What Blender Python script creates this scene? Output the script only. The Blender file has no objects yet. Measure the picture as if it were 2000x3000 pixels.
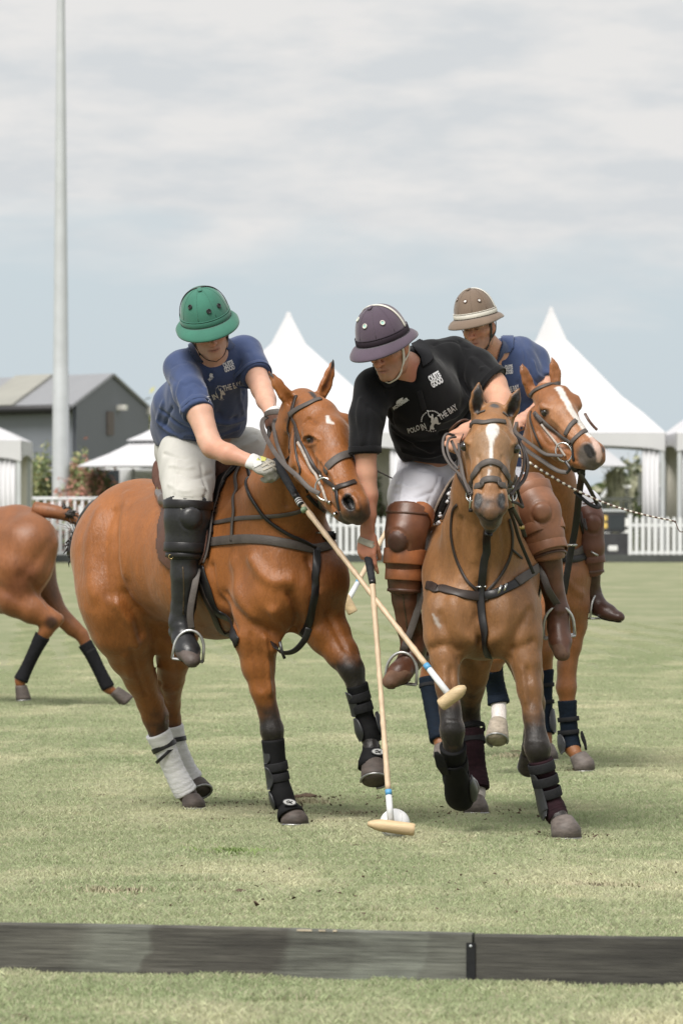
import bpy, bmesh, math, random
import numpy as np
from mathutils import Vector, Matrix
from mathutils.bvhtree import BVHTree

# ------------------------------------------------------------------ camera, world, sun, exposure
SC = bpy.context.scene
FPX = 16667.0      # focal length in photo pixels (200 mm on a 36 mm tall frame of 3000 px)
HZ = 1482.0        # photo row of the horizon
CAMZ = 1.36
cd = bpy.data.cameras.new('camera')
cam = bpy.data.objects.new('camera', cd)
SC.collection.objects.link(cam)
SC.camera = cam
cam.location = (0, 0, CAMZ)
cam.rotation_euler = (math.pi / 2, 0, 0)
cd.sensor_fit = 'VERTICAL'
cd.sensor_height = 36.0
cd.lens = 200.0
cd.shift_y = (HZ - 1500.0) / 3000.0
cd.clip_start = 0.5
cd.clip_end = 9000
cd.dof.use_dof = True
cd.dof.focus_distance = 23.6
cd.dof.aperture_fstop = 11.0

SUN_EL, SUN_AZ = math.radians(52), math.radians(206)   # azimuth clockwise from +Y
W_ = bpy.data.worlds.new('World')
SC.world = W_
W_.use_nodes = True
wt = W_.node_tree
wt.nodes.clear()
def wn(t, **kw):
    n = wt.nodes.new(t)
    for k, v in kw.items():
        if k.startswith('i_'):
            n.inputs[k[2:].replace('_', ' ')].default_value = v
        else:
            setattr(n, k, v)
    return n
wl = wt.links.new
sky = wn('ShaderNodeTexSky', sky_type='NISHITA', sun_disc=False, sun_elevation=SUN_EL, sun_rotation=SUN_AZ)
sky.air_density = 1.0
sky.dust_density = 1.5
tc = wn('ShaderNodeTexCoord')
mp = wn('ShaderNodeMapping')
mp.inputs['Scale'].default_value = (11, 11, 40)
mp.inputs['Location'].default_value = (3.1, 0.4, 2.2)
wl(tc.outputs['Generated'], mp.inputs['Vector'])
n1 = wn('ShaderNodeTexNoise', i_Scale=1.0, i_Detail=6.0, i_Roughness=0.5, i_Distortion=0.5)
wl(mp.outputs[0], n1.inputs['Vector'])
n2 = wn('ShaderNodeTexNoise', i_Scale=3.1, i_Detail=5.0, i_Roughness=0.55)
wl(mp.outputs[0], n2.inputs['Vector'])
sx = wn('ShaderNodeSeparateXYZ')
wl(tc.outputs['Generated'], sx.inputs[0])
# cloud cover: thin near the horizon, closing to a full deck higher up
ramp_h = wn('ShaderNodeMapRange', i_From_Min=0.036, i_From_Max=0.076, i_To_Min=-0.05, i_To_Max=0.34)
wl(sx.outputs['Z'], ramp_h.inputs['Value'])
ad = wn('ShaderNodeMath', operation='ADD')
wl(n1.outputs['Fac'], ad.inputs[0]); wl(ramp_h.outputs[0], ad.inputs[1])
cov = wn('ShaderNodeMapRange', i_From_Min=0.45, i_From_Max=0.61, i_To_Min=0.0, i_To_Max=1.0)
wl(ad.outputs[0], cov.inputs['Value'])
ccol = wn('ShaderNodeMix', data_type='RGBA')
ccol.inputs['A'].default_value = (5.75, 5.98, 6.15, 1)
ccol.inputs['B'].default_value = (6.9, 6.83, 6.74, 1)
cr = wn('ShaderNodeMapRange', i_From_Min=0.38, i_From_Max=0.60)
wl(n2.outputs['Fac'], cr.inputs['Value'])
wl(cr.outputs[0], ccol.inputs['Factor'])
# veil: pale blue haze of the clear parts
veil = wn('ShaderNodeMix', data_type='RGBA')
veil.inputs['Factor'].default_value = 0.9
veil.inputs['B'].default_value = (5.25, 5.95, 6.40, 1)
wl(sky.outputs[0], veil.inputs['A'])
mx = wn('ShaderNodeMix', data_type='RGBA')
wl(cov.outputs[0], mx.inputs['Factor'])
wl(veil.outputs['Result'], mx.inputs['A'])
wl(ccol.outputs['Result'], mx.inputs['B'])
bg = wn('ShaderNodeBackground')
bg.inputs['Strength'].default_value = 0.1
wl(mx.outputs['Result'], bg.inputs['Color'])
wo = wn('ShaderNodeOutputWorld')
wl(bg.outputs[0], wo.inputs['Surface'])

sd = bpy.data.lights.new('sun', 'SUN')
sd.energy = 4.0
sd.angle = math.radians(28)
sd.color = (1.0, 0.96, 0.9)
sun = bpy.data.objects.new('sun', sd)
SC.collection.objects.link(sun)
sdir = Vector((math.sin(SUN_AZ) * math.cos(SUN_EL), math.cos(SUN_AZ) * math.cos(SUN_EL), math.sin(SUN_EL)))
sun.rotation_euler = sdir.to_track_quat('Z', 'Y').to_euler()
sun.location = (0, 0, 30)
SC.view_settings.view_transform = 'Standard'
SC.view_settings.look = 'None'
SC.view_settings.exposure = 0.22
SC.view_settings.gamma = 1.0
SC.cycles.max_bounces = 6
SC.cycles.use_denoising = True

# ------------------------------------------------------------------ helpers
COL = SC.collection
def V3(x, y, d):
    """photo pixel (2000x3000) at distance d metres from the camera plane -> world"""
    return Vector(((x - 1000.0) * d / FPX, d, CAMZ - (y - HZ) * d / FPX))
def PX(r, d):
    return r * d / FPX

def setp(o, label=None, category=None, group=None, kind=None):
    if label: o['label'] = label
    if category: o['category'] = category
    if group: o['group'] = group
    if kind: o['kind'] = kind
    return o
def thing(name, label, category, loc, group=None):
    o = bpy.data.objects.new(name, None)
    o.empty_display_size = 0.1
    o.location = loc
    COL.objects.link(o)
    return setp(o, label, category, group)
def link(name, me, mat=None, parent=None, smooth=True):
    o = bpy.data.objects.new(name, me)
    COL.objects.link(o)
    if mat and not me.materials: me.materials.append(mat)
    if smooth and len(me.polygons):
        me.polygons.foreach_set('use_smooth', np.ones(len(me.polygons), bool))
    if parent: parent_to(o, parent)
    return o
def parent_to(o, p):
    # bring to the parent's space: all parents here are unrotated empties or meshes at known places
    o.parent = p
    m = p.get('_w')
    loc = Vector((0, 0, 0))
    q = p
    while q is not None:
        loc += q.location
        q = q.parent
    o.location = o.location - loc
    return o
def mesh_of(verts, faces):
    me = bpy.data.meshes.new('m')
    v = np.asarray(verts, np.float32)
    if isinstance(faces, np.ndarray):
        n = len(faces); k = faces.shape[1]
        me.vertices.add(len(v)); me.vertices.foreach_set('co', v.ravel())
        me.loops.add(n * k); me.loops.foreach_set('vertex_index', faces.astype(np.int32).ravel())
        me.polygons.add(n)
        me.polygons.foreach_set('loop_start', np.arange(0, n * k, k, dtype=np.int32))
        me.polygons.foreach_set('loop_total', np.full(n, k, dtype=np.int32))
        me.update(calc_edges=True)
        me.validate()
    else:
        me.from_pydata([tuple(x) for x in v], [], faces)
        me.update()
    return me

# ---------------------------------------------------------------- materials
def new_mat(name):
    m = bpy.data.materials.new(name)
    m.use_nodes = True
    return m, m.node_tree, m.node_tree.nodes['Principled BSDF']
def nadd(nt, t, **kw):
    n = nt.nodes.new(t)
    for k, v in kw.items():
        if k.startswith('i_'): n.inputs[k[2:].replace('_', ' ')].default_value = v
        else: setattr(n, k, v)
    return n
def surf(name, col, rough=0.6, var=0.12, scale=6.0, bump=0.2, bscale=60.0, bdist=0.004, metal=0.0,
         sheen=0.0, spec=0.5, coat=0.0, sss=0.0, attr=False, stretch=(1, 1, 1), col2=None, detail=5.0, coords='Object',
         trans=0.0):
    """general procedural surface: colour noise, roughness noise, fine bump"""
    m, nt, bs = new_mat(name)
    L = nt.links.new
    tcn = nadd(nt, 'ShaderNodeTexCoord')
    mpn = nadd(nt, 'ShaderNodeMapping')
    mpn.inputs['Scale'].default_value = stretch
    L(tcn.outputs[coords], mpn.inputs['Vector'])
    a = nadd(nt, 'ShaderNodeTexNoise', i_Scale=scale, i_Detail=detail, i_Roughness=0.6)
    L(mpn.outputs[0], a.inputs['Vector'])
    mix = nadd(nt, 'ShaderNodeMix', data_type='RGBA')
    mr = nadd(nt, 'ShaderNodeMapRange', i_From_Min=0.3, i_From_Max=0.7)
    L(a.outputs['Fac'], mr.inputs['Value'])
    if attr:
        at = nadd(nt, 'ShaderNodeAttribute', attribute_name='Col')
        hs = nadd(nt, 'ShaderNodeHueSaturation')
        L(at.outputs['Color'], hs.inputs['Color'])
        vr = nadd(nt, 'ShaderNodeMapRange', i_From_Min=0.25, i_From_Max=0.75, i_To_Min=1 - var, i_To_Max=1 + var)
        L(a.outputs['Fac'], vr.inputs['Value'])
        L(vr.outputs[0], hs.inputs['Value'])
        L(hs.outputs[0], bs.inputs['Base Color'])
    else:
        c = Vector(col)
        mix.inputs['A'].default_value = (*(c * (1 - var)), 1)
        mix.inputs['B'].default_value = (*(Vector(col2) if col2 else c * (1 + var)), 1)
        L(mr.outputs[0], mix.inputs['Factor'])
        L(mix.outputs['Result'], bs.inputs['Base Color'])
    rr = nadd(nt, 'ShaderNodeMapRange', i_To_Min=max(0, rough - 0.08), i_To_Max=min(1, rough + 0.1))
    L(a.outputs['Fac'], rr.inputs['Value'])
    L(rr.outputs[0], bs.inputs['Roughness'])
    bs.inputs['Metallic'].default_value = metal
    bs.inputs['Specular IOR Level'].default_value = spec
    if sheen:
        bs.inputs['Sheen Weight'].default_value = sheen
        bs.inputs['Sheen Roughness'].default_value = 0.45
    if coat: bs.inputs['Coat Weight'].default_value = coat
    if sum(col) < .12 and metal == 0 and rough > .55: bs.inputs['Specular IOR Level'].default_value = min(spec, .18)
    if sss:
        bs.inputs['Subsurface Weight'].default_value = sss
        bs.inputs['Subsurface Radius'].default_value = (0.012, 0.004, 0.002)
        bs.inputs['Subsurface Scale'].default_value = 1.0
    if bump:
        b = nadd(nt, 'ShaderNodeTexNoise', i_Scale=bscale, i_Detail=3.0, i_Roughness=0.6)
        L(mpn.outputs[0], b.inputs['Vector'])
        bn = nadd(nt, 'ShaderNodeBump', i_Strength=bump, i_Distance=bdist)
        L(b.outputs['Fac'], bn.inputs['Height'])
        L(bn.outputs[0], bs.inputs['Normal'])
    return m

# ---------------------------------------------------------------- implicit surfaces
def A(v): return np.array(v, np.float64)
def smin(a, b, k):
    if k <= 0: return np.minimum(a, b)
    h = np.clip(k - np.abs(a - b), 0, None) / k
    return np.minimum(a, b) - h * h * k * 0.25
class Op:
    """one primitive: chain of round cones or an ellipsoid, with optional squash and plane cuts"""
    def __init__(s, kind, k=0.03, mode='add', **p):
        s.kind, s.k, s.mode, s.p = kind, k, mode, p
        if kind == 'chain':
            P = np.array([list(q) for q in p['pts']], float)
            R = np.array(p['rad'], float)
            s.lo = (P - R[:, None]).min(0); s.hi = (P + R[:, None]).max(0)
        elif kind == 'ell':
            c = A(p['c']); R = A(p['M']); r = A(p['r'])
            e = np.sqrt(((R * r[None, :]) ** 2).sum(1))
            s.lo, s.hi = c - e, c + e
        elif kind == 'box':
            c = A(p['c']); R = A(p['M']); r = A(p['r'])
            e = np.abs(R * r[None, :]).sum(1)
            s.lo, s.hi = c - e, c + e
    def ev(s, X, Y, Z):
        p = s.p
        if s.kind == 'chain':
            d = None
            pts = [A(q) for q in p['pts']]
            q = p.get('squash')
            if q is not None:
                n = A(q[0]); n = n / np.linalg.norm(n); f = 1.0 / q[1] - 1.0
            for i in range(len(pts) - 1):
                a, b = pts[i], pts[i + 1]
                ra, rb = p['rad'][i], p['rad'][i + 1]
                ax, ay, az = X - a[0], Y - a[1], Z - a[2]
                bx, by, bz = b - a
                if q is not None:
                    dn = (ax * n[0] + ay * n[1] + az * n[2]) * f
                    # keep the axis itself undistorted: squash relative to the axis
                    bn = (b - a) @ n * f
                    L2 = bx * bx + by * by + bz * bz + 1e-12
                    t = np.clip((ax * bx + ay * by + az * bz) / L2, 0, 1)
                    cx, cy, cz = ax - t * bx, ay - t * by, az - t * bz
                    dn = (cx * n[0] + cy * n[1] + cz * n[2]) * f
                    dist = np.sqrt((cx + dn * n[0]) ** 2 + (cy + dn * n[1]) ** 2 + (cz + dn * n[2]) ** 2)
                    dd = (dist - (ra + (rb - ra) * t)) * (q[1] if q[1] < 1 else 1.0) ** 0.5
                else:
                    L2 = bx * bx + by * by + bz * bz + 1e-12
                    t = np.clip((ax * bx + ay * by + az * bz) / L2, 0, 1)
                    dd = np.sqrt((ax - t * bx) ** 2 + (ay - t * by) ** 2 + (az - t * bz) ** 2) - (ra + (rb - ra) * t)
                d = dd if d is None else smin(d, dd, p.get('kc', 0.008))
        else:
            c = A(p['c']); M = A(p['M']); r = A(p['r'])
            ax, ay, az = X - c[0], Y - c[1], Z - c[2]
            u = ax * M[0, 0] + ay * M[1, 0] + az * M[2, 0]
            v = ax * M[0, 1] + ay * M[1, 1] + az * M[2, 1]
            w = ax * M[0, 2] + ay * M[1, 2] + az * M[2, 2]
            if s.kind == 'ell':
                k0 = np.sqrt((u / r[0]) ** 2 + (v / r[1]) ** 2 + (w / r[2]) ** 2)
                k1 = np.sqrt((u / r[0] ** 2) ** 2 + (v / r[1] ** 2) ** 2 + (w / r[2] ** 2) ** 2) + 1e-9
                d = k0 * (k0 - 1.0) / k1
            else:
                rd = p.get('round', 0.01)
                qx, qy, qz = np.abs(u) - r[0] + rd, np.abs(v) - r[1] + rd, np.abs(w) - r[2] + rd
                d = np.sqrt(np.clip(qx, 0, None) ** 2 + np.clip(qy, 0, None) ** 2 + np.clip(qz, 0, None) ** 2) \
                    + np.minimum(np.maximum(qx, np.maximum(qy, qz)), 0) - rd
        for (p0, n) in p.get('cuts', []):
            p0 = A(p0); n = A(n); n = n / np.linalg.norm(n)
            d = np.maximum(d, (X - p0[0]) * n[0] + (Y - p0[1]) * n[1] + (Z - p0[2]) * n[2])
        return d
def chain(ops, nodes, k=0.03, mode='add', px=True, infl=0.0, **kw):
    """nodes: (x, y, d, r) in photo pixels + metres of depth, or world points with px=False"""
    if px:
        pts = [V3(n[0], n[1], n[2]) for n in nodes]; rad = [PX(n[3], n[2]) + infl for n in nodes]
    else:
        pts = [n[0] for n in nodes]; rad = [n[1] + infl for n in nodes]
    if len(pts) == 1:
        pts = pts * 2; rad = rad * 2; pts[1] = pts[1] + Vector((1e-5, 0, 0))
    ops.append(Op('chain', k, mode, pts=pts, rad=rad, **kw))
def ell(ops, c, r, M=None, k=0.03, mode='add', **kw):
    ops.append(Op('ell', k, mode, c=c, r=r, M=np.eye(3) if M is None else np.array(M), **kw))
def axis_grid(lo, hi, h, zones):
    out = [lo]; x = lo
    while x < hi:
        st = h
        for (a, b, hh) in zones:
            if a <= x <= b: st = min(st, hh)
        x += st; out.append(x)
    return np.array(out)
def build_field(ops, h=0.01, zones=((), (), ()), smooth=1, lohi=None):
    adds = [o for o in ops if o.mode == 'add']
    lo = np.min([o.lo for o in adds], 0) - 0.03
    hi = np.max([o.hi for o in adds], 0) + 0.03
    if lohi is not None: lo = np.maximum(lo, lohi[0]); hi = np.minimum(hi, lohi[1])
    ax = [axis_grid(lo[i], hi[i], h, zones[i]) for i in range(3)]
    F = np.full([len(a) for a in ax], 0.25, np.float32)
    for o in ops:
        mg = 0.035 + o.k
        if o.mode == 'cut':
            X, Y, Z = np.meshgrid(*ax, indexing='ij', sparse=True)
            n = A(o.p['n']); n = n / np.linalg.norm(n); p0 = A(o.p['p0'])
            F = np.maximum(F, ((X - p0[0]) * n[0] + (Y - p0[1]) * n[1] + (Z - p0[2]) * n[2]).astype(np.float32))
            continue
        sl = []
        for i in range(3):
            i0 = max(0, np.searchsorted(ax[i], o.lo[i] - mg) - 1)
            i1 = min(len(ax[i]), np.searchsorted(ax[i], o.hi[i] + mg) + 1)
            sl.append(slice(i0, i1))
        if any(s_.stop - s_.start < 2 for s_ in sl): continue
        X, Y, Z = np.meshgrid(ax[0][sl[0]], ax[1][sl[1]], ax[2][sl[2]], indexing='ij', sparse=True)
        d = o.ev(X, Y, Z).astype(np.float32)
        sub = F[tuple(sl)]
        if o.mode == 'add':
            F[tuple(sl)] = smin(sub, d, o.k)
        else:  # sub
            F[tuple(sl)] = -smin(-sub, d, o.k)
    return nets(F, ax, smooth)
def nets(F, ax, smooth=1):
    S = F < 0
    c = S[:-1, :-1, :-1].astype(np.int8)
    tot = np.zeros_like(c)
    for dx in (0, 1):
        for dy in (0, 1):
            for dz in (0, 1):
                tot += S[dx:S.shape[0] - 1 + dx, dy:S.shape[1] - 1 + dy, dz:S.shape[2] - 1 + dz]
    act = (tot > 0) & (tot < 8)
    idx = np.argwhere(act)
    n = len(idx)
    vid = np.full(act.shape, -1, np.int32)
    vid[act] = np.arange(n, dtype=np.int32)
    corner = [(0, 0, 0), (1, 0, 0), (0, 1, 0), (1, 1, 0), (0, 0, 1), (1, 0, 1), (0, 1, 1), (1, 1, 1)]
    val = np.stack([F[idx[:, 0] + a, idx[:, 1] + b, idx[:, 2] + d] for a, b, d in corner], 1)
    pos = np.stack([np.stack([ax[0][idx[:, 0] + a], ax[1][idx[:, 1] + b], ax[2][idx[:, 2] + d]], 1) for a, b, d in corner], 1)
    acc = np.zeros((n, 3)); cnt = np.zeros(n)
    for i in range(8):
        for j in range(i + 1, 8):
            if sum(abs(corner[i][q] - corner[j][q]) for q in range(3)) != 1: continue
            vi, vj = val[:, i], val[:, j]
            m = (vi < 0) != (vj < 0)
            t = np.where(m, vi / np.where(m, vi - vj, 1), 0)
            p = pos[:, i] + t[:, None] * (pos[:, j] - pos[:, i])
            acc += p * m[:, None]; cnt += m
    verts = acc / cnt[:, None]
    quads = []
    nx, ny, nz = F.shape
    # x edges
    e = S[:-1, 1:-1, 1:-1] != S[1:, 1:-1, 1:-1]
    q = np.argwhere(e); i, j, k = q[:, 0], q[:, 1] + 1, q[:, 2] + 1
    f = np.stack([vid[i, j - 1, k - 1], vid[i, j, k - 1], vid[i, j, k], vid[i, j - 1, k]], 1)
    fl = S[i, j, k]; f[~fl] = f[~fl][:, ::-1]; quads.append(f)
    e = S[1:-1, :-1, 1:-1] != S[1:-1, 1:, 1:-1]
    q = np.argwhere(e); i, j, k = q[:, 0] + 1, q[:, 1], q[:, 2] + 1
    f = np.stack([vid[i - 1, j, k - 1], vid[i - 1, j, k], vid[i, j, k], vid[i, j, k - 1]], 1)
    fl = S[i, j, k]; f[~fl] = f[~fl][:, ::-1]; quads.append(f)
    e = S[1:-1, 1:-1, :-1] != S[1:-1, 1:-1, 1:]
    q = np.argwhere(e); i, j, k = q[:, 0] + 1, q[:, 1] + 1, q[:, 2]
    f = np.stack([vid[i - 1, j - 1, k], vid[i, j - 1, k], vid[i, j, k], vid[i - 1, j, k]], 1)
    fl = S[i, j, k]; f[~fl] = f[~fl][:, ::-1]; quads.append(f)
    faces = np.concatenate(quads)
    faces = faces[(faces >= 0).all(1)]
    # keep the largest body of the surface (drop loose crumbs)
    for _ in range(smooth):
        a2 = np.zeros_like(verts); c2 = np.zeros(n)
        for u in range(4):
            s0, s1 = faces[:, u], faces[:, (u + 1) % 4]
            for x0, x1 in ((s0, s1), (s1, s0)):
                for ax_ in range(3):
                    a2[:, ax_] += np.bincount(x0, verts[x1, ax_], n)
                c2 += np.bincount(x0, minlength=n)
        a2 /= np.maximum(c2, 1)[:, None]
        verts = verts * 0.45 + a2 * 0.55
    return verts, faces
def vnormals(v, f):
    a = np.cross(v[f[:, 2]] - v[f[:, 0]], v[f[:, 3]] - v[f[:, 1]])
    n = np.zeros_like(v)
    for u in range(4):
        for ax_ in range(3):
            n[:, ax_] += np.bincount(f[:, u], a[:, ax_], len(v))
    return n / (np.linalg.norm(n, axis=1)[:, None] + 1e-12)
def _hash(i, j, k):
    h = (i * 374761393 + j * 668265263 + k * 2147483647 + 144665) & 0xffffffff
    h = ((h ^ (h >> 13)) * 1274126177) & 0xffffffff
    return ((h ^ (h >> 16)) & 0xffff) / 65535.0
def vnoise(P, sc):
    Q = P * np.array(sc) + 1000.0
    I = np.floor(Q).astype(np.int64); T = Q - I; T = T * T * (3 - 2 * T)
    out = 0
    for a in (0, 1):
        for b in (0, 1):
            for c in (0, 1):
                w = (T[:, 0] if a else 1 - T[:, 0]) * (T[:, 1] if b else 1 - T[:, 1]) * (T[:, 2] if c else 1 - T[:, 2])
                out = out + w * _hash(I[:, 0] + a, I[:, 1] + b, I[:, 2] + c)
    return out - 0.5
def catmull(pts, n=8):
    P = [Vector(p) for p in pts]
    if len(P) < 3:
        return [P[0].lerp(P[1], i / n) for i in range(n + 1)]
    out = []
    for i in range(len(P) - 1):
        p0 = P[i - 1] if i else P[0] * 2 - P[1]
        p3 = P[i + 2] if i + 2 < len(P) else P[-1] * 2 - P[-2]
        for j in range(n):
            t = j / n
            out.append(0.5 * ((2 * P[i]) + (P[i + 1] - p0) * t + (2 * p0 - 5 * P[i] + 4 * P[i + 1] - p3) * t * t
                              + (3 * P[i] - p0 - 3 * P[i + 1] + p3) * t ** 3))
    out.append(P[-1])
    return out
class Shape:
    """surface with sculpting in picture coordinates, vertex colours and ray access"""
    def __init__(s, ops, h, zones=((), (), ()), smooth=1):
        s.v, s.f = build_field(ops, h, zones, smooth)
        s.n = vnormals(s.v, s.f)
        s.col = None
        s._b = None
    def bvh(s, fresh=False):
        if s._b is None or fresh:
            s._b = BVHTree.FromPolygons([tuple(p) for p in s.v], [tuple(int(i) for i in q) for q in s.f])
        return s._b
    def ray(s, x, y, off=0.0):
        o = Vector((0, 0, CAMZ)); d = (V3(x, y, 10.0) - o).normalized()
        h = s.bvh().ray_cast(o, d)
        if h[0] is None: return None
        return h[0] + h[1] * off
    def stroke(s, pts, w, amp, px=True):
        """raise (amp>0) or groove the surface along a polyline of pixels"""
        if px:
            hp = [s.ray(*p) for p in pts]; hp = [p for p in hp if p is not None]
            if not hp: return
            wm = PX(w, hp[0].y)
            hp = catmull(hp, 4) if len(hp) > 2 else hp
        else: hp, wm = pts, w
        D = np.full(len(s.v), 9.0)
        if len(hp) == 1: D = np.linalg.norm(s.v - A(hp[0]), axis=1)
        for i in range(len(hp) - 1):
            a, b = A(hp[i]), A(hp[i + 1])
            t = np.clip(((s.v - a) @ (b - a)) / (((b - a) ** 2).sum() + 1e-12), 0, 1)
            D = np.minimum(D, np.linalg.norm(s.v - a - t[:, None] * (b - a), axis=1))
        g = np.exp(-(D / wm) ** 2) * amp
        s.v = s.v + s.n * g[:, None]
    def wrinkle(s, sc, amp, warp=0.0):
        P = s.v.copy()
        if warp: P = P + warp * np.stack([vnoise(P + 7, (9, 9, 9)), vnoise(P + 13, (9, 9, 9)), vnoise(P + 29, (9, 9, 9))], 1)
        nz = vnoise(P, sc)
        s.v = s.v + s.n * (amp * nz)[:, None]
    def renorm(s):
        s.n = vnormals(s.v, s.f); s._b = None
    def base(s, c): s.col = np.tile(np.array(c, float), (len(s.v), 1))
    def paint(s, a, b, ra, rb, c, feather=0.02, amt=1.0):
        a, b = A(a), A(b)
        t = np.clip(((s.v - a) @ (b - a)) / (((b - a) ** 2).sum() + 1e-12), 0, 1)
        D = np.linalg.norm(s.v - a - t[:, None] * (b - a), axis=1)
        r = ra + (rb - ra) * t
        nz = vnoise(s.v, (60, 60, 60)) * feather * 0.35
        w = np.clip((r - D + nz) / feather + 0.5, 0, 1) * amt
        w = w * w * (3 - 2 * w)
        s.col = s.col * (1 - w[:, None]) + np.array(c)[None, :] * w[:, None]
    def fade(s, a, b, r, c, t0=.3, amt=1.0):
        """points of a leg: full colour at b, fading in from a over the first share t0"""
        a, b = A(a), A(b); L2 = ((b - a) ** 2).sum()
        t = ((s.v - a) @ (b - a)) / L2; tc = np.clip(t, 0, 1)
        D = np.linalg.norm(s.v - a - tc[:, None] * (b - a), axis=1)
        nz = vnoise(s.v, (18, 18, 18)) * .25 + vnoise(s.v, (60, 60, 60)) * .15
        w = np.clip((t + nz * t0 * 2) / t0, 0, 1) * np.clip((r * 1.6 - D) / (r * .2), 0, 1) * (t < 1.25) * amt
        w = w * w * (3 - 2 * w)
        s.col = s.col * (1 - w[:, None]) + np.array(c)[None, :] * w[:, None]
    def paintpx(s, pts, c, feather=0.01, amt=1.0, r=None):
        """paint along pixel nodes (x, y, rpx) projected onto the surface"""
        hp = [(s.ray(p[0], p[1]), p[2]) for p in pts]; hp = [h_ for h_ in hp if h_[0] is not None]
        if len(hp) == 1: hp = hp * 2
        for i in range(len(hp) - 1):
            a, b = hp[i][0], hp[i + 1][0]
            s.paint(a, b + Vector((1e-6, 0, 0)), PX(hp[i][1], a.y), PX(hp[i + 1][1], b.y), c, feather, amt)
    def make(s, name, mat, parent=None, rc=False):
        me = mesh_of(s.v, s.f)
        if s.col is not None:
            at = me.color_attributes.new('Col', 'FLOAT_COLOR', 'POINT')
            at.data.foreach_set('color', np.concatenate([s.col, np.ones((len(s.v), 1))], 1).astype(np.float32).ravel())
        s.obj = link(name, me, mat, parent)
        return s.obj

# ---------------------------------------------------------------- sweeps
def frames(P):
    n = len(P); T = [((P[min(i + 1, n - 1)] - P[max(i - 1, 0)])).normalized() for i in range(n)]
    u = T[0].orthogonal().normalized(); U = []
    for i in range(n):
        u = (u - T[i] * u.dot(T[i])).normalized(); U.append(u)
    return T, U
def tube(P, R, seg=10, squash=None, closed=False, caps=True):
    P = [Vector(p) for p in P]; n = len(P)
    if isinstance(R, (int, float)): R = [R] * n
    T, U = frames(P)
    if closed:
        T = [(P[(i + 1) % n] - P[i - 1]).normalized() for i in range(n)]
        nn = sum(((P[i] - P[0]).cross(P[(i + 1) % n] - P[0]) for i in range(1, n - 1)), Vector()).normalized()
        U = [nn for _ in P]
    vs, fs = [], []
    for i in range(n):
        b = T[i].cross(U[i]).normalized()
        for j in range(seg):
            a = 2 * math.pi * j / seg
            off = U[i] * math.cos(a) * R[i] + b * math.sin(a) * R[i]
            if squash:
                nn_ = Vector(squash[0]).normalized()
                off = off + nn_ * off.dot(nn_) * (squash[1] - 1)
            vs.append(P[i] + off)
    m = n if closed else n - 1
    for i in range(m):
        for j in range(seg):
            k = (i + 1) % n
            fs.append((i * seg + j, i * seg + (j + 1) % seg, k * seg + (j + 1) % seg, k * seg + j))
    if caps and not closed:
        fs.append(tuple(range(seg))[::-1]); fs.append(tuple((n - 1) * seg + j for j in range(seg)))
    return vs, fs
def merge(*parts):
    vs, fs = [], []
    for v, f in parts:
        o = len(vs); vs += list(v); fs += [tuple(i + o for i in q) for q in f]
    return vs, fs
def tube_obj(name, P, R, mat, parent=None, seg=10, **kw):
    v, f = tube(P, R, seg, **kw)
    return link(name, mesh_of(v, f), mat, parent)
def ribbon(P, N, w, th, closed=False, round_=True):
    """flat strap along points P with outward normals N"""
    n = len(P); vs, fs = [], []
    if isinstance(w, (int, float)): w = [w] * n
    prof = [(-0.5, 0), (-0.5, 0.65), (-0.42, 1), (0.42, 1), (0.5, 0.65), (0.5, 0)]
    k = len(prof)
    for i in range(n):
        t = (P[(i + 1) % n] - P[i - 1]) if closed else (P[min(i + 1, n - 1)] - P[max(i - 1, 0)])
        t = t.normalized(); nn = N[i] - t * N[i].dot(t)
        nn = nn.normalized() if nn.length > 1e-6 else t.orthogonal().normalized()
        b = t.cross(nn).normalized()
        for (u, h_) in prof: vs.append(P[i] + b * (u * w[i]) + nn * (h_ * th))
    m = n if closed else n - 1
    for i in range(m):
        q = (i + 1) % n
        for j in range(k):
            fs.append((i * k + j, i * k + (j + 1) % k, q * k + (j + 1) % k, q * k + j))
    if not closed:
        fs.append(tuple(range(k))[::-1]); fs.append(tuple((n - 1) * k + j for j in range(k)))
    return vs, fs
def strap(name, sh, pts, wpx, mat, parent=None, off=0.003, th=0.004, step=0.012, snap=True, label=None, n=6):
    """strap through items (x, y) ray-cast onto a Shape or list thereof, or Vector world points"""
    shs = sh if isinstance(sh, (list, tuple)) else [sh]
    hp = []
    for p in pts:
        if isinstance(p, Vector): hp.append(p); continue
        if len(p) == 3: hp.append(V3(*p)); continue
        best = None
        for s_ in shs:
            h_ = s_.ray(p[0], p[1])
            if h_ is not None and (best is None or h_.y < best.y): best = h_
        if best is not None: hp.append(best)
    if len(hp) < 2: return None
    C = catmull(hp, n)
    P, N = [], []
    for p in C:
        best = None
        for s_ in shs:
            q = s_.bvh().find_nearest(p)
            if q[0] is None: continue
            if best is None or (q[0] - p).length < (best[0] - p).length: best = q
        nn = best[1]
        if snap: P.append(best[0] + nn * off)
        else:
            d = (p - best[0]).dot(nn)
            P.append(p if d > off else best[0] + nn * off)
        N.append(nn)
    for _ in range(2):
        N2 = [(N[max(i - 1, 0)] + N[i] * 2 + N[min(i + 1, len(N) - 1)]).normalized() for i in range(len(N))]
        P2 = [P[0]] + [(P[i - 1] + P[i] * 2 + P[i + 1]) / 4 for i in range(1, len(P) - 1)] + [P[-1]]
        N, P = N2, P2
    w = PX(wpx, P[0].y)
    v, f = ribbon(P, N, w, th)
    o = link(name, mesh_of(v, f), mat, parent)
    if label: o['label'] = label
    return o
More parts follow.
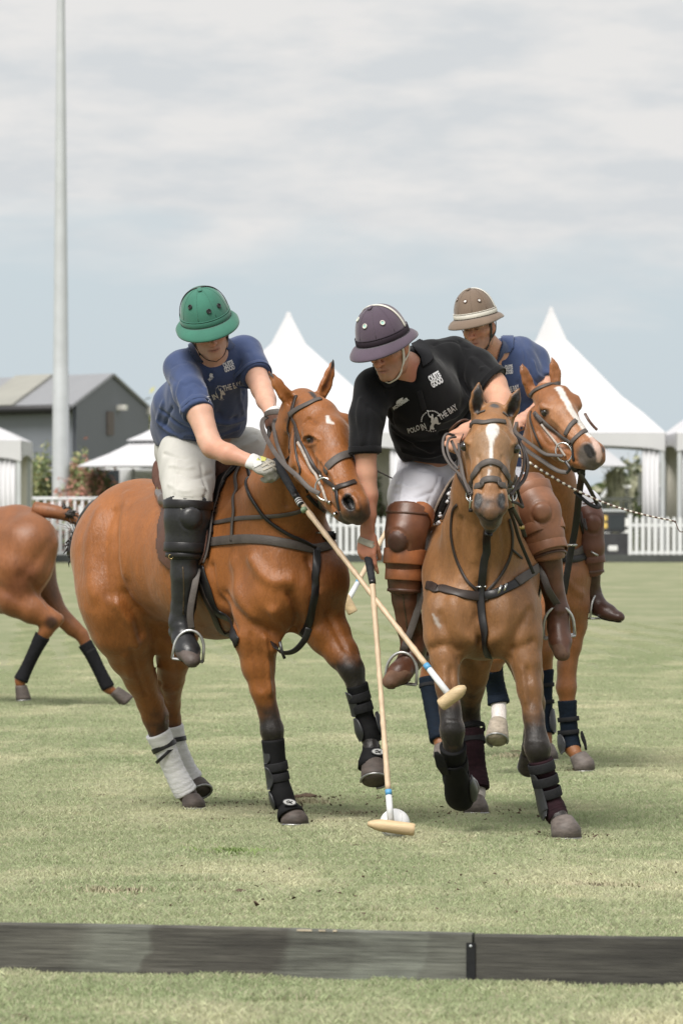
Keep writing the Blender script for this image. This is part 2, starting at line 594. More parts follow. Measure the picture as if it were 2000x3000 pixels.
def band(name, sh, c, axis, wpx, mat, parent=None, rmax=0.25, off=0.003, th=0.004, seg=40, w=None, label=None, hint=None):
    """closed strap round a Shape in the plane through c normal to axis"""
    c = Vector(c); ax_ = Vector(axis).normalized(); u = ax_.orthogonal().normalized(); v_ = ax_.cross(u)
    R_ = []
    for i in range(seg):
        a = 2 * math.pi * i / seg; d = u * math.cos(a) + v_ * math.sin(a)
        h_ = sh.bvh().ray_cast(c + d * rmax, -d, rmax)
        R_.append((h_[0] - c).length if h_[0] is not None else None)
    good = [r for r in R_ if r]
    if not good: return None
    md = sorted(good)[len(good) // 2]
    R_ = [r if r and r < md * 1.7 else md for r in R_]
    for _ in range(2): R_ = [max(R_[i], (R_[i - 1] + R_[(i + 1) % seg]) / 2) for i in range(seg)]
    for _ in range(2): R_ = [(R_[i - 1] + 2 * R_[i] + R_[(i + 1) % seg]) / 4 for i in range(seg)]
    P, N = [], []
    for i in range(seg):
        a = 2 * math.pi * i / seg; d = u * math.cos(a) + v_ * math.sin(a)
        P.append(c + d * (R_[i] + off)); N.append(d)
    vv, ff = ribbon(P, N, w if w else PX(wpx, c.y), th, closed=True)
    o = link(name, mesh_of(vv, ff), mat, parent)
    if label: o['label'] = label
    return o
def inpoly(x, y, poly):
    r = False; n = len(poly)
    for i in range(n):
        x0, y0 = poly[i]; x1, y1 = poly[i - 1]
        if (y0 > y) != (y1 > y) and x < (x1 - x0) * (y - y0) / (y1 - y0) + x0: r = not r
    return r
def patch(name, sh, poly, mat, parent=None, off=0.01, th=0.006, step=4.0, smooth=3):
    """panel draped on a Shape: outline in pixels, real thickness"""
    xs = [p[0] for p in poly]; ys = [p[1] for p in poly]
    nx = int((max(xs) - min(xs)) / step) + 1; ny = int((max(ys) - min(ys)) / step) + 1
    g = {}; last = None
    for i in range(nx + 1):
        for j in range(ny + 1):
            x, y = min(xs) + i * step, min(ys) + j * step
            h_ = None
            o = Vector((0, 0, CAMZ)); d = (V3(x, y, 10.0) - o).normalized()
            q = None
            for s_ in (sh if isinstance(sh, (list, tuple)) else [sh]):
                t_ = s_.bvh().ray_cast(o, d)
                if t_[0] is not None and (q is None or t_[0].y < q[0].y): q = t_
            if q is not None: g[(i, j)] = [A(q[0]), A(q[1])]
    cells = [(i, j) for i in range(nx) for j in range(ny)
             if inpoly(min(xs) + (i + .5) * step, min(ys) + (j + .5) * step, poly)
             and all((i + a, j + b) in g for a in (0, 1) for b in (0, 1))]
    if not cells: return None
    used = sorted({(i + a, j + b) for i, j in cells for a in (0, 1) for b in (0, 1)})
    for _ in range(smooth):
        ng = {}
        for k in used:
            nb = [g[q] for q in ((k[0] + 1, k[1]), (k[0] - 1, k[1]), (k[0], k[1] + 1), (k[0], k[1] - 1)) if q in g]
            ng[k] = [g[k][0] * .4 + sum(q[0] for q in nb) / len(nb) * .6 if len(nb) == 4 else g[k][0],
                     g[k][1] * .4 + sum(q[1] for q in nb) / len(nb) * .6]
        g.update(ng)
    idx = {k: i for i, k in enumerate(used)}; n = len(used)
    vs = [g[k][0] + g[k][1] / np.linalg.norm(g[k][1]) * (off + th) for k in used] + \
         [g[k][0] + g[k][1] / np.linalg.norm(g[k][1]) * off for k in used]
    fs = []; ed = {}
    for i, j in cells:
        q = [idx[(i, j)], idx[(i, j + 1)], idx[(i + 1, j + 1)], idx[(i + 1, j)]]
        fs.append(tuple(q)); fs.append(tuple(x + n for x in q[::-1]))
        for a in range(4):
            e = (q[a], q[(a + 1) % 4]); ed[e] = ed.get(e, 0) + 1
    for (a, b) in list(ed):
        if (b, a) not in ed: fs.append((b, a, a + n, b + n))
    return link(name, mesh_of(vs, fs), mat, parent)
def rot_to(x=None, y=None, z=None):
    """orthonormal columns (x,y,z) from y (front) and approximate z (up)"""
    y = Vector(y).normalized(); z = Vector(z); z = (z - y * z.dot(y)).normalized(); x = y.cross(z)
    return Matrix((x, y, z)).transposed()
def box(c, s, R=None, bev=0.0):
    bm = bmesh.new(); bmesh.ops.create_cube(bm, size=1.0)
    for v in bm.verts: v.co = Vector((v.co.x * s[0], v.co.y * s[1], v.co.z * s[2]))
    if bev:
        bmesh.ops.bevel(bm, geom=bm.edges[:], offset=bev, segments=2, affect='EDGES')
    M = R if R else Matrix.Identity(3)
    vs = [M @ v.co + Vector(c) for v in bm.verts]
    bm.verts.index_update()
    fs = [tuple(v.index for v in f.verts) for f in bm.faces]
    bm.free()
    return vs, fs
def box_obj(name, c, s, mat, parent=None, R=None, bev=0.0):
    v, f = box(c, s, R, bev)
    return link(name, mesh_of(v, f), mat, parent, smooth=False)
def lathe(prof, seg=32, M=None, c=(0, 0, 0), sx=1.0, sy=1.0):
    vs, fs = [], []
    M = M if M else Matrix.Identity(3); c = Vector(c)
    for (r, z) in prof:
        for j in range(seg):
            a = 2 * math.pi * j / seg
            vs.append(c + M @ Vector((r * math.cos(a) * sx, r * math.sin(a) * sy, z)))
    for i in range(len(prof) - 1):
        for j in range(seg):
            fs.append((i * seg + j, i * seg + (j + 1) % seg, (i + 1) * seg + (j + 1) % seg, (i + 1) * seg + j))
    fs.append(tuple(range(seg))[::-1]); fs.append(tuple((len(prof) - 1) * seg + j for j in range(seg)))
    return vs, fs
# ================================================================== SETTING
rnd = random.Random(7)
def lawn_nodes(nt, bs, blade):
    L = nt.links.new
    geo = nadd(nt, 'ShaderNodeNewGeometry')
    def noise(sc, det=4.0, loc=(0, 0, 0), s3=(1, 1, 1)):
        m = nadd(nt, 'ShaderNodeMapping'); m.inputs['Location'].default_value = loc; m.inputs['Scale'].default_value = s3
        L(geo.outputs['Position'], m.inputs['Vector'])
        n = nadd(nt, 'ShaderNodeTexNoise', i_Scale=sc, i_Detail=det, i_Roughness=0.62)
        L(m.outputs[0], n.inputs['Vector']); return n
    def mapr(n, a, b, c=0.0, d=1.0):
        r = nadd(nt, 'ShaderNodeMapRange', i_From_Min=a, i_From_Max=b, i_To_Min=c, i_To_Max=d)
        L(n, r.inputs['Value']); return r.outputs[0]
    def mixc(f, a, b):
        m = nadd(nt, 'ShaderNodeMix', data_type='RGBA')
        for key, v in (('A', a), ('B', b)):
            if isinstance(v, tuple): m.inputs[key].default_value = (*v, 1)
            else: L(v, m.inputs[key])
        if isinstance(f, float): m.inputs['Factor'].default_value = f
        else: L(f, m.inputs['Factor'])
        return m.outputs['Result']
    green, lush, straw, soil = (.192, .216, .112), (.155, .190, .088), (.35, .325, .215), (.115, .075, .045)
    big = noise(0.23, 4.0, s3=(1, .5, 1)); med = noise(1.1, 5.0, loc=(5, 2, 0), s3=(1, .45, 1)); fine = noise(26.0, 3.0)
    speck = noise(7.0, 4.0, loc=(3, 3, 0), s3=(1, .6, 1))
    c = mixc(mapr(big.outputs['Fac'], .40, .62), green, lush)
    dry = mapr(med.outputs['Fac'], .48, .72, 0.0, .75)
    c = mixc(dry, c, straw)
    c = mixc(mapr(speck.outputs['Fac'], .60, .74, 0.0, .8), c, straw)
    if blade:
        oi = nadd(nt, 'ShaderNodeAttribute', attribute_name='tint')
        hs = nadd(nt, 'ShaderNodeHueSaturation')
        L(c, hs.inputs['Color']); L(mapr(oi.outputs['Fac'], 0, 1, 1.75, 3.0), hs.inputs['Value'])
        hs.inputs['Saturation'].default_value = .82
        c = mixc(mapr(oi.outputs['Fac'], .80, .84), hs.outputs[0], (.50, .47, .34))
    else:
        c = mixc(mapr(fine.outputs['Fac'], .35, .75, 0, .45), c, straw)
        c = mixc(mapr(speck.outputs['Fac'], .28, .36, .75, 0), c, soil)
    L(c, bs.inputs['Base Color'])
    if blade:
        tr = nadd(nt, 'ShaderNodeBsdfTranslucent'); L(c, tr.inputs['Color'])
        ms = nadd(nt, 'ShaderNodeMixShader'); ms.inputs['Fac'].default_value = .35
        L(bs.outputs[0], ms.inputs[1]); L(tr.outputs[0], ms.inputs[2])
        L(ms.outputs[0], nt.nodes['Material Output'].inputs['Surface'])
    bs.inputs['Roughness'].default_value = 0.75
    bs.inputs['Specular IOR Level'].default_value = 0.25
    if not blade:
        bn = nadd(nt, 'ShaderNodeBump', i_Strength=0.6, i_Distance=0.03)
        L(fine.outputs['Fac'], bn.inputs['Height']); L(bn.outputs[0], bs.inputs['Normal'])
m_ground, nt, bs = new_mat('turf_ground'); lawn_nodes(nt, bs, False)
m_blade, nt, bs = new_mat('grass_blade'); lawn_nodes(nt, bs, True)

def ground_sheet():
    ys = [-60, 0, 10] + [12 + i * 1.0 for i in range(40)] + [60, 90, 137.5, 200, 400, 900, 2500, 7500]
    vs, fs = [], []
    xs = [-4000, -400, -60] + [-8 + i * 1.0 for i in range(17)] + [60, 400, 4000]
    for y in ys:
        for x in xs: vs.append((x, y, -0.004))
    nx = len(xs)
    for j in range(len(ys) - 1):
        for i in range(nx - 1):
            fs.append((j * nx + i, j * nx + i + 1, (j + 1) * nx + i + 1, (j + 1) * nx + i))
    o = link('ground', mesh_of(vs, fs), m_ground)
    setp(o, 'wide mown polo field turf with dry straw coloured patches', kind='structure')
ground_sheet()

def grass_patch(name, n, size, hmin, hmax, seed):
    r = np.random.RandomState(seed)
    x = r.uniform(-size / 2, size / 2, n); y = r.uniform(-size / 2, size / 2, n)
    h = r.uniform(hmin, hmax, n) * (0.75 + 0.5 * np.sin(x * 9) * np.cos(y * 7)) ; w = r.uniform(.0012, .0027, n)
    a = r.uniform(0, 2 * np.pi, n); lean = r.uniform(.1, 1.3, n) * h; la = r.uniform(0, 2 * np.pi, n)
    v = np.zeros((n, 4, 3))
    v[:, 0] = np.stack([x - np.cos(a) * w, y - np.sin(a) * w, np.full(n, -.004)], 1)
    v[:, 1] = np.stack([x + np.cos(a) * w, y + np.sin(a) * w, np.full(n, -.004)], 1)
    v[:, 2] = np.stack([x + np.cos(a) * w * .5 + np.cos(la) * lean * .4, y + np.sin(a) * w * .5 + np.sin(la) * lean * .4, h * .6], 1)
    v[:, 3] = np.stack([x + np.cos(la) * lean, y + np.sin(la) * lean, h], 1)
    b = np.arange(n) * 4
    f = np.concatenate([np.stack([b, b + 1, b + 2], 1), np.stack([b, b + 2, b + 3], 1)])
    me = mesh_of(v.reshape(-1, 3), f)
    t = me.attributes.new('tint', 'FLOAT', 'POINT')
    t.data.foreach_set('value', np.repeat(r.uniform(0, 1, n), 4).astype(np.float32))
    me.materials.append(m_blade)
    return me
def gn_scatter(name, pts, rots, scs, patch_mesh):
    """one object: points instanced with a blade patch through geometry nodes"""
    me = bpy.data.meshes.new(name)
    me.from_pydata(pts, [], [])
    ra = me.attributes.new('rz', 'FLOAT', 'POINT'); ra.data.foreach_set('value', rots)
    sa = me.attributes.new('sc', 'FLOAT', 'POINT'); sa.data.foreach_set('value', scs)
    o = bpy.data.objects.new(name, me); COL.objects.link(o)
    src = bpy.data.objects.new(name + '_source', patch_mesh)   # kept out of the scene, used by the node group only
    ng = bpy.data.node_groups.new(name, 'GeometryNodeTree')
    ng.interface.new_socket('Geometry', in_out='INPUT', socket_type='NodeSocketGeometry')
    ng.interface.new_socket('Geometry', in_out='OUTPUT', socket_type='NodeSocketGeometry')
    gi = ng.nodes.new('NodeGroupInput'); go = ng.nodes.new('NodeGroupOutput')
    oi = ng.nodes.new('GeometryNodeObjectInfo'); oi.inputs['Object'].default_value = src
    ip = ng.nodes.new('GeometryNodeInstanceOnPoints')
    na = ng.nodes.new('GeometryNodeInputNamedAttribute'); na.data_type = 'FLOAT'; na.inputs['Name'].default_value = 'rz'
    nb = ng.nodes.new('GeometryNodeInputNamedAttribute'); nb.data_type = 'FLOAT'; nb.inputs['Name'].default_value = 'sc'
    cb = ng.nodes.new('ShaderNodeCombineXYZ'); l = ng.links.new
    l(gi.outputs[0], ip.inputs['Points']); l(oi.outputs['Geometry'], ip.inputs['Instance'])
    l(na.outputs['Attribute'], cb.inputs['Z']); l(cb.outputs[0], ip.inputs['Rotation'])
    l(nb.outputs['Attribute'], ip.inputs['Scale']); l(ip.outputs[0], go.inputs[0])
    md = o.modifiers.new('grass', 'NODES'); md.node_group = ng
    return o
def lay_grass():
    pts, rots, scs = [], [], []
    S = 0.5
    y = 13.4
    while y < 66:
        hw = y * 1000 / FPX + 3.2
        x = -hw
        while x < hw:
            pts.append((x + rnd.uniform(-.05, .05), y + rnd.uniform(-.05, .05), 0)); rots.append(rnd.choice([0, 1, 2, 3]) * math.pi / 2 + rnd.uniform(-.1, .1))
            scs.append(rnd.uniform(.98, 1.22) * (1 if y < 38 else max(.3, 1 - (y - 38) / 36))); x += S
        y += S
    o = gn_scatter('grass', pts, rots, scs, grass_patch('grass_patch', 6500, .54, .006, .019, 3))
    setp(o, 'short mown grass of the polo field', kind='stuff')
lay_grass()
def tuft(x, y, d, n, h, spread, name, label, mat=None):
    c = V3(x, y, d); r = np.random.RandomState(int(x))
    vs, fs = [], []
    for i in range(n):
        a = r.uniform(0, 6.28); q = abs(r.normal(0, spread)); bx, by = c.x + math.cos(a) * q, c.y + math.sin(a) * q * .6
        hh = h * r.uniform(.4, 1.1); la = r.uniform(0, 6.28); ln = hh * r.uniform(.2, 1.2); w = .003
        p = [(bx - w, by, 0), (bx + w, by, 0), (bx + w * .6 + math.cos(la) * ln * .4, by + math.sin(la) * ln * .4, hh * .65),
             (bx + math.cos(la) * ln, by + math.sin(la) * ln, hh)]
        o = len(vs); vs += p; fs += [(o, o + 1, o + 2), (o, o + 2, o + 3)]
    ob = link(name, mesh_of(vs, fs), mat or m_lush, smooth=False)
    setp(ob, label, kind='stuff')
    return ob
m_lush = surf('lush_blade', (.19, .27, .08), .6, .25, 30, bump=0)
m_straw = surf('straw', (.36, .33, .22), .85, .3, 40, bump=0)
m_soil = surf('soil', (.085, .055, .035), .95, .35, 25, bump=.8, bscale=90, bdist=.01)
tuft(680, 2505, 22.2, 300, .030, .09, 'grass_tuft', 'bright green longer grass tuft on the turf in front of the left horse')
tuft(300, 2618, 20, 160, .028, .10, 'straw_tuft', 'pale dry straw scattered by the divots at lower left', m_straw)
tuft(1745, 2605, 20.3, 420, .02, .16, 'straw_tuft', 'pale dry straw patch on the turf at lower right', m_straw)
tuft(1040, 2375, 25.0, 260, .022, .14, 'straw_tuft', 'dry straw scuffed up behind the white ball', m_straw)
tuft(890, 2335, 26.0, 200, .03, .10, 'straw_tuft', 'dry straw round the torn turf beside the front hoof of the left horse', m_straw)
tuft(1510, 2215, 30.5, 200, .04, .09, 'straw_tuft', 'dry straw tuft between the hooves of the two horses at right', m_straw)

def clod(x, y, d, r, label, sq=.5):
    bm = bmesh.new(); bmesh.ops.create_icosphere(bm, subdivisions=3, radius=1.0)
    c = V3(x, y, d); c.z = 0
    rr = random.Random(int(x * 7 + y))
    vs = np.array([v.co[:] for v in bm.verts])
    nz = vnoise(vs + x, (1.6, 1.6, 1.6)) * .9 + vnoise(vs + y, (4, 4, 4)) * .5
    vs = vs * (1 + nz)[:, None] * np.array([r, r * .8, r * sq]) + np.array([c.x, c.y, r * sq * .25])
    bm.verts.index_update(); fs = [tuple(v.index for v in f.verts) for f in bm.faces]; bm.free()
    o = link('soil_clod', mesh_of(vs, fs), m_soil)
    return setp(o, label, 'clod of soil', 'divots torn from the turf')
def d_of(y): return CAMZ * FPX / (y - HZ)
for (x, y, r, lab) in [
    (893, 2340, .045, 'biggest dark clod of torn soil beside the front hoof of the left horse'),
    (925, 2338, .022, 'small soil clod just right of the biggest one, between the left horse hooves'),
    (957, 2349, .013, 'tiny dark crumb of soil left of the swinging mallet'),
    (1043, 2478, .015, 'small dark clod of soil just left of the mallet head by the ball'),
    (1110, 2338, .022, 'flat brown clod behind the white ball'),
    (704, 2616, .028, 'brown clod of soil in the bare foreground turf, centre left'),
    (386, 2611, .024, 'brown clod beside the dry straw at lower left'),
    (306, 2614, .02, 'small clod within the dry straw at lower left'),
    (665, 2330, .016, 'small clod between the hind and front hooves of the left horse'),
    (300, 2333, .024, 'soil clod lying at far left behind the bandaged hind legs'),
    (75, 2664, .02, 'small clod near the left end of the near board'),
    (50, 2985, .03, 'reddish clod in the bottom left corner below the board'),
    (1512, 2205, .03, 'soil clod with straw between the two right horses'),
    (1745, 2600, .024, 'crumbled clod in the pale straw patch at lower right'),
    (1515, 2675, .018, 'small flat clod close above the near board, right half')]:
    clod(x, y, d_of(y), r, lab, .35)

def crumbs():
    R = np.random.RandomState(9); V, F_ = [], []
    for (x, y, n, sx_, sy_) in ((880, 2350, 260, .20, .45), (570, 2360, 160, .14, .3), (1110, 2400, 160, .3, .4), (1660, 2455, 150, .12, .25), (1395, 2385, 120, .14, .25), (1700, 2255, 90, .1, .3), (960, 2600, 60, .7, .6), (400, 2630, 60, .4, .5), (1500, 2600, 80, .5, .7)):
        c = V3(x, y, d_of(y)); c.z = 0
        for i in range(n):
            r = abs(R.normal(0, .0035)) + .002; p = A(c) + np.array([R.normal(0, sx_), R.normal(0, sy_), r * .6 + (.012 if R.rand() < .6 else .004)])
            q = R.normal(size=(4, 3)); q = q / np.linalg.norm(q, axis=1)[:, None] * r * np.array([1.3, 1.3, .9]); b_ = len(V)
            V += [tuple(p + k) for k in q]; F_ += [(b_, b_ + 1, b_ + 2), (b_, b_ + 2, b_ + 3), (b_, b_ + 3, b_ + 1), (b_ + 1, b_ + 3, b_ + 2)]
    setp(link('soil_crumbs', mesh_of(V, F_), m_soil, smooth=False), 'loose crumbs of soil kicked over the turf round the hooves', kind='stuff')
crumbs()
# ---------------------------------------------------------------- near sideboard
def board_mat(name, c1, c2, c3):
    m, nt, bs = new_mat(name); L = nt.links.new
    t = nadd(nt, 'ShaderNodeTexCoord')
    mp_ = nadd(nt, 'ShaderNodeMapping'); mp_.inputs['Scale'].default_value = (1.1, 1, 9)
    L(t.outputs['Object'], mp_.inputs['Vector'])
    a = nadd(nt, 'ShaderNodeTexNoise', i_Scale=1.5, i_Detail=7, i_Roughness=.62); L(mp_.outputs[0], a.inputs['Vector'])
    sxn = nadd(nt, 'ShaderNodeSeparateXYZ'); L(t.outputs['Object'], sxn.inputs[0])
    wv = nadd(nt, 'ShaderNodeTexNoise', i_Scale=9, i_Detail=5); L(t.outputs['Object'], wv.inputs['Vector'])
    sl = nadd(nt, 'ShaderNodeMath', operation='MULTIPLY_ADD'); L(wv.outputs['Fac'], sl.inputs[0]); sl.inputs[1].default_value = .11; L(sxn.outputs['X'], sl.inputs[2])
    s2 = nadd(nt, 'ShaderNodeMath', operation='MULTIPLY_ADD'); L(sxn.outputs['Z'], s2.inputs[0]); s2.inputs[1].default_value = -.25; L(sl.outputs[0], s2.inputs[2])
    rx = nadd(nt, 'ShaderNodeMapRange', i_From_Min=-1.2, i_From_Max=1.2); L(s2.outputs[0], rx.inputs['Value'])
    p = nadd(nt, 'ShaderNodeValToRGB'); cr_ = p.color_ramp; cr_.interpolation = 'LINEAR'
    def ps(px): return ((px - 1000) * 16.3 / 16667 + 1.2 + .04) / 2.4
    stops = [(0, .12), (ps(190), .18), (ps(260), .6), (ps(415), .62), (ps(425), .08), (ps(820), .05), (ps(845), .62), (ps(1030), .7), (ps(1060), .95), (ps(1225), .95), (ps(1240), .55), (ps(1500), .3)]
    while len(cr_.elements) < len(stops): cr_.elements.new(.5)
    for e_, (q_, v_) in zip(cr_.elements, stops): e_.position = q_; e_.color = (v_, v_, v_, 1)
    L(rx.outputs[0], p.inputs[0])
    mp3 = nadd(nt, 'ShaderNodeMapping'); mp3.inputs['Scale'].default_value = (2, 2, 60)
    L(t.outputs['Object'], mp3.inputs['Vector'])
    g = nadd(nt, 'ShaderNodeTexNoise', i_Scale=2.5, i_Detail=5, i_Roughness=.7); L(mp3.outputs[0], g.inputs['Vector'])
    r1 = nadd(nt, 'ShaderNodeMapRange', i_From_Min=.42, i_From_Max=.58); L(a.outputs['Fac'], r1.inputs['Value'])
    r2 = nadd(nt, 'ShaderNodeMapRange'); L(p.outputs['Color'], r2.inputs['Value'])
    m1 = nadd(nt, 'ShaderNodeMix', data_type='RGBA'); m1.inputs['A'].default_value = (*c1, 1); m1.inputs['B'].default_value = (*c2, 1)
    L(r1.outputs[0], m1.inputs['Factor'])
    m2 = nadd(nt, 'ShaderNodeMix', data_type='RGBA'); m2.inputs['B'].default_value = (*c3, 1)
    ar = nadd(nt, 'ShaderNodeMapRange', i_From_Min=.35, i_From_Max=.6, i_To_Min=.35, i_To_Max=1.0); L(a.outputs['Fac'], ar.inputs['Value'])
    f2 = nadd(nt, 'ShaderNodeMath', operation='MULTIPLY'); L(r2.outputs[0], f2.inputs[0]); L(ar.outputs[0], f2.inputs[1])
    L(f2.outputs[0], m2.inputs['Factor']); L(m1.outputs['Result'], m2.inputs['A'])
    m3 = nadd(nt, 'ShaderNodeHueSaturation'); L(m2.outputs['Result'], m3.inputs['Color'])
    r3 = nadd(nt, 'ShaderNodeMapRange', i_From_Min=.3, i_From_Max=.7, i_To_Min=.5, i_To_Max=1.45); L(g.outputs['Fac'], r3.inputs['Value'])
    L(r3.outputs[0], m3.inputs['Value']); L(m3.outputs[0], bs.inputs['Base Color'])
    bs.inputs['Roughness'].default_value = .8
    bn = nadd(nt, 'ShaderNodeBump', i_Strength=.5, i_Distance=.004); L(g.outputs['Fac'], bn.inputs['Height']); L(bn.outputs[0], bs.inputs['Normal'])
    return m
m_board1 = board_mat('weathered_board', (.034, .031, .027), (.068, .063, .054), (.165, .175, .15))
m_board2 = board_mat('dark_board', (.024, .022, .020), (.05, .047, .041), (.075, .073, .062))
m_raw = surf('bare_wood', (.42, .36, .27), .85, .3, 30)
m_blk = surf('black_metal', (.012, .012, .014), .45, .2, 20, metal=.3)
m_galv = surf('galvanised_steel', (.50, .52, .54), .5, .06, 2.0, bump=.05, metal=.25)
def near_board():
    th = thing('sideboard', 'low weathered grey green timber board across the near edge of the field', 'board', (0, 16.3, 0))
    dl, dr = d_of(2848), d_of(2893)
    a = Vector((-1.0 * dl * 1000 / FPX, dl, 0)); b = Vector((dr * 1000 / FPX, dr, 0))
    u = (b - a).normalized(); n = Vector((-u.y, u.x, 0))
    jx = V3(1392, 2870, 16.25); t = (jx - a).dot(u)
    H = .143
    def plank(t0, t1, mat, h):
        # uneven top edge, rounded arrises
        P = []; m = 60
        vs, fs = [], []
        rr = random.Random(int(t1 * 10))
        for i in range(m + 1):
            s_ = t0 + (t1 - t0) * i / m; c = a + u * s_
            w = .0022 * math.sin(s_ * 3.1) + rr.uniform(-.0008, .0008)
            for (o_, z) in ((0, -.02), (0, h - .006 + w), (.005, h + w), (.033, h + w), (.038, h - .005 + w), (.038, -.02)):
                vs.append(c + n * o_ + Vector((0, 0, z)))
        for i in range(m):
            for j in range(5):
                fs.append((i * 6 + j, (i + 1) * 6 + j, (i + 1) * 6 + j + 1, i * 6 + j + 1))
        fs.append(tuple(range(6))); fs.append(tuple(m * 6 + j for j in range(6))[::-1])
        o = link('plank', mesh_of(vs, fs), mat, th, smooth=False)
        return o
    o = plank(-1.2, t - .004, m_board1, H); o['label'] = 'pale worn plank'
    o = plank(t + .004, (b - a).length + 1.2, m_board2, H - .002); o['label'] = 'darker plank'
    # splintered pale edge
    for (px, w_) in ((905, .045), (960, .02), (1000, .012)):
        c = a + u * (V3(px, 2720, 16.4) - a).dot(u)
        vs, fs = box(c + n * .001 + Vector((0, 0, H - .003)), (w_, .006, .005), Matrix((u, n, (0, 0, 1))).transposed())
        link('splinter', mesh_of(vs, fs), m_raw, th, smooth=False)
    c = a + u * (t - .006) - n * .0035
    vs, fs = box(c + Vector((0, 0, .055)), (.027, .005, .118), Matrix((u, n, (0, 0, 1))).transposed(), bev=.001)
    st = link('metal_strap', mesh_of(vs, fs), m_blk, th, smooth=False)
    hv = [tube([c - n * .002 + Vector((0, 0, .105)), c - n * .0045 + Vector((0, 0, .105))], .0042, 10)]
    link('screw', mesh_of(*merge(*hv)), m_galv, th)
near_board()

# ---------------------------------------------------------------- far background
m_white = surf('white_paint', (.66, .67, .69), .6, .05, 3, bump=.05)
m_pvc = surf('white_canvas', (.52, .52, .54), .65, .04, .8, bump=.1, bscale=4, bdist=.02)
m_beige = surf('beige_lining', (.70, .67, .60), .8, .08, 1.0, bump=.05)
m_shed = surf('dark_cladding', (.17, .185, .215), .6, .05, 1, bump=.3, bscale=3, stretch=(8, 8, .1))
m_shedg = surf('dark_gable_cladding', (.155, .165, .19), .65, .05, 1, bump=.3, bscale=3, stretch=(8, 8, .1))
m_roof = surf('grey_roof_sheet', (.23, .235, .25), .45, .1, 1, bump=.3, bscale=4, stretch=(.2, 6, 6))
m_skyl = surf('fibreglass_strip', (.29, .285, .25), .5, .1, 1, bump=.1)
m_brown = surf('brown_louvre', (.13, .105, .095), .7, .1, 2)
m_lampw = surf('white_plastic', (.72, .70, .66), .4, .05, 2)
m_brd3 = surf('far_board', (.055, .06, .058), .8, .2, 3)
m_glass = surf('dark_glass', (.03, .035, .04), .1, .1, 2, bump=0)
m_steel = m_galv
def rounds(c, px=1): return c

# --- light pole
def light_pole():
    d = 141.0; b = V3(179, 1600, d); b.z = 0
    th = thing('light_pole', 'tall tapered pale grey steel floodlight mast behind the rail at left', 'light pole', b)
    prof = [(.27, 0), (.215, 1.2), (.20, 4.6), (.187, 4.7)]
    for i in range(12): prof.append((.187 - .142 * i / 11, 4.9 + 14.5 * i / 11))
    v, f = lathe(prof, 20, None, b); link('mast', mesh_of(v, f), m_galv, th)
    v, f = lathe([(.34, 0), (.34, .05), (.27, .08)], 20, None, b); link('base_plate', mesh_of(v, f), m_galv, th)
    v, f = box(b + Vector((0, 0, 19.6)), (2.4, .14, .14)); link('cross_arm', mesh_of(v, f), m_galv, th, smooth=False)
    for i in range(4):
        v, f = box(b + Vector((-1 + i * .67, -.15, 19.85)), (.45, .2, .38), bev=.02); link('floodlight', mesh_of(v, f), m_blk, th, smooth=False)
light_pole()

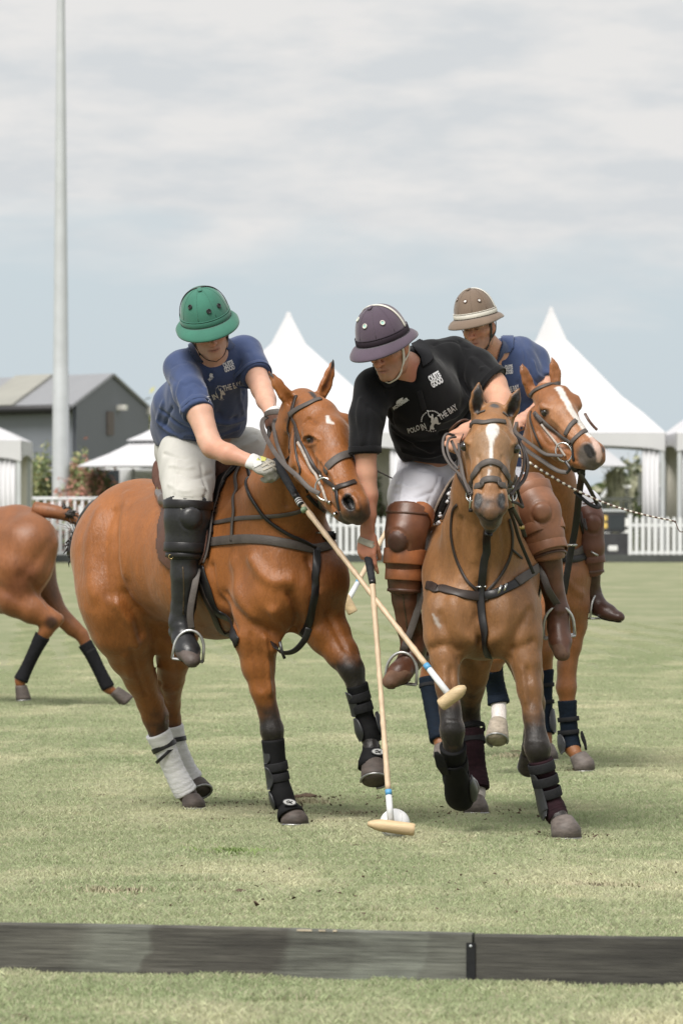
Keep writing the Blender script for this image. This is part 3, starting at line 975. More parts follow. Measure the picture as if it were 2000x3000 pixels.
# --- shed
def shed():
    d0 = 170.0
    s = FPX / d0
    th = thing('shed', 'large dark grey clad shed with pale roof strips behind the light pole', 'building', V3(200, 1600, d0 + 8))
    # gable faces the camera, turned: corner nearest at x=215
    C = V3(215, 1182, d0); C.z = 0
    R_ = V3(437, 1198, d0 + 7); R_.z = 0      # right end of the gable wall
    Lf = V3(-900, 1200, d0 + 22); Lf.z = 0     # long side runs off left
    ze = CAMZ + (HZ - 1186) / s
    gu = (R_ - C); lu = (Lf - C)
    mid = C + gu * .5
    zr = CAMZ + (HZ - 1103) * (mid.y) / FPX
    up = Vector((0, 0, 1))
    vs = [C, R_, R_ + up * ze, mid + up * zr, C + up * ze]
    R2 = R_ + lu; L2 = C + lu; M2 = mid + lu
    vs += [L2, R2, R2 + up * ze, M2 + up * zr, L2 + up * ze]
    link('gable_wall', mesh_of(vs[:5] + [p + lu * .002 for p in vs[:5]], [(0, 1, 2, 3, 4), (9, 8, 7, 6, 5), (0, 5, 6, 1), (1, 6, 7, 2), (4, 9, 5, 0)]), m_shedg, th, smooth=False)
    n2 = Vector((-lu.y, lu.x, 0)).normalized() * .1
    link('side_wall', mesh_of([C, L2, L2 + up * (ze - .03), C + up * (ze - .03)] + [p - n2 for p in (C, L2, L2 + up * (ze - .03), C + up * (ze - .03))],
         [(0, 1, 2, 3), (7, 6, 5, 4), (0, 4, 5, 1), (3, 2, 6, 7)]), m_shed, th, smooth=False)
    link('back_wall', mesh_of([R_ + lu * .01, R2, R2 + up * ze, R_ + lu * .01 + up * ze], [(0, 1, 2, 3)]), m_shed, th, smooth=False)
    ov = gu.normalized() * .35; ol = lu.normalized() * -.25
    def slope(a0, a1, t0, t1, mat, name, lift=0.0):
        p = [a0 + lu * t0, a0 + lu * t1, a1 + lu * t1, a1 + lu * t0]
        nn = (p[1] - p[0]).cross(p[3] - p[0]).normalized()
        if nn.z < 0: nn = -nn
        p = [q + nn * lift for q in p]
        q = [x + nn * .08 for x in p]
        return link(name, mesh_of(p + q, [(0, 1, 2, 3), (7, 6, 5, 4), (0, 4, 5, 1), (1, 5, 6, 2), (2, 6, 7, 3), (3, 7, 4, 0)]), mat, th, smooth=False)
    e0 = C + up * (ze - .12) - ov; r0 = mid + up * zr + Vector((0, 0, .02)); e1 = R_ + up * (ze - .12) + ov
    slope(e0, r0, -.004, 1, m_roof, 'roof'); slope(e1, r0, -.004, 1, m_roof, 'roof')
    L_ = lu.length
    for t0, t1 in ((.135, .225), (.33, .45), (.6, .7)):
        o = slope(e0 + (r0 - e0) * .02, e0 + (r0 - e0) * .97, t0, t1, m_skyl, 'skylight_strip', .085)
    v, f = tube([e0 + up * 0 - ov * .2, e0 + lu - ov * .2], .14, 8); link('gutter', mesh_of(v, f), m_blk, th)
    gn = Vector((gu.y, -gu.x, 0)).normalized()
    def on(px, py, w, h, name, mat, dep=.06):
        # point on gable plane along the camera ray
        o = Vector((0, 0, CAMZ)); dr = (V3(px, py, 10) - o).normalized()
        t = (C - o).dot(gn) / dr.dot(gn); p = o + dr * t
        v, f = box(p + gn * dep * .4, (w, dep, h), Matrix((gu.normalized(), -gn, up)).transposed(), bev=.01)
        return link(name, mesh_of(v, f), mat, th, smooth=False)
    on(321, 1240, .62, .72, 'louvre_window', m_brown)
    lampo = on(346, 1194, .28, .17, 'wall_lamp', m_lampw, .3)
    on(433, 1204, .2, .22, 'wall_lamp', m_lampw, .3)
shed()

# --- marquees
def marquee(px, d, hw, label, wall=True, curtain=True, peak_y=899, eave_y=1268, val_y=1322, group='white peaked marquees behind the picket fence'):
    s = FPX / d; c = V3(px, 1600, d + hw); c.z = 0
    th = thing('marquee', label, 'marquee', c, group)
    zp = CAMZ + (HZ - peak_y) * (d + hw) / FPX; ze = CAMZ + (HZ - eave_y) / s; zv = CAMZ + (HZ - val_y) / s
    # slopes measured off the photograph: (share of half width, share of height)
    prof = [(0, 1), (.03, .95), (.14, .735), (.38, .515), (.62, .29), (.81, .155), (1, 0)]
    vs, fs = [], []
    corners = [(-1, -1), (1, -1), (1, 1), (-1, 1)]
    sub = 6
    ring = []
    for i in range(4):
        a, b = corners[i], corners[(i + 1) % 4]
        for j in range(sub): ring.append((a[0] + (b[0] - a[0]) * j / sub, a[1] + (b[1] - a[1]) * j / sub))
    n = len(ring)
    for (r, h) in prof:
        for k, (x, y) in enumerate(ring):
            edge = (k % sub) / sub; dip = -.12 * math.sin(math.pi * edge) * math.sin(math.pi * min(1, r))
            vs.append(c + Vector((x * hw * max(r, .012), y * hw * max(r, .012), ze + (zp - ze) * h + dip)))
    for i in range(len(prof) - 1):
        for j in range(n): fs.append((i * n + j, (i + 1) * n + j, (i + 1) * n + (j + 1) % n, i * n + (j + 1) % n))
    fs.append(tuple(range(n)))
    o = link('canopy', mesh_of(vs, fs), m_pvc, th, smooth=False)
    sm = o.modifiers.new('thickness', 'SOLIDIFY'); sm.thickness = .02
    # valance with scallops
    for i in range(4):
        a, b = corners[i], corners[(i + 1) % 4]
        vs, fs = [], []
        m = 16
        for j in range(m + 1):
            t = j / m; x, y = a[0] + (b[0] - a[0]) * t, a[1] + (b[1] - a[1]) * t
            sc = .16 * math.sin(math.pi * t) ** .5
            vs += [c + Vector((x * hw * 1.001, y * hw * 1.001, ze - .01)), c + Vector((x * hw * 1.001, y * hw * 1.001, zv + sc))]
        for j in range(m): fs.append((2 * j, 2 * j + 1, 2 * j + 3, 2 * j + 2))
        o = link('valance', mesh_of(vs, fs), m_pvc, th, smooth=False)
        sm = o.modifiers.new('thickness', 'SOLIDIFY'); sm.thickness = .015
    for (x, y) in corners:
        v, f = box(c + Vector((x * (hw - .08), y * (hw - .08), ze / 2)), (.1, .1, ze - .02)); link('post', mesh_of(v, f), m_galv, th, smooth=False)
    def sheet(p0, p1, z0, z1, mat, name, wav=.04, m=30):
        vs, fs = [], []
        dd = (p1 - p0); nn = Vector((-dd.y, dd.x, 0)).normalized()
        for j in range(m + 1):
            t = j / m; q = p0 + dd * t + nn * wav * math.sin(j * 1.9)
            vs += [q + Vector((0, 0, z0)), q + Vector((0, 0, z1))]
        for j in range(m): fs.append((2 * j, 2 * j + 2, 2 * j + 3, 2 * j + 1))
        o = link(name, mesh_of(vs, fs), mat, th, smooth=True)
        sm = o.modifiers.new('thickness', 'SOLIDIFY'); sm.thickness = .01
    if wall: sheet(c + Vector((-hw, hw - .1, 0)), c + Vector((hw, hw - .1, 0)), 0, ze - .1, m_beige, 'back_wall')
    if curtain:
        for (x, w_) in ((-1, .42), (1, -.42)):
            sheet(c + Vector((x * (hw - .15), -hw + .1, 0)), c + Vector((x * (hw - .15) + w_, -hw + .1, 0)), .02, ze - .15, m_pvc, 'curtain', .03, 12)
marquee(845, 140, 3.1, 'white peaked marquee between the green and purple helmets', peak_y=914)
marquee(1613, 140, 2.72, 'white peaked marquee rising above the blaze faced horse at right', wall=False, peak_y=899)
marquee(2355, 139.5, 3.42, 'white marquee at the right edge of the photo with beige lining')
marquee(-205, 133, 2.32, 'white marquee cut by the left edge of the photo with beige lining', peak_y=1120, eave_y=1290, val_y=1352)

def market_umbrella(px, d, hw, label):
    c = V3(px, 1600, d); c.z = 0
    th = thing('market_umbrella', label, 'umbrella', c)
    s = FPX / d
    z0 = CAMZ + (HZ - 1366) / s; z1 = CAMZ + (HZ - 1290) / s; z2 = CAMZ + (HZ - 1250) / s
    def cone(r0, za, r1, zb, name):
        vs = []; n = 8
        for (r, z) in ((r0, za), ((r0 + r1) / 2, (za * .55 + zb * .45)), (r1, zb)):
            for k in range(n):
                a = 2 * math.pi * (k + .5) / n; vs.append(c + Vector((math.cos(a) * r, math.sin(a) * r, z)))
        fs = [(i * n + j, i * n + (j + 1) % n, (i + 1) * n + (j + 1) % n, (i + 1) * n + j) for i in range(2) for j in range(n)]
        fs.append(tuple(range(2 * n, 3 * n)))
        o = link(name, mesh_of(vs, fs), m_pvc, th, smooth=False); q = o.modifiers.new('t', 'SOLIDIFY'); q.thickness = .02
    cone(hw, z0, .45, z1 + .06, 'canopy'); cone(.85, z1, .06, z2, 'vent_cap')
    v, f = tube([c, c + Vector((0, 0, z2))], .03, 10); link('pole', mesh_of(v, f), m_galv, th)
market_umbrella(465, 141.5, 2.15, 'wide white market umbrella behind the back of the left rider')
market_umbrella(1695, 150.0, 1.35, 'small white umbrella canopy seen under the marquee by the horse muzzle')

# white booth behind the umbrella
def booth():
    c = V3(425, 1600, 144); c.z = 0; th = thing('booth', 'white walled booth under the umbrella beside the flowering hedge', 'booth', c)
    link('wall', mesh_of(*box(c + Vector((0, 0, 1.15)), (1.25, .9, 2.3), bev=.02)), m_white, th, smooth=False)
    link('counter', mesh_of(*box(c + Vector((0, -.5, 1.0)), (1.3, .25, .05))), m_beige, th, smooth=False)
    v, f = tube([c + Vector((-.27, -.7, 0)), c + Vector((-.27, -.7, 2.3))], .035, 8); link('corner_pole', mesh_of(v, f), m_galv, th)
booth()

# --- hedges and bushes
def foliage(c, r, n, leaf, mats, seed, flat=.0):
    """crown of leaf sized faces in clumps; returns list of meshes by material"""
    R = np.random.RandomState(seed); c = A(c); r = A(r)
    nc = max(6, int(n / 60)); cc = R.normal(size=(nc, 3)); cc /= np.linalg.norm(cc, axis=1)[:, None]
    cc = cc * R.uniform(.35, .95, nc)[:, None] * r
    out = []
    for mi, mat in enumerate(mats):
        m = n // len(mats)
        k = R.randint(0, nc, m)
        p = c + cc[k] + R.normal(size=(m, 3)) * r * .17
        p = p[p[:, 2] > .02]; m = len(p)
        u = R.normal(size=(m, 3)); u /= np.linalg.norm(u, axis=1)[:, None]
        w = np.cross(u, R.normal(size=(m, 3))); w /= np.linalg.norm(w, axis=1)[:, None]
        l = leaf * R.uniform(.6, 1.4, m)[:, None]
        v = np.stack([p - u * l, p + w * l * .45, p + u * l, p - w * l * .45], 1).reshape(-1, 3)
        out.append((v, np.arange(m * 4).reshape(-1, 4), mat))
    return out
def bush(name, label, cat, px, d, hw_px, top_y, mats, n, leaf, seed, depth=1.0, group=None, base=0.0, trunk=True):
    s = FPX / d; c = V3(px, 1600, d); c.z = 0
    top = CAMZ + (HZ - top_y) / s
    th = thing(name, label, cat, c, group)
    for (v, f, mat) in foliage(c + Vector((0, 0, (top + base) / 2)), (hw_px / s, depth, (top - base) / 2), n, leaf, mats, seed):
        link('foliage', mesh_of(v, f), mat, th, smooth=False)
    if trunk:
        R = random.Random(seed)
        parts = []
        for i in range(5):
            e = c + Vector((R.uniform(-.5, .5) * hw_px / s, R.uniform(-.3, .3), top * R.uniform(.5, .8)))
            parts.append(tube([c + Vector((R.uniform(-.1, .1), 0, -.05)), c.lerp(e, .5) + Vector((R.uniform(-.1, .1), 0, .1)), e], [.05, .035, .012], 6))
        link('stem', mesh_of(*merge(*parts)), m_bark, th)
m_bark = surf('bark', (.12, .09, .065), .9, .2, 10)
m_leaf = surf('hedge_leaf', (.16, .21, .08), .6, .35, 6, bump=0)
m_leafd = surf('dark_leaf', (.085, .11, .05), .6, .35, 6, bump=0)
m_leafy = surf('yellow_leaf', (.36, .36, .16), .6, .3, 6, bump=0)
m_flow = surf('pink_red_leaf', (.50, .24, .19), .6, .35, 6, bump=0)
m_sedge = surf('sedge', (.30, .30, .21), .8, .3, 6, bump=0)
bush('hedge', 'green hedge bush directly left of the light pole base', 'hedge', 120, 143, 55, 1335, [m_leaf, m_leafy, m_leafd], 5200, .06, 1)
bush('hedge', 'green bush topped yellow just right of the light pole', 'hedge', 225, 144, 50, 1325, [m_leafy, m_leaf, m_flow], 4200, .06, 2)
bush('flowering_shrub', 'pink red flowering shrub between the light pole and the booth', 'shrub', 290, 142, 62, 1355, [m_flow, m_flow, m_leafd, m_leaf], 5200, .055, 3)
bush('flowering_shrub', 'low reddish shrub behind the rail at far left', 'shrub', 205, 140.8, 70, 1400, [m_flow, m_leaf, m_flow], 4200, .055, 4)
bush('shrub', 'small dark shrub seen between the reaching arm and the white breeches', 'shrub', 1105, 146, 40, 1390, [m_leafd, m_leaf], 1800, .05, 5)
bush('shrub', 'dark green leafy shrub by the right picket fence', 'shrub', 1885, 142, 42, 1432, [m_leafd, m_leaf], 3600, .06, 6)
bush('tree', 'distant round tree right of the shed gable', 'tree', 447, 185, 30, 1180, [m_leafd, m_leafy], 1800, .13, 8, group=None)
bush('tree', 'low distant trees beyond the field at the right edge under the marquee', 'tree', 1840, 190, 70, 1345, [m_sedge, m_leafd], 2400, .12, 9)
def sedge(px, d, w, top_y, label, seed):
    c = V3(px, 1600, d); c.z = 0; s = FPX / d; H = CAMZ + (HZ - top_y) / s; R = random.Random(seed)
    parts = []
    for i in range(420):
        a = R.uniform(0, 6.28); q = R.uniform(.0, .25); b = c + Vector((math.cos(a) * q * w / s, math.sin(a) * q, .55))
        l = H * R.uniform(.5, 1.0) - .5; ln = R.uniform(.1, .9) * w / s
        m_ = b + Vector((math.cos(a) * ln * .4, math.sin(a) * ln * .4, l * .8)); e = b + Vector((math.cos(a) * ln, math.sin(a) * ln, l * R.uniform(.5, 1)))
        sd_ = Vector((.02, 0, 0))
        parts.append(([b - sd_, b + sd_, m_ + sd_, m_ - sd_, e], [(0, 1, 2, 3), (3, 2, 4)]))
    o = link('ornamental_grass', mesh_of(*merge(*parts)), m_sedge, smooth=False)
    setp(o, label, 'grass plant', 'tall ornamental grasses')
sedge(1800, 150, 48, 1338, 'tall drooping ornamental grass just right of the blaze faced muzzle', 3)
sedge(1865, 153, 36, 1370, 'second browner ornamental grass nearer the marquee post', 4)
sedge(1120, 152, 30, 1330, 'ornamental grass behind the marquee curtain by the reaching arm', 5)

# planter bank under the grasses
o = link('bank', mesh_of(*box(V3(1800, 1600, 153) * 1.0 + Vector((0, 0, -V3(1800, 1600, 153).z + .25)), (3.4, 3, .5), bev=.1)), m_ground, smooth=False)
setp(o, 'low grassy planting bank behind the white rails at right', kind='structure')

# --- picket fence
def picket_run(px0, px1, d, label):
    a = V3(px0, 1600, d); b = V3(px1, 1600, d); a.z = b.z = 0
    th = thing('picket_fence', label, 'fence', a, 'white picket fences along the far side')
    sp = .152; n = int((b - a).length / sp)
    top = CAMZ + (HZ - 1512) * d / FPX
    w = .085
    pv = [(-w / 2, 0, .05), (w / 2, 0, .05), (w / 2, 0, top - .06), (0, 0, top), (-w / 2, 0, top - .06)]
    v0 = [Vector(p) for p in pv] + [Vector(p) + Vector((0, .02, 0)) for p in pv]
    f0 = [(0, 1, 2, 3, 4), (9, 8, 7, 6, 5)] + [(i, i + 5, (i + 1) % 5 + 5, (i + 1) % 5) for i in range(5)]
    me = mesh_of(v0, f0); me.materials.append(m_white)
    for i in range(n):
        o = bpy.data.objects.new('picket', me); COL.objects.link(o)
        o.location = a + Vector((i * sp, 0, rnd.uniform(-.006, .006))); parent_to(o, th)
    for z in (.22, top - .22):
        v, f = box((a + b) / 2 + Vector((0, .045, z)), ((b - a).length, .045, .07)); link('rail', mesh_of(v, f), m_white, th, smooth=False)
    for i in range(0, n, 12):
        v, f = box(a + Vector((i * sp, .11, top / 2)), (.09, .09, top + .1)); link('post', mesh_of(v, f), m_white, th, smooth=False)
picket_run(-60, 330, 138.7, 'white picket fence behind the rumps of the two horses at left')
picket_run(960, 1330, 138.7, 'white picket fence glimpsed beyond the hand gripping the mallet')
picket_run(1845, 2080, 138.7, 'white picket fence to the right of the black cases')
def rail_run(px0, px1, d, y_top, n, label, posts_w=.05):
    a = V3(px0, 1600, d); b = V3(px1, 1600, d); a.z = b.z = 0; top = CAMZ + (HZ - y_top) * d / FPX
    th = thing('railing', label, 'railing', a)
    for z in (top, top * .52, .12):
        v, f = tube([a + Vector((0, 0, z)), b + Vector((0, 0, z))], .042, 8); link('rail', mesh_of(v, f), m_white, th)
    for i in range(n + 1):
        p = a.lerp(b, i / n); v, f = tube([p, p + Vector((0, 0, top))], .026, 8); link('upright', mesh_of(v, f), m_white, th)
rail_run(88, 330, 140.0, 1461, 11, 'white tubular railing in front of the flowering shrubs at left')
rail_run(1700, 1935, 143.5, 1462, 8, 'white railing behind the black cases at right')
v, f = box(V3(1873, 1480, 141.5), (.11, .11, 1.6)); o = link('gate_post', mesh_of(v, f), m_white, smooth=False)
setp(o, 'single tall white post standing above the right picket fence', 'post')
v, f = box(V3(238, 1555, 139.6), (.13, .13, 1.25)); o = link('gate_post', mesh_of(v, f), m_white, smooth=False)
setp(o, 'thicker white post in the left railing near the knotted tail', 'post')

# far sideboard
def far_board():
    d = 137.2; a = V3(-400, 1600, d); b = V3(2500, 1600, d); a.z = b.z = 0
    th = thing('sideboard', 'long dark far sideboard below the picket fences', 'board', a)
    L_ = (b - a).length; n = 7; h = CAMZ + (HZ - 1625) * d / FPX
    for i in range(n):
        v, f = box(a + Vector((L_ * (i + .5) / n, 0, h / 2)), (L_ / n - .01, .05, h)); link('plank', mesh_of(v, f), m_brd3, th, smooth=False)
far_board()

# black cases (stage / generator) at right
def cases():
    d = 139.3
    mk = surf('black_case', (.035, .035, .04), .5, .2, 5)
    my = surf('yellow_label', (.65, .45, .12), .5, .1, 5)
    mw = surf('white_label', (.7, .7, .7), .5, .1, 5)
    def pb(x0, x1, y0, y1, dep, dd=0):
        p0 = V3(x0, y0, d + dd); p1 = V3(x1, y1, d + dd); c = (p0 + p1) / 2
        return box(Vector((c.x, d + dd + dep / 2, c.z)), (abs(p1.x - p0.x), dep, abs(p1.z - p0.z)), bev=.015)
    c = V3(1800, 1640, d); c.z = 0
    th = thing('equipment_case', 'wide black equipment case with a white label standing behind the far board', 'case', c)
    link('case_body', mesh_of(*pb(1752, 1842, 1562, 1630, .6)), mk, th, smooth=False)
    link('label_plate', mesh_of(*pb(1780, 1808, 1598, 1614, .02, -.012)), mw, th, smooth=False)
    th = thing('generator', 'dark open cabinet with yellow dials on top of the black case', 'generator', c + Vector((0, 0, .6)))
    link('cabinet', mesh_of(*pb(1756, 1830, 1500, 1560, .5)), mk, th, smooth=False)
    link('lid', mesh_of(*pb(1752, 1834, 1492, 1500, .56, -.03)), m_galv, th, smooth=False)
    link('control_panel', mesh_of(*pb(1784, 1828, 1508, 1552, .02, -.012)), m_glass, th, smooth=False)
    link('dial_panel', mesh_of(*pb(1762, 1778, 1510, 1526, .02, -.012)), my, th, smooth=False)
    link('dial_panel', mesh_of(*pb(1762, 1778, 1532, 1548, .02, -.012)), my, th, smooth=False)
cases()

# parked vehicles beyond the hedges
def car(px, d, paint, label, L_=4.4, H_=1.5, W2=1.75, suv=0.0, rz=0.0):
    c = V3(px, 1600, d); c.z = 0
    th = thing('parked_car', label, 'car', c, 'cars parked beyond the fence')
    prof = [(-L_ / 2, .45), (-L_ / 2 + .03, .85), (-L_ * .30, .98), (-L_ * .16, H_ - .05), (L_ * .2 + suv, H_), (L_ * .36 + suv, 1.0), (L_ / 2 - .02, .92), (L_ / 2, .45), (L_ * .36, .28), (-L_ * .38, .28)]
    def ext(pr, w, dz=0):
        n = len(pr); vs = [c + Vector((x, -w / 2, z)) for x, z in pr] + [c + Vector((x, w / 2, z)) for x, z in pr]
        fs = [tuple(range(n)), tuple(range(2 * n - 1, n - 1, -1))] + [(i, i + n, (i + 1) % n + n, (i + 1) % n) for i in range(n)]
        return vs, fs
    bm = bmesh.new(); v, f = ext(prof, W2)
    link('body', mesh_of(v, f), paint, th, smooth=False)
    win = [(-L_ * .27, 1.0), (-L_ * .155, H_ - .12), (L_ * .19 + suv, H_ - .08), (L_ * .33 + suv, 1.02)]
    v, f = ext(win, W2 + .02); link('window', mesh_of(v, f), m_glass, th, smooth=False)
    for x in (-L_ * .3, L_ * .3):
        for y in (-W2 / 2 + .08, W2 / 2 - .08):
            v, f = tube([c + Vector((x, y - .1, .32)), c + Vector((x, y + .1, .32))], .32, 20)
            w_ = link('wheel', mesh_of(v, f), m_tyre, th)
            v, f = tube([c + Vector((x, y - .115, .32)), c + Vector((x, y + .115, .32))], .19, 16); link('rim', mesh_of(v, f), m_galv, w_) if False else link('wheel_rim', mesh_of(v, f), m_galv, th)
    bm.free()
m_tyre = surf('tyre', (.02, .02, .02), .8, .2, 5)
p_sil = surf('silver_paint', (.55, .57, .60), .3, .03, 1, bump=0, coat=.5, metal=.3)
p_blu = surf('blue_paint', (.06, .16, .42), .3, .03, 1, bump=0, coat=.5)
p_whi = surf('white_car_paint', (.75, .75, .76), .3, .03, 1, bump=0, coat=.5)
car(140, 163, p_sil, 'pale silver car roof showing over the hedge by the light pole', H_=2.45, suv=.3)
car(290, 166, p_whi, 'white van top showing over the hedge right of the light pole', H_=2.5, suv=.3)
car(1850, 168, p_whi, 'white car parked beyond the ornamental grasses at right', H_=2.0)
def far_hedge():
    R = np.random.RandomState(5); n = 26000
    x = R.uniform(-16, 16, n); y = 178 + R.normal(0, .7, n); H = 2.2 + .5 * np.sin(x * 1.3) + .35 * np.sin(x * 3.1 + 1)
    z = H * R.uniform(0, 1, n) ** .6
    p = np.stack([x, y, z], 1); u = R.normal(size=(n, 3)); u /= np.linalg.norm(u, axis=1)[:, None]
    w = np.cross(u, R.normal(size=(n, 3))); w /= np.linalg.norm(w, axis=1)[:, None]
    v = np.stack([p - u * .16, p + w * .1, p + u * .16, p - w * .1], 1)
    for k, mt, nm in ((0, m_sedge, 'olive'), (1, m_leaf, 'green')):
        q = v[k::2].reshape(-1, 3); o = link('hedgerow', mesh_of(q, np.arange(len(q)).reshape(-1, 4)), mt, smooth=False)
        setp(o, 'long %s hedgerow closing the view beyond the marquees' % nm, kind='stuff')
far_hedge()
# ================================================================== HORSES
def coat_mat():
    m, nt, bs = new_mat('horse_coat'); L = nt.links.new
    at = nadd(nt, 'ShaderNodeAttribute', attribute_name='Col')
    t = nadd(nt, 'ShaderNodeTexCoord')
    m1 = nadd(nt, 'ShaderNodeMapping'); m1.inputs['Scale'].default_value = (1, 1, .4); L(t.outputs['Object'], m1.inputs['Vector'])
    big = nadd(nt, 'ShaderNodeTexNoise', i_Scale=7.0, i_Detail=6, i_Roughness=.6, i_Distortion=.6); L(m1.outputs[0], big.inputs['Vector'])
    fin = nadd(nt, 'ShaderNodeTexNoise', i_Scale=95.0, i_Detail=4, i_Roughness=.7, i_Distortion=1.2); L(m1.outputs[0], fin.inputs['Vector'])
    med = nadd(nt, 'ShaderNodeTexNoise', i_Scale=26.0, i_Detail=4, i_Roughness=.6, i_Distortion=.8); L(m1.outputs[0], med.inputs['Vector'])
    v1 = nadd(nt, 'ShaderNodeMapRange', i_From_Min=.3, i_From_Max=.7, i_To_Min=.80, i_To_Max=1.2); L(big.outputs['Fac'], v1.inputs['Value'])
    v2 = nadd(nt, 'ShaderNodeMapRange', i_From_Min=.3, i_From_Max=.7, i_To_Min=.84, i_To_Max=1.16); L(fin.outputs['Fac'], v2.inputs['Value'])
    mu = nadd(nt, 'ShaderNodeMath', operation='MULTIPLY'); L(v1.outputs[0], mu.inputs[0]); L(v2.outputs[0], mu.inputs[1])
    hs = nadd(nt, 'ShaderNodeHueSaturation'); L(at.outputs['Color'], hs.inputs['Color']); L(mu.outputs[0], hs.inputs['Value']); L(hs.outputs[0], bs.inputs['Base Color'])
    r = nadd(nt, 'ShaderNodeMapRange', i_From_Min=.35, i_From_Max=.65, i_To_Min=.36, i_To_Max=.56); L(big.outputs['Fac'], r.inputs['Value']); L(r.outputs[0], bs.inputs['Roughness'])
    bs.inputs['Specular IOR Level'].default_value = .5
    bs.inputs['Sheen Weight'].default_value = .18; bs.inputs['Sheen Roughness'].default_value = .35; bs.inputs['Sheen Tint'].default_value = (1, .8, .65, 1)
    b1 = nadd(nt, 'ShaderNodeBump', i_Strength=.6, i_Distance=.006); L(med.outputs['Fac'], b1.inputs['Height'])
    b2 = nadd(nt, 'ShaderNodeBump', i_Strength=.7, i_Distance=.003); L(fin.outputs['Fac'], b2.inputs['Height']); L(b1.outputs[0], b2.inputs['Normal'])
    L(b2.outputs[0], bs.inputs['Normal'])
    return m
m_coat = coat_mat()
m_eye = surf('eye', (.012, .008, .006), .06, .1, 40, bump=0, coat=1.0)
m_hair = surf('horse_hair', (.02, .015, .013), .45, .3, 60, bump=.6, bscale=120, stretch=(1, 1, .1))
m_hoof = surf('hoof', (.115, .095, .085), .6, .35, 25, bump=.5, bscale=60, stretch=(1, 1, 3))
m_hoofp = surf('pale_hoof', (.30, .255, .20), .6, .35, 25, bump=.5, bscale=60, stretch=(1, 1, 3))
m_hoofd = surf('dark_hoof', (.07, .055, .048), .65, .35, 25, bump=.5, bscale=60, stretch=(1, 1, 3))
m_shoe = surf('horseshoe', (.3, .3, .3), .4, .2, 20, metal=.8)
m_bootb = surf('neoprene', (.008, .008, .009), .75, .3, 20, bump=.4, bscale=200, bdist=.001)
m_bootr = surf('rubber_shell', (.028, .029, .032), .38, .25, 12, bump=.2)
m_velcro = surf('boot_strap', (.018, .018, .020), .75, .2, 40, bump=.5, bscale=300)
m_navy = surf('navy_bandage', (.005, .010, .019), .8, .3, 30, bump=.5, bscale=160, stretch=(1, 1, 2))
m_wine = surf('burgundy_bandage', (.018, .007, .010), .85, .35, 30, bump=.5, bscale=160, stretch=(1, 1, 2))
m_blackb = surf('black_bandage', (.010, .010, .012), .85, .3, 30, bump=.5, bscale=160)
m_whiteb = surf('white_bandage', (.70, .70, .72), .75, .12, 20, bump=.7, bscale=50, stretch=(1, 1, 4))
m_tape = surf('black_tape', (.012, .012, .014), .4, .2, 30)
m_lea = surf('dark_leather', (.026, .017, .014), .50, .3, 18, bump=.35, bscale=150, bdist=.0012)
m_leag = surf('grey_worn_leather', (.072, .060, .054), .58, .25, 14, bump=.35, bscale=120)
m_leab = surf('black_leather', (.010, .009, .010), .38, .3, 18, bump=.3, bscale=150, bdist=.0012)
m_leabr = surf('brown_leather', (.075, .032, .018), .45, .3, 14, bump=.35, bscale=120)
m_tan = surf('tan_leather', (.27, .095, .035), .42, .28, 14, bump=.35, bscale=110, bdist=.0015)
m_metal = surf('polished_steel', (.62, .62, .60), .25, .1, 10, bump=0, metal=1.0)
m_brass = surf('brass', (.55, .40, .18), .3, .1, 10, bump=0, metal=1.0)
m_rope = surf('pale_cord', (.38, .33, .29), .8, .3, 60, bump=.8, bscale=200)

def hoof(P0, P1, front, w, mat, parent, shoe=True, lat=None, flat=None):
    """hoof from coronet P0 to sole P1 (world), flaring, toe towards front"""
    P0, P1 = Vector(P0), Vector(P1); ax = (P1 - P0); z = ax.normalized()
    f = Vector(front); f = (f - z * f.dot(z)).normalized(); l = z.cross(f).normalized()
    vs, fs = [], []; seg = 24; rings = 7
    for i in range(rings):
        t = i / (rings - 1)
        r = w * (.74 + .26 * t ** .9) * (1.0 if i < rings - 1 else .985)
        cc = P0 + ax * t + f * (w * .22 * t)
        for j in range(seg):
            a = 2 * math.pi * j / seg
            c_, s_ = math.cos(a), math.sin(a)
            rr = r * (1.0 if c_ > -.3 else .88)
            p = cc + f * (c_ * rr * 1.08) + l * (s_ * rr)
            if flat is not None and i == rings - 1: p.z = flat
            vs.append(p)
    for i in range(rings - 1):
        for j in range(seg): fs.append((i * seg + j, i * seg + (j + 1) % seg, (i + 1) * seg + (j + 1) % seg, (i + 1) * seg + j))
    fs.append(tuple(range(seg))[::-1]); fs.append(tuple((rings - 1) * seg + j for j in range(seg)))
    o = link('hoof', mesh_of(vs, fs), mat, parent)
    if shoe:
        P = []; zz = z * .003
        for j in range(13):
            a = math.radians(-135 + 270 * j / 12)
            P.append(P1 + f * (w * .22 + math.cos(a) * w * .98) + l * math.sin(a) * w * .93 + zz)
        if flat is not None:
            for p in P: p.z = flat + .003
        v, q = tube(P, .0055, 6); link('horseshoe', mesh_of(v, q), m_shoe, parent)
    return o
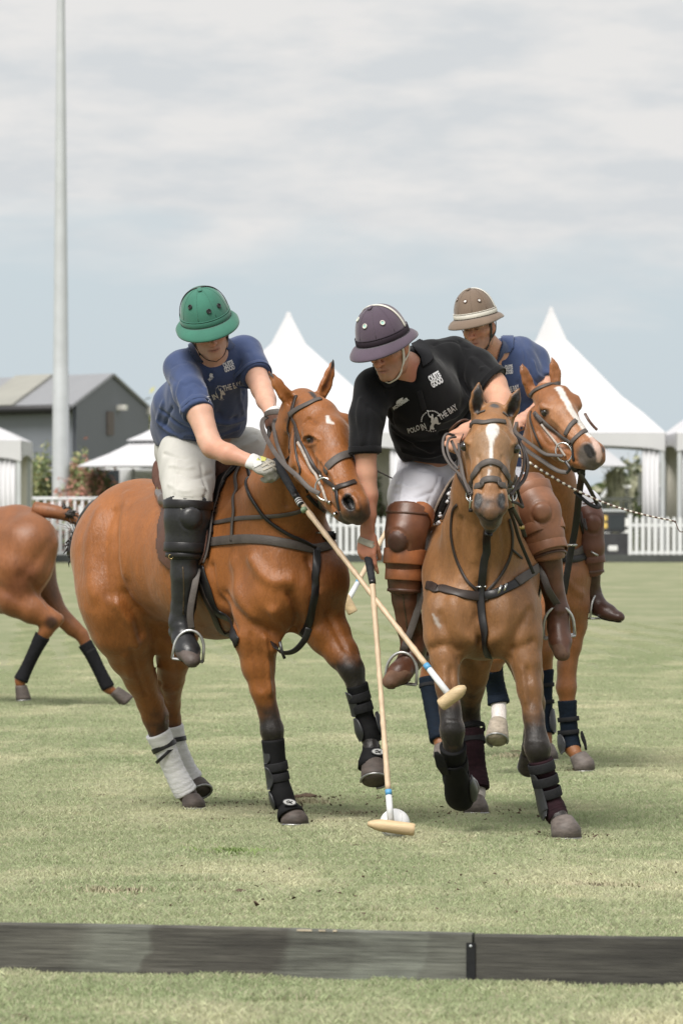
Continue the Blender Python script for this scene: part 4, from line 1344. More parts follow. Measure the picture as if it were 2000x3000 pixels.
def wrapleg(name, nodes, mat, parent, ridges=7, amp=.0022, infl=.006, slant=.35, seg=22, label=None):
    """bandage or boot sleeve round a leg: nodes (x,y,d,r)"""
    P = [V3(n[0], n[1], n[2]) for n in nodes]; R = [PX(n[3], n[2]) + infl for n in nodes]
    C = catmull(P, 10); Rr = catmull([Vector((r, 0, 0)) for r in R], 10); Rr = [v.x for v in Rr]
    n = len(C); T, U = frames(C); vs, fs = [], []
    for i in range(n):
        b = T[i].cross(U[i])
        for j in range(seg):
            a = 2 * math.pi * j / seg
            ph = (i / (n - 1)) * ridges + slant * math.sin(a) + .1
            saw = (ph % 1.0)
            r = Rr[i] + amp * (1 - saw) + (0 if 0 < i < n - 1 else -.002)
            vs.append(C[i] + (U[i] * math.cos(a) + b * math.sin(a)) * r)
    for i in range(n - 1):
        for j in range(seg): fs.append((i * seg + j, i * seg + (j + 1) % seg, (i + 1) * seg + (j + 1) % seg, (i + 1) * seg + j))
    fs.append(tuple(range(seg))[::-1]); fs.append(tuple((n - 1) * seg + j for j in range(seg)))
    o = link(name, mesh_of(vs, fs), mat, parent)
    if label: o['label'] = label
    o['_p'] = 1
    del o['_p']
    return o
def cuff(name, a, b, t0, t1, r, mat, parent, infl=.009, th=.004, label=None):
    """strap round a leg between node a and node b"""
    A_, B_ = V3(*a[:3]), V3(*b[:3]); ax = (B_ - A_)
    c = A_ + ax * ((t0 + t1) / 2); z = ax.normalized(); u = z.orthogonal().normalized(); v = z.cross(u)
    rr = PX(r, a[2]) + infl; P, N = [], []
    for j in range(24):
        q = 2 * math.pi * j / 24; d = u * math.cos(q) + v * math.sin(q); P.append(c + d * rr); N.append(d)
    vv, ff = ribbon(P, N, ax.length * (t1 - t0), th, closed=True)
    o = link(name, mesh_of(vv, ff), mat, parent)
    if label: o['label'] = label
    return o
def shell(name, nodes, mat, parent, side, infl=.014, arc=2.0, label=None):
    """stiff curved boot shell over part of the leg, facing 'side'"""
    P = catmull([V3(n[0], n[1], n[2]) for n in nodes], 6); R = [v.x for v in catmull([Vector((PX(n[3], n[2]) + infl, 0, 0)) for n in nodes], 6)]
    n = len(P); vs, fs = [], []; m = 12
    s_ = Vector(side)
    for i in range(n):
        T = (P[min(i + 1, n - 1)] - P[max(i - 1, 0)]).normalized(); u = (s_ - T * s_.dot(T)).normalized(); v = T.cross(u)
        e = math.sin(math.pi * min(1, (i + .35) / (n - .3))) ** .35
        for k in range(m + 1):
            a = (-arc / 2 + arc * k / m) * e
            d = u * math.cos(a) + v * math.sin(a)
            vs.append(P[i] + d * R[i]); vs.append(P[i] + d * (R[i] - .006))
    w = 2 * (m + 1)
    for i in range(n - 1):
        for k in range(m):
            a = i * w + 2 * k; fs.append((a, a + 2, a + w + 2, a + w)); fs.append((a + 1, a + w + 1, a + w + 3, a + 3))
        fs.append((i * w, i * w + w, i * w + w + 1, i * w + 1)); e_ = i * w + w - 2; fs.append((e_, e_ + 1, e_ + w + 1, e_ + w))
    for i in (0, n - 1):
        for k in range(m):
            a = i * w + 2 * k; fs.append((a, a + 1, a + 3, a + 2))
    o = link(name, mesh_of(vs, fs), mat, parent)
    if label: o['label'] = label
    return o
def horse_ear(ops, base, mid, tip, rb, rm, face, k=.02):
    """leaf shaped ear with a hollow facing 'face'; all px nodes (x,y,d)"""
    f = Vector(face).normalized()
    B, M_, T_ = V3(*base), V3(*mid), V3(*tip); d = base[2]
    B2 = B + (M_ - B) * .5
    rbm, rmm = PX(rb, d), PX(rm, d)
    ops.append(Op('chain', k, 'add', pts=[B - (M_ - B) * .25, B2, M_.lerp(B2, .4), M_.lerp(T_, .35), M_.lerp(T_, .72), T_ + (T_ - M_) * .12], rad=[rbm * .95, rmm * .92, rmm * .95, rmm * .78, rmm * .42, .002], squash=(f, .55)))
    ops.append(Op('chain', .006, 'sub', pts=[B2.lerp(B, .35) + f * rmm * .75, M_ + f * rmm * .78, M_.lerp(T_, .62) + f * rmm * .55], rad=[rmm * .55, rmm * .62, rmm * .25]))
def eyeball(sh, x, y, r, parent, sink=.35, stretch=None):
    c = sh.ray(x, y)
    if c is None: return
    bm = bmesh.new(); bmesh.ops.create_uvsphere(bm, u_segments=20, v_segments=14, radius=r)
    n = (Vector((0, 0, CAMZ)) - c).normalized()
    vs = [v.co.copy() + c + n * (-r * sink) for v in bm.verts]; bm.verts.index_update()
    fs = [tuple(v.index for v in f.verts) for f in bm.faces]; bm.free()
    return link('eye', mesh_of(vs, fs), m_eye, parent)
def ring(name, c, n, r, t, mat, parent, sx=1.0, up=None, seg=28):
    c = Vector(c); n = Vector(n).normalized()
    u = Vector(up) if up else n.orthogonal(); u = (u - n * u.dot(n)).normalized(); v = n.cross(u)
    P = [c + u * math.cos(2 * math.pi * i / seg) * r + v * math.sin(2 * math.pi * i / seg) * r * sx for i in range(seg)]
    vs, fs = tube(P, t, 8, closed=True)
    return link(name, mesh_of(vs, fs), mat, parent)
BLK = (.012, .009, .008)
def leg_shade(sh, nodes, col=BLK, feather=.06, grow=1.35):
    for i in range(len(nodes) - 1):
        a, b = nodes[i], nodes[i + 1]
        sh.paint(V3(*a[:3]), V3(*b[:3]), PX(a[3] * grow, a[2]), PX(b[3] * grow, b[2]), col, feather)

# ---------------------------------------------------------------- horse A : left bay, three quarter view
def horse_a():
    ops = []
    lat = Vector((-.82, -.57, 0))
    # trunk
    chain(ops, [(392, 1610, 25.30, 168), (400, 1625, 25.30, 170)], k=.05)
    chain(ops, [(425, 1585, 25.2, 180), (530, 1625, 24.98, 192), (640, 1650, 24.74, 215), (745, 1655, 24.50, 205), (835, 1650, 24.34, 168)], k=.12, squash=(lat, .88), kc=.05)
    chain(ops, [(620, 1500, 24.8, 110), (740, 1420, 24.55, 70)], k=.09)           # back / withers
    chain(ops, [(850, 1690, 24.22, 140), (905, 1700, 24.2, 120)], k=.08)       # breast
    # haunch to hind leg (right, camera side)
    chain(ops, [(360, 1640, 25.22, 138), (352, 1730, 25.15, 122), (356, 1790, 25.14, 104)], k=.10, kc=.05)
    HR = [(358, 1780, 25.12, 104), (360, 1850, 25.14, 84), (382, 1920, 25.22, 63), (412, 1990, 25.32, 45), (440, 2055, 25.40, 37), (455, 2100, 25.44, 38), (470, 2160, 25.46, 29), (508, 2250, 25.5, 25), (545, 2318, 25.52, 28), (556, 2338, 25.52, 26)]
    chain(ops, HR, k=.07, kc=.02)
    chain(ops, [(420, 2040, 25.36, 12), (428, 2085, 25.50, 18)], k=.03)          # point of hock
    HL = [(470, 1740, 25.2, 120), (512, 1850, 25.25, 72), (512, 1920, 25.35, 52), (500, 1990, 25.5, 40), (498, 2060, 25.65, 30), (503, 2110, 25.7, 27), (518, 2180, 25.72, 22), (550, 2255, 25.74, 21), (572, 2288, 25.75, 24)]
    chain(ops, HL, k=.05, kc=.02)
    # forelegs
    FR = [(775, 1770, 24.22, 104), (752, 1860, 24.2, 70), (757, 1950, 24.2, 49), (769, 2020, 24.2, 37), (787, 2090, 24.22, 29), (797, 2140, 24.22, 34), (802, 2185, 24.23, 27), (813, 2270, 24.24, 21), (830, 2345, 24.24, 26), (845, 2380, 24.23, 24)]
    chain(ops, FR, k=.06, kc=.02)
    FL = [(915, 1780, 24.25, 88), (965, 1860, 24.2, 62), (1003, 1915, 24.15, 47), (1030, 1960, 24.1, 36), (1044, 2010, 24.1, 27), (1066, 2090, 24.12, 21), (1084, 2150, 24.12, 26), (1088, 2195, 24.1, 22), (1090, 2225, 24.08, 26)]
    chain(ops, FL, k=.06, kc=.02)
    # shoulder
    chain(ops, [(790, 1500, 24.3, 80), (820, 1640, 24.15, 92), (812, 1740, 24.12, 80)], k=.06)
    # neck
    hl = Vector((-.62, .1, 0)).normalized()
    chain(ops, [(800, 1560, 24.3, 150), (845, 1440, 24.12, 122), (875, 1330, 23.95, 96), (880, 1240, 23.83, 74)], k=.10, kc=.04, squash=(Vector((-.7, -.7, 0)), .9))
    # head
    chain(ops, [(885, 1195, 23.80, 58), (930, 1232, 23.72, 66), (962, 1290, 23.64, 66)], k=.04)      # cranium, forehead
    chain(ops, [(965, 1275, 23.60, 60), (990, 1370, 23.50, 50), (1020, 1450, 23.40, 43), (1035, 1490, 23.36, 40)], k=.03, kc=.03)  # nasal
    chain(ops, [(905, 1300, 23.70, 56), (905, 1365, 23.66, 56), (945, 1420, 23.56, 42), (985, 1470, 23.46, 33), (1005, 1502, 23.42, 26)], k=.03, kc=.02)   # jaw
    chain(ops, [(1045, 1478, 23.36, 37), (1054, 1503, 23.37, 29), (1048, 1520, 23.38, 20)], k=.02)   # upper lip
    chain(ops, [(1000, 1500, 23.42, 24), (1018, 1520, 23.40, 18)], k=.015)       # lower lip
    chain(ops, [(905, 1262, 23.60, 20), (928, 1270, 23.56, 17)], k=.03)    # brow ridge right eye
    chain(ops, [(1010, 1232, 23.70, 22), (1014, 1262, 23.69, 18)], k=.03)  # other orbital bump
    chain(ops, [(907, 1284, 23.555, 11)], k=.012, mode='sub')
    chain(ops, [(1021, 1466, 23.335, 15), (1031, 1482, 23.325, 15)], k=.012, mode='sub')   # nostril
    horse_ear(ops, (862, 1192, 23.78), (826, 1145, 23.74), (788, 1088, 23.74), 23, 22, (.30, -.95, .1))
    horse_ear(ops, (938, 1162, 23.84), (960, 1118, 23.84), (977, 1050, 23.86), 22, 21, (.55, -.8, .05))
    zones = (((V3(770, 0, 23.8).x, 9, .0068),), ((23.2, 23.95, .008),), ((V3(0, 1560, 23.6).z, 9, .0066),))
    sh = Shape(ops, .0115, zones, smooth=2)
    sk = sh.stroke
    # muscle relief read from the photograph
    sk([(350, 1500), (345, 1600), (352, 1700), (375, 1790)], 22, -.010)
    sk([(372, 1450), (358, 1560), (366, 1680)], 19.4, 0.0121)
    sk([(290, 1500), (262, 1620), (275, 1740)], 26.4, 0.0121)
    sk([(330, 1500), (310, 1620), (318, 1740)], 14.1, -0.0101)
    sk([(400, 1790), (470, 1850), (560, 1880)], 24.6, -0.0243)
    sk([(365, 1740), (395, 1800), (415, 1860)], 14.1, -0.0203)                     # flank fold
    sk([(345, 1770), (385, 1830), (398, 1890)], 15.8, 0.0182)
    sk([(620, 1660), (650, 1760), (690, 1850)], 12.3, -0.0162)                      # elbow line
    sk([(740, 1640), (790, 1700), (850, 1700)], 21.1, 0.0203)
    sk([(690, 1650), (700, 1740), (740, 1800)], 26.4, 0.0203)
    sk([(660, 1740), (720, 1800), (790, 1850)], 12.3, -0.0121)
    sk([(850, 1740), (870, 1790), (860, 1850), (820, 1880)], 11.4, -0.0243)
    sk([(800, 1790), (830, 1840), (800, 1900)], 17.6, 0.0203)
    sk([(880, 1720), (900, 1790), (930, 1850)], 22.9, 0.0162)
    sk([(905, 1640), (925, 1720)], 12.3, -0.0203)
    sk([(960, 1800), (985, 1850), (1010, 1900)], 10.6, -0.0101)
    sk([(735, 1860), (745, 1940), (765, 2020)], 7.0, -0.0101)
    sk([(775, 1870), (785, 1950), (792, 2030)], 7.0, 0.0101)
    sk([(385, 1900), (405, 1980), (430, 2040)], 7.0, -0.0121)
    sk([(365, 1920), (380, 1985)], 8.8, 0.0101)
    sk([(470, 2000), (482, 2060), (490, 2110)], 6.2, -0.0121)
    # head relief
    sk([(870, 1330), (905, 1375), (938, 1392)], 8.8, -0.0121)
    sk([(925, 1330), (958, 1372), (985, 1420)], 5.3, 0.0090)                        # facial crest
    sk([(940, 1360), (965, 1410), (995, 1450)], 7.9, -0.0081)
    sk([(892, 1240), (905, 1228), (922, 1240)], 6.2, -0.0121)
    sk([(882, 1292), (895, 1276), (915, 1274), (935, 1288)], 4.4, 0.0101)             # upper lid
    sk([(888, 1302), (908, 1304), (928, 1298)], 3.5, 0.0061)
    sk([(1010, 1455), (1026, 1450), (1042, 1465), (1048, 1490)], 5.3, 0.0121)
    sk([(970, 1475), (1000, 1510)], 3.5, -0.0081)
    sk([(860, 1380), (880, 1440), (900, 1500)], 10.6, -0.0142)
    sk([(840, 1280), (830, 1380), (838, 1480)], 10.6, -0.0101)
    sh.wrinkle((9, 9, 9), .0035); sh.wrinkle((20, 20, 20), .0035)
    sh.renorm()
    base = (.245, .084, .019)
    sh.base(base)
    mott = vnoise(sh.v, (3.1, 3.1, 3.1)); sh.col *= (1 + .28 * mott)[:, None]
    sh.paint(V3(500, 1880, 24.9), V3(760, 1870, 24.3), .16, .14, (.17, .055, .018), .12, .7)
    sh.paint(V3(960, 1560, 24.1), V3(930, 1750, 24.1), .10, .10, (.13, .042, .016), .12, .5)
    sh.paintpx([(760, 1340, 14), (840, 1230, 14), (870, 1180, 12)], (.06, .025, .012), .03, .7)
    sh.fade(V3(768, 2030, 24.2), V3(800, 2170, 24.22), .075, BLK, .75); sh.fade(V3(800, 2165, 24.22), V3(848, 2395, 24.22), .075, BLK, .05)
    sh.fade(V3(995, 1895, 24.15), V3(1044, 2010, 24.1), .09, BLK, .7); sh.fade(V3(1044, 2005, 24.1), V3(1092, 2240, 24.08), .075, BLK, .05)
    sh.fade(V3(425, 2050, 25.4), V3(475, 2165, 25.46), .09, (.035, .015, .011), .9); sh.fade(V3(475, 2160, 25.46), V3(560, 2345, 25.52), .07, (.035, .015, .011), .05)
    sh.paint(V3(428, 2050, 25.45), V3(428, 2095, 25.52), .03, .03, (.03, .013, .01), .04)
    sh.fade(V3(500, 2070, 25.65), V3(576, 2295, 25.75), .07, (.035, .015, .011), .35)
    # muzzle
    sh.paint(V3(1040, 1500, 23.36), V3(1020, 1520, 23.38), PX(46, 23.4), PX(36, 23.4), (.035, .028, .026), .035, .95)
    sh.paint(V3(1020, 1466, 23.33), V3(1030, 1482, 23.32), PX(21, 23.3), PX(21, 23.3), (.006, .005, .005), .01)
    sh.paintpx([(905, 1288, 13), (915, 1290, 12)], (.03, .014, .01), .014, .85)
    sh.paintpx([(958, 1218, 5), (962, 1235, 7), (975, 1240, 4)], (.62, .56, .52), .006)
    sh.paintpx([(900, 1138, 8), (912, 1150, 9), (925, 1166, 6)], (.012, .010, .010), .008)
    sh.paintpx([(793, 1095, 6), (800, 1105, 3)], BLK, .006); sh.paintpx([(976, 1058, 8), (972, 1078, 4)], BLK, .006)
    sh.paintpx([(968, 1085, 6), (955, 1130, 7)], (.12, .045, .02), .012, .8)
    h = thing('horse', 'bay horse at left turning towards the ball, ridden by the player in the green helmet', 'horse', (V3(640, 1600, 24.8).x, 24.8, 0), 'polo ponies')
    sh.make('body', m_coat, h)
    eyeball(sh, 908, 1288, .014, h, .75)
    # hooves
    hoof(V3(852, 2376, 24.22), V3(858, 2412, 24.2), (.55, -.8, 0), .062, m_hoofd, h, flat=.003)
    hoof(V3(1091, 2228, 24.08), V3(1092, 2290, 24.02), (.35, -.75, -.3), .064, m_hoofd, h)
    hoof(V3(558, 2335, 25.5), V3(566, 2366, 25.48), (.5, -.8, 0), .054, m_hoofd, h, flat=.003)
    hoof(V3(577, 2292, 25.74), V3(586, 2322, 25.7), (.6, -.7, -.1), .05, m_hoofd, h)
    # front boots, leg on the ground
    wrapleg('leg_boot', [(799, 2165, 24.22, 29), (805, 2220, 24.23, 27), (815, 2280, 24.24, 25), (828, 2335, 24.24, 29), (838, 2360, 24.24, 27)], m_bootb, h, 3, .001, .007, .0)
    shell('boot_shell', [(803, 2185, 24.23, 27), (806, 2215, 24.23, 27), (808, 2235, 24.23, 27)], m_bootr, h, (-.9, -.3, 0), .012, 1.6)
    shell('boot_shell', [(808, 2240, 24.23, 26), (812, 2275, 24.24, 25), (816, 2310, 24.24, 25)], m_bootr, h, (-.9, -.2, 0), .013, 2.0)
    shell('boot_shell', [(820, 2310, 24.24, 27), (828, 2340, 24.24, 31), (836, 2362, 24.24, 27)], m_bootr, h, (-.95, .1, 0), .013, 1.9)
    cuff('boot_strap', (805, 2220, 24.23), (815, 2280, 24.24), .2, .62, 27, m_velcro, h, .0075)
    cuff('boot_strap', (805, 2220, 24.23), (815, 2280, 24.24), .72, 1.12, 26, m_velcro, h, .0075)
    def bell(c0, c1, r0, r1, front):
        z = (c1 - c0).normalized(); u = z.orthogonal().normalized(); M_ = Matrix((u, z.cross(u), z)).transposed()
        L_ = (c1 - c0).length
        prof = [(r0, 0), (r0 * 1.04, L_ * .2), (r1 * .95, L_ * .7), (r1, L_), (r1 - .006, L_ + .001), (r0 * .9, L_ * .5)]
        v, f = lathe(prof, 28, M_, c0); link('bell_boot', mesh_of(v, f), m_bootb, h)
    bell(V3(838, 2352, 24.24), V3(853, 2392, 24.2), .038, .060, None)
    bell(V3(1087, 2185, 24.11), V3(1091, 2248, 24.07), .038, .063, None)
    def badge(cx, cy, d, w_, nrm):
        c = V3(cx, cy, d); n = Vector(nrm).normalized()
        vs = []; u = Vector((1, .1, -.08)).normalized(); v = n.cross(u).normalized()
        for (rx, ry, dz, mt, nm) in ((w_, w_ * .52, 0, m_bootr, 'boot_badge'), (w_ * .86, w_ * .40, .0012, m_greyprint, 'badge_print')):
            pv = [c + n * dz + u * math.cos(a) * rx + v * math.sin(a) * ry for a in [i * math.pi / 12 for i in range(24)]]
            pv2 = [p - n * .004 for p in pv]
            link(nm, mesh_of(pv + pv2, [tuple(range(24)), tuple(range(47, 23, -1))] + [(i, i + 24, (i + 1) % 24 + 24, (i + 1) % 24) for i in range(24)]), mt, h, smooth=False)
        # emblem strokes on the badge
        segs = [(-.55, .1, -.15, .5), (-.15, .5, .15, -.1), (.15, -.1, .5, .4), (-.5, -.4, 0, -.2), (0, -.2, .5, -.5)]
        prt = []
        for (a, b, c2, d2) in segs:
            prt.append(tube([c + n * .0025 + u * a * w_ * .8 + v * b * w_ * .4, c + n * .0025 + u * c2 * w_ * .8 + v * d2 * w_ * .4], .0018, 5))
        link('badge_emblem', mesh_of(*merge(*prt)), m_bootb, h)
    badge(848, 2350, 24.155, .030, (0, -.95, .35))
    badge(1107, 2202, 24.03, .030, (.15, -.95, .3))
    # raised leg boots
    wrapleg('leg_boot', [(1045, 2005, 24.1, 28), (1056, 2050, 24.11, 25), (1068, 2100, 24.12, 23), (1083, 2148, 24.12, 28), (1089, 2175, 24.12, 23)], m_bootb, h, 3, .001, .007, 0)
    shell('boot_shell', [(1045, 2020, 24.1, 27), (1055, 2060, 24.11, 25), (1062, 2090, 24.12, 25)], m_bootr, h, (-.9, -.3, 0), .013, 1.9)
    shell('boot_shell', [(1068, 2095, 24.12, 26), (1080, 2135, 24.12, 33), (1087, 2165, 24.12, 27)], m_bootr, h, (-.95, -.25, 0), .014, 1.7)
    shell('boot_shell', [(1072, 2095, 24.12, 26), (1086, 2135, 24.12, 33), (1092, 2160, 24.12, 27)], m_bootr, h, (.95, -.15, 0), .014, 1.7)
    cuff('boot_strap', (1045, 2020, 24.1), (1062, 2080, 24.11), .15, .55, 27, m_velcro, h, .0075)
    cuff('boot_strap', (1045, 2020, 24.1), (1062, 2080, 24.11), .65, 1.08, 25, m_velcro, h, .0075)
    # white bandages behind
    wrapleg('leg_bandage', [(462, 2145, 25.46, 34), (485, 2195, 25.48, 30), (508, 2250, 25.5, 28), (530, 2295, 25.51, 30), (545, 2322, 25.52, 32)], m_whiteb, h, 11, .0028, .005, .3)
    wrapleg('leg_bandage', [(508, 2125, 25.7, 26), (520, 2185, 25.72, 24), (548, 2250, 25.74, 23), (568, 2283, 25.75, 26)], m_whiteb, h, 9, .0028, .005, .3)
    cuff('bandage_tape', (478, 2180, 25.48), (490, 2205, 25.48), 0, .55, 33, m_tape, h, .008, .001)
    cuff('bandage_tape', (480, 2205, 25.48), (496, 2222, 25.48), .1, .5, 31, m_tape, h, .009, .001)
    cuff('bandage_tape', (514, 2160, 25.71), (518, 2182, 25.71), 0, .6, 26, m_tape, h, .008, .001)
    # tail: dock bound into a black knot
    T = [V3(300, 1470, 25.65), V3(262, 1500, 25.85), V3(238, 1560, 25.95), V3(226, 1605, 25.95), V3(224, 1640, 25.93)]
    prt = [tube(catmull(T, 6), [.030] * 8 + [.034] * 8 + [.045] * 6 + [.03] * 3, 12)]
    rr = random.Random(4)
    for i in range(70):
        a = rr.uniform(0, 6.28); b_ = rr.uniform(0, 3.14); c = V3(225, 1603, 25.93) + Vector((math.cos(a) * math.sin(b_), math.sin(a) * math.sin(b_), math.cos(b_) * 1.5)) * .042
        e = c + Vector((rr.uniform(-.02, .02), rr.uniform(-.02, .02), rr.uniform(-.05, -.01)))
        prt.append(tube([c, c.lerp(e, .5) + Vector((rr.uniform(-.012, .012), 0, 0)), e], [.006, .004, .0008], 5))
    for i in range(10):
        c = V3(222, 1575, 25.95); e = c + Vector((rr.uniform(-.09, -.02), 0, rr.uniform(-.02, .10)))
        prt.append(tube([c, c.lerp(e, .5) + Vector((0, 0, .02)), e], [.0012, .001, .0006], 4))
    link('tail', mesh_of(*merge(*prt)), m_hair, h)
    return h, sh
m_greyprint = surf('grey_print', (.42, .42, .42), .5, .1, 20)
# ---------------------------------------------------------------- horse B : dun brown, head on
def horse_b():
    ops = []; X_ = Vector((1, 0, 0))
    chain(ops, [(1400, 1590, 25.05, 165), (1405, 1640, 24.6, 200), (1405, 1665, 24.2, 212), (1407, 1690, 23.85, 205)], k=.12, squash=(X_, .82), kc=.05)
    chain(ops, [(1407, 1450, 24.1, 90), (1407, 1470, 24.7, 80)], k=.1)
    for sx_ in (-1, 1):
        cx = 1407 + sx_ * 78
        chain(ops, [(cx + sx_ * 10, 1560, 23.75, 70), (cx + sx_ * 12, 1690, 23.55, 82), (cx + sx_ * 10, 1800, 23.45, 78)], k=.07)
        chain(ops, [(1407 + sx_ * 62, 1800, 23.38, 82), (1407 + sx_ * 66, 1850, 23.38, 78)], k=.05)
        chain(ops, [(1407 + sx_ * 70, 1650, 25.05, 120), (1407 + sx_ * 75, 1760, 25.1, 100)], k=.1)
    chain(ops, [(1407, 1700, 23.45, 110), (1410, 1840, 23.5, 95)], k=.08)
    FL = [(1312, 1790, 23.40, 72), (1303, 1870, 23.36, 60), (1303, 1930, 23.33, 42), (1309, 2010, 23.3, 34), (1318, 2080, 23.27, 31), (1324, 2140, 23.24, 36), (1327, 2195, 23.27, 28), (1334, 2270, 23.40, 22), (1343, 2318, 23.52, 27), (1350, 2330, 23.60, 24)]
    FR = [(1512, 1790, 23.40, 72), (1528, 1870, 23.36, 60), (1540, 1940, 23.33, 46), (1550, 2020, 23.3, 36), (1562, 2100, 23.28, 30), (1573, 2190, 23.25, 38), (1584, 2245, 23.27, 27), (1606, 2330, 23.28, 21), (1630, 2385, 23.26, 28), (1643, 2410, 23.22, 26)]
    chain(ops, FL, k=.05, kc=.02); chain(ops, FR, k=.05, kc=.02)
    HA_ = [(1360, 1740, 25.0, 110), (1392, 1880, 24.95, 66), (1385, 1980, 25.05, 44), (1372, 2070, 25.22, 33), (1374, 2110, 25.25, 32), (1385, 2180, 25.2, 24), (1396, 2280, 25.2, 21), (1394, 2322, 25.18, 27), (1393, 2345, 25.15, 25)]
    HB_ = [(1470, 1740, 25.0, 110), (1520, 1880, 25.0, 66), (1548, 1980, 25.1, 42), (1562, 2060, 25.25, 33), (1562, 2100, 25.3, 31), (1556, 2150, 25.35, 23), (1552, 2190, 25.4, 24), (1550, 2205, 25.42, 22)]
    chain(ops, HA_, k=.05, kc=.02); chain(ops, HB_, k=.05, kc=.02)
    # neck, seen end on
    chain(ops, [(1408, 1660, 23.55, 130), (1412, 1560, 23.42, 112), (1418, 1440, 23.30, 92), (1432, 1320, 23.2, 74), (1440, 1250, 23.12, 60)], k=.09, kc=.04)
    # head
    chain(ops, [(1443, 1228, 23.08, 50), (1441, 1268, 23.0, 62), (1439, 1310, 22.96, 66)], k=.04, squash=(X_, .98))
    chain(ops, [(1438, 1300, 22.95, 62), (1436, 1380, 22.90, 52), (1435, 1440, 22.86, 44), (1435, 1490, 22.83, 42)], k=.03, kc=.03)
    chain(ops, [(1438, 1320, 23.05, 66), (1436, 1400, 23.02, 54), (1436, 1470, 22.95, 38), (1436, 1520, 22.90, 33)], k=.03, kc=.03)
    for sx_ in (-1, 1):
        chain(ops, [(1438 + sx_ * 52, 1330, 23.02, 30), (1437 + sx_ * 40, 1400, 23.0, 26)], k=.03)
        chain(ops, [(1438 + sx_ * 60, 1292, 22.95, 17), (1438 + sx_ * 67, 1312, 22.97, 14)], k=.02)     # orbits
        chain(ops, [(1435 + sx_ * 32, 1455, 22.82, 19), (1435 + sx_ * 34, 1485, 22.80, 20)], k=.02)         # nostril wings
        ops.append(Op('chain', .01, 'sub', pts=[V3(1434 + sx_ * 35, 1452, 22.775), V3(1434 + sx_ * 31, 1484, 22.765)], rad=[.009, .014]))
    chain(ops, [(1435, 1500, 22.80, 36), (1435, 1526, 22.82, 28)], k=.02)
    chain(ops, [(1436, 1535, 22.87, 24), (1436, 1545, 22.87, 18)], k=.015)
    horse_ear(ops, (1396, 1218, 23.08), (1396, 1172, 23.05), (1402, 1120, 23.05), 20, 23, (-.05, -1, .1), .015)
    horse_ear(ops, (1488, 1226, 23.08), (1503, 1185, 23.05), (1521, 1137, 23.05), 20, 23, (.1, -1, .1), .015)
    chain(ops, [(1446, 1200, 23.06, 14), (1447, 1212, 23.03, 13)], k=.01)
    zones = (((V3(1240, 0, 23.8).x, V3(1590, 0, 23).x, .0095), (V3(1370, 0, 23).x, V3(1520, 0, 23).x, .0068)), ((22.6, 23.2, .008),), ((V3(0, 1570, 23).z, 9, .0066),))
    sh = Shape(ops, .0125, zones, smooth=2)
    sk = sh.stroke
    sk([(1405, 1720), (1407, 1800), (1408, 1880), (1410, 1940)], 18, -0.0240)           # breast furrow
    sk([(1330, 1760), (1345, 1850), (1390, 1880)], 22, 0.0180); sk([(1490, 1760), (1475, 1850), (1425, 1880)], 22, 0.0180)
    sk([(1262, 1900), (1300, 1890), (1345, 1905)], 10, -0.0135); sk([(1475, 1935), (1500, 1905), (1560, 1880)], 10, -0.0150)
    sk([(1290, 1800), (1320, 1880), (1345, 1930)], 12, -0.0120); sk([(1545, 1790), (1510, 1860), (1490, 1930)], 12, -0.0150)
    sk([(1270, 1700), (1275, 1800)], 26, 0.0120); sk([(1545, 1700), (1540, 1800)], 26, 0.0120)
    sk([(1350, 1520), (1345, 1600), (1350, 1680)], 10, -0.0090); sk([(1470, 1540), (1480, 1620), (1470, 1700)], 10, -0.0090)
    sk([(1395, 1560), (1390, 1640)], 12, 0.0075); sk([(1300, 1960), (1303, 2040)], 6, 0.0075); sk([(1322, 1960), (1325, 2040)], 6, -0.0090)
    sk([(1545, 1960), (1555, 2060)], 7, -0.0090); sk([(1528, 1960), (1540, 2060)], 6, 0.0075)
    sk([(1402, 1340), (1406, 1400), (1408, 1440)], 7, -0.0075); sk([(1470, 1340), (1467, 1400), (1464, 1440)], 7, -0.0075)
    sk([(1437, 1330), (1436, 1420)], 14, 0.0060)
    sk([(1405, 1255), (1380, 1285)], 8, -0.0075); sk([(1475, 1255), (1497, 1285)], 8, -0.0075)
    sk([(1352, 1298), (1362, 1292), (1374, 1300)], 4, 0.0075); sk([(1497, 1304), (1508, 1298), (1518, 1306)], 4, 0.0075)
    sk([(1408, 1512), (1435, 1528), (1462, 1512)], 4, -0.0090)
    sk([(1305, 2115), (1340, 2118)], 7, 0.0090); sk([(1552, 2170), (1592, 2175)], 7, 0.0090)
    sh.wrinkle((9, 9, 9), .0035); sh.wrinkle((22, 22, 22), .0035)
    sh.renorm()
    sh.base((.225, .102, .036))
    mott = vnoise(sh.v, (3.4, 3.4, 3.4)); sh.col *= (1 + .35 * mott)[:, None]
    gr = vnoise(sh.v, (26, 26, 9)); sh.col *= (1 + .22 * gr)[:, None]
    sh.paint(V3(1438, 1300, 22.9), V3(1436, 1400, 22.85), PX(60, 23), PX(40, 23), (.27, .155, .080), .05, .8)
    sh.fade(V3(1307, 1990, 23.3), V3(1325, 2150, 23.26), .08, BLK, .7); sh.fade(V3(1325, 2145, 23.25), V3(1350, 2340, 23.6), .09, BLK, .05)
    sh.fade(V3(1550, 2030, 23.3), V3(1573, 2190, 23.25), .08, BLK, .8); sh.fade(V3(1573, 2185, 23.25), V3(1645, 2415, 23.2), .08, BLK, .05)
    sh.fade(V3(1388, 1960, 25.0), V3(1376, 2130, 25.25), .10, (.022, .013, .010), .8); sh.fade(V3(1378, 2125, 25.25), V3(1398, 2292, 25.2), .08, (.022, .013, .010), .05)
    sh.fade(V3(1550, 1960, 25.1), V3(1550, 2210, 25.4), .10, (.022, .013, .010), .6)
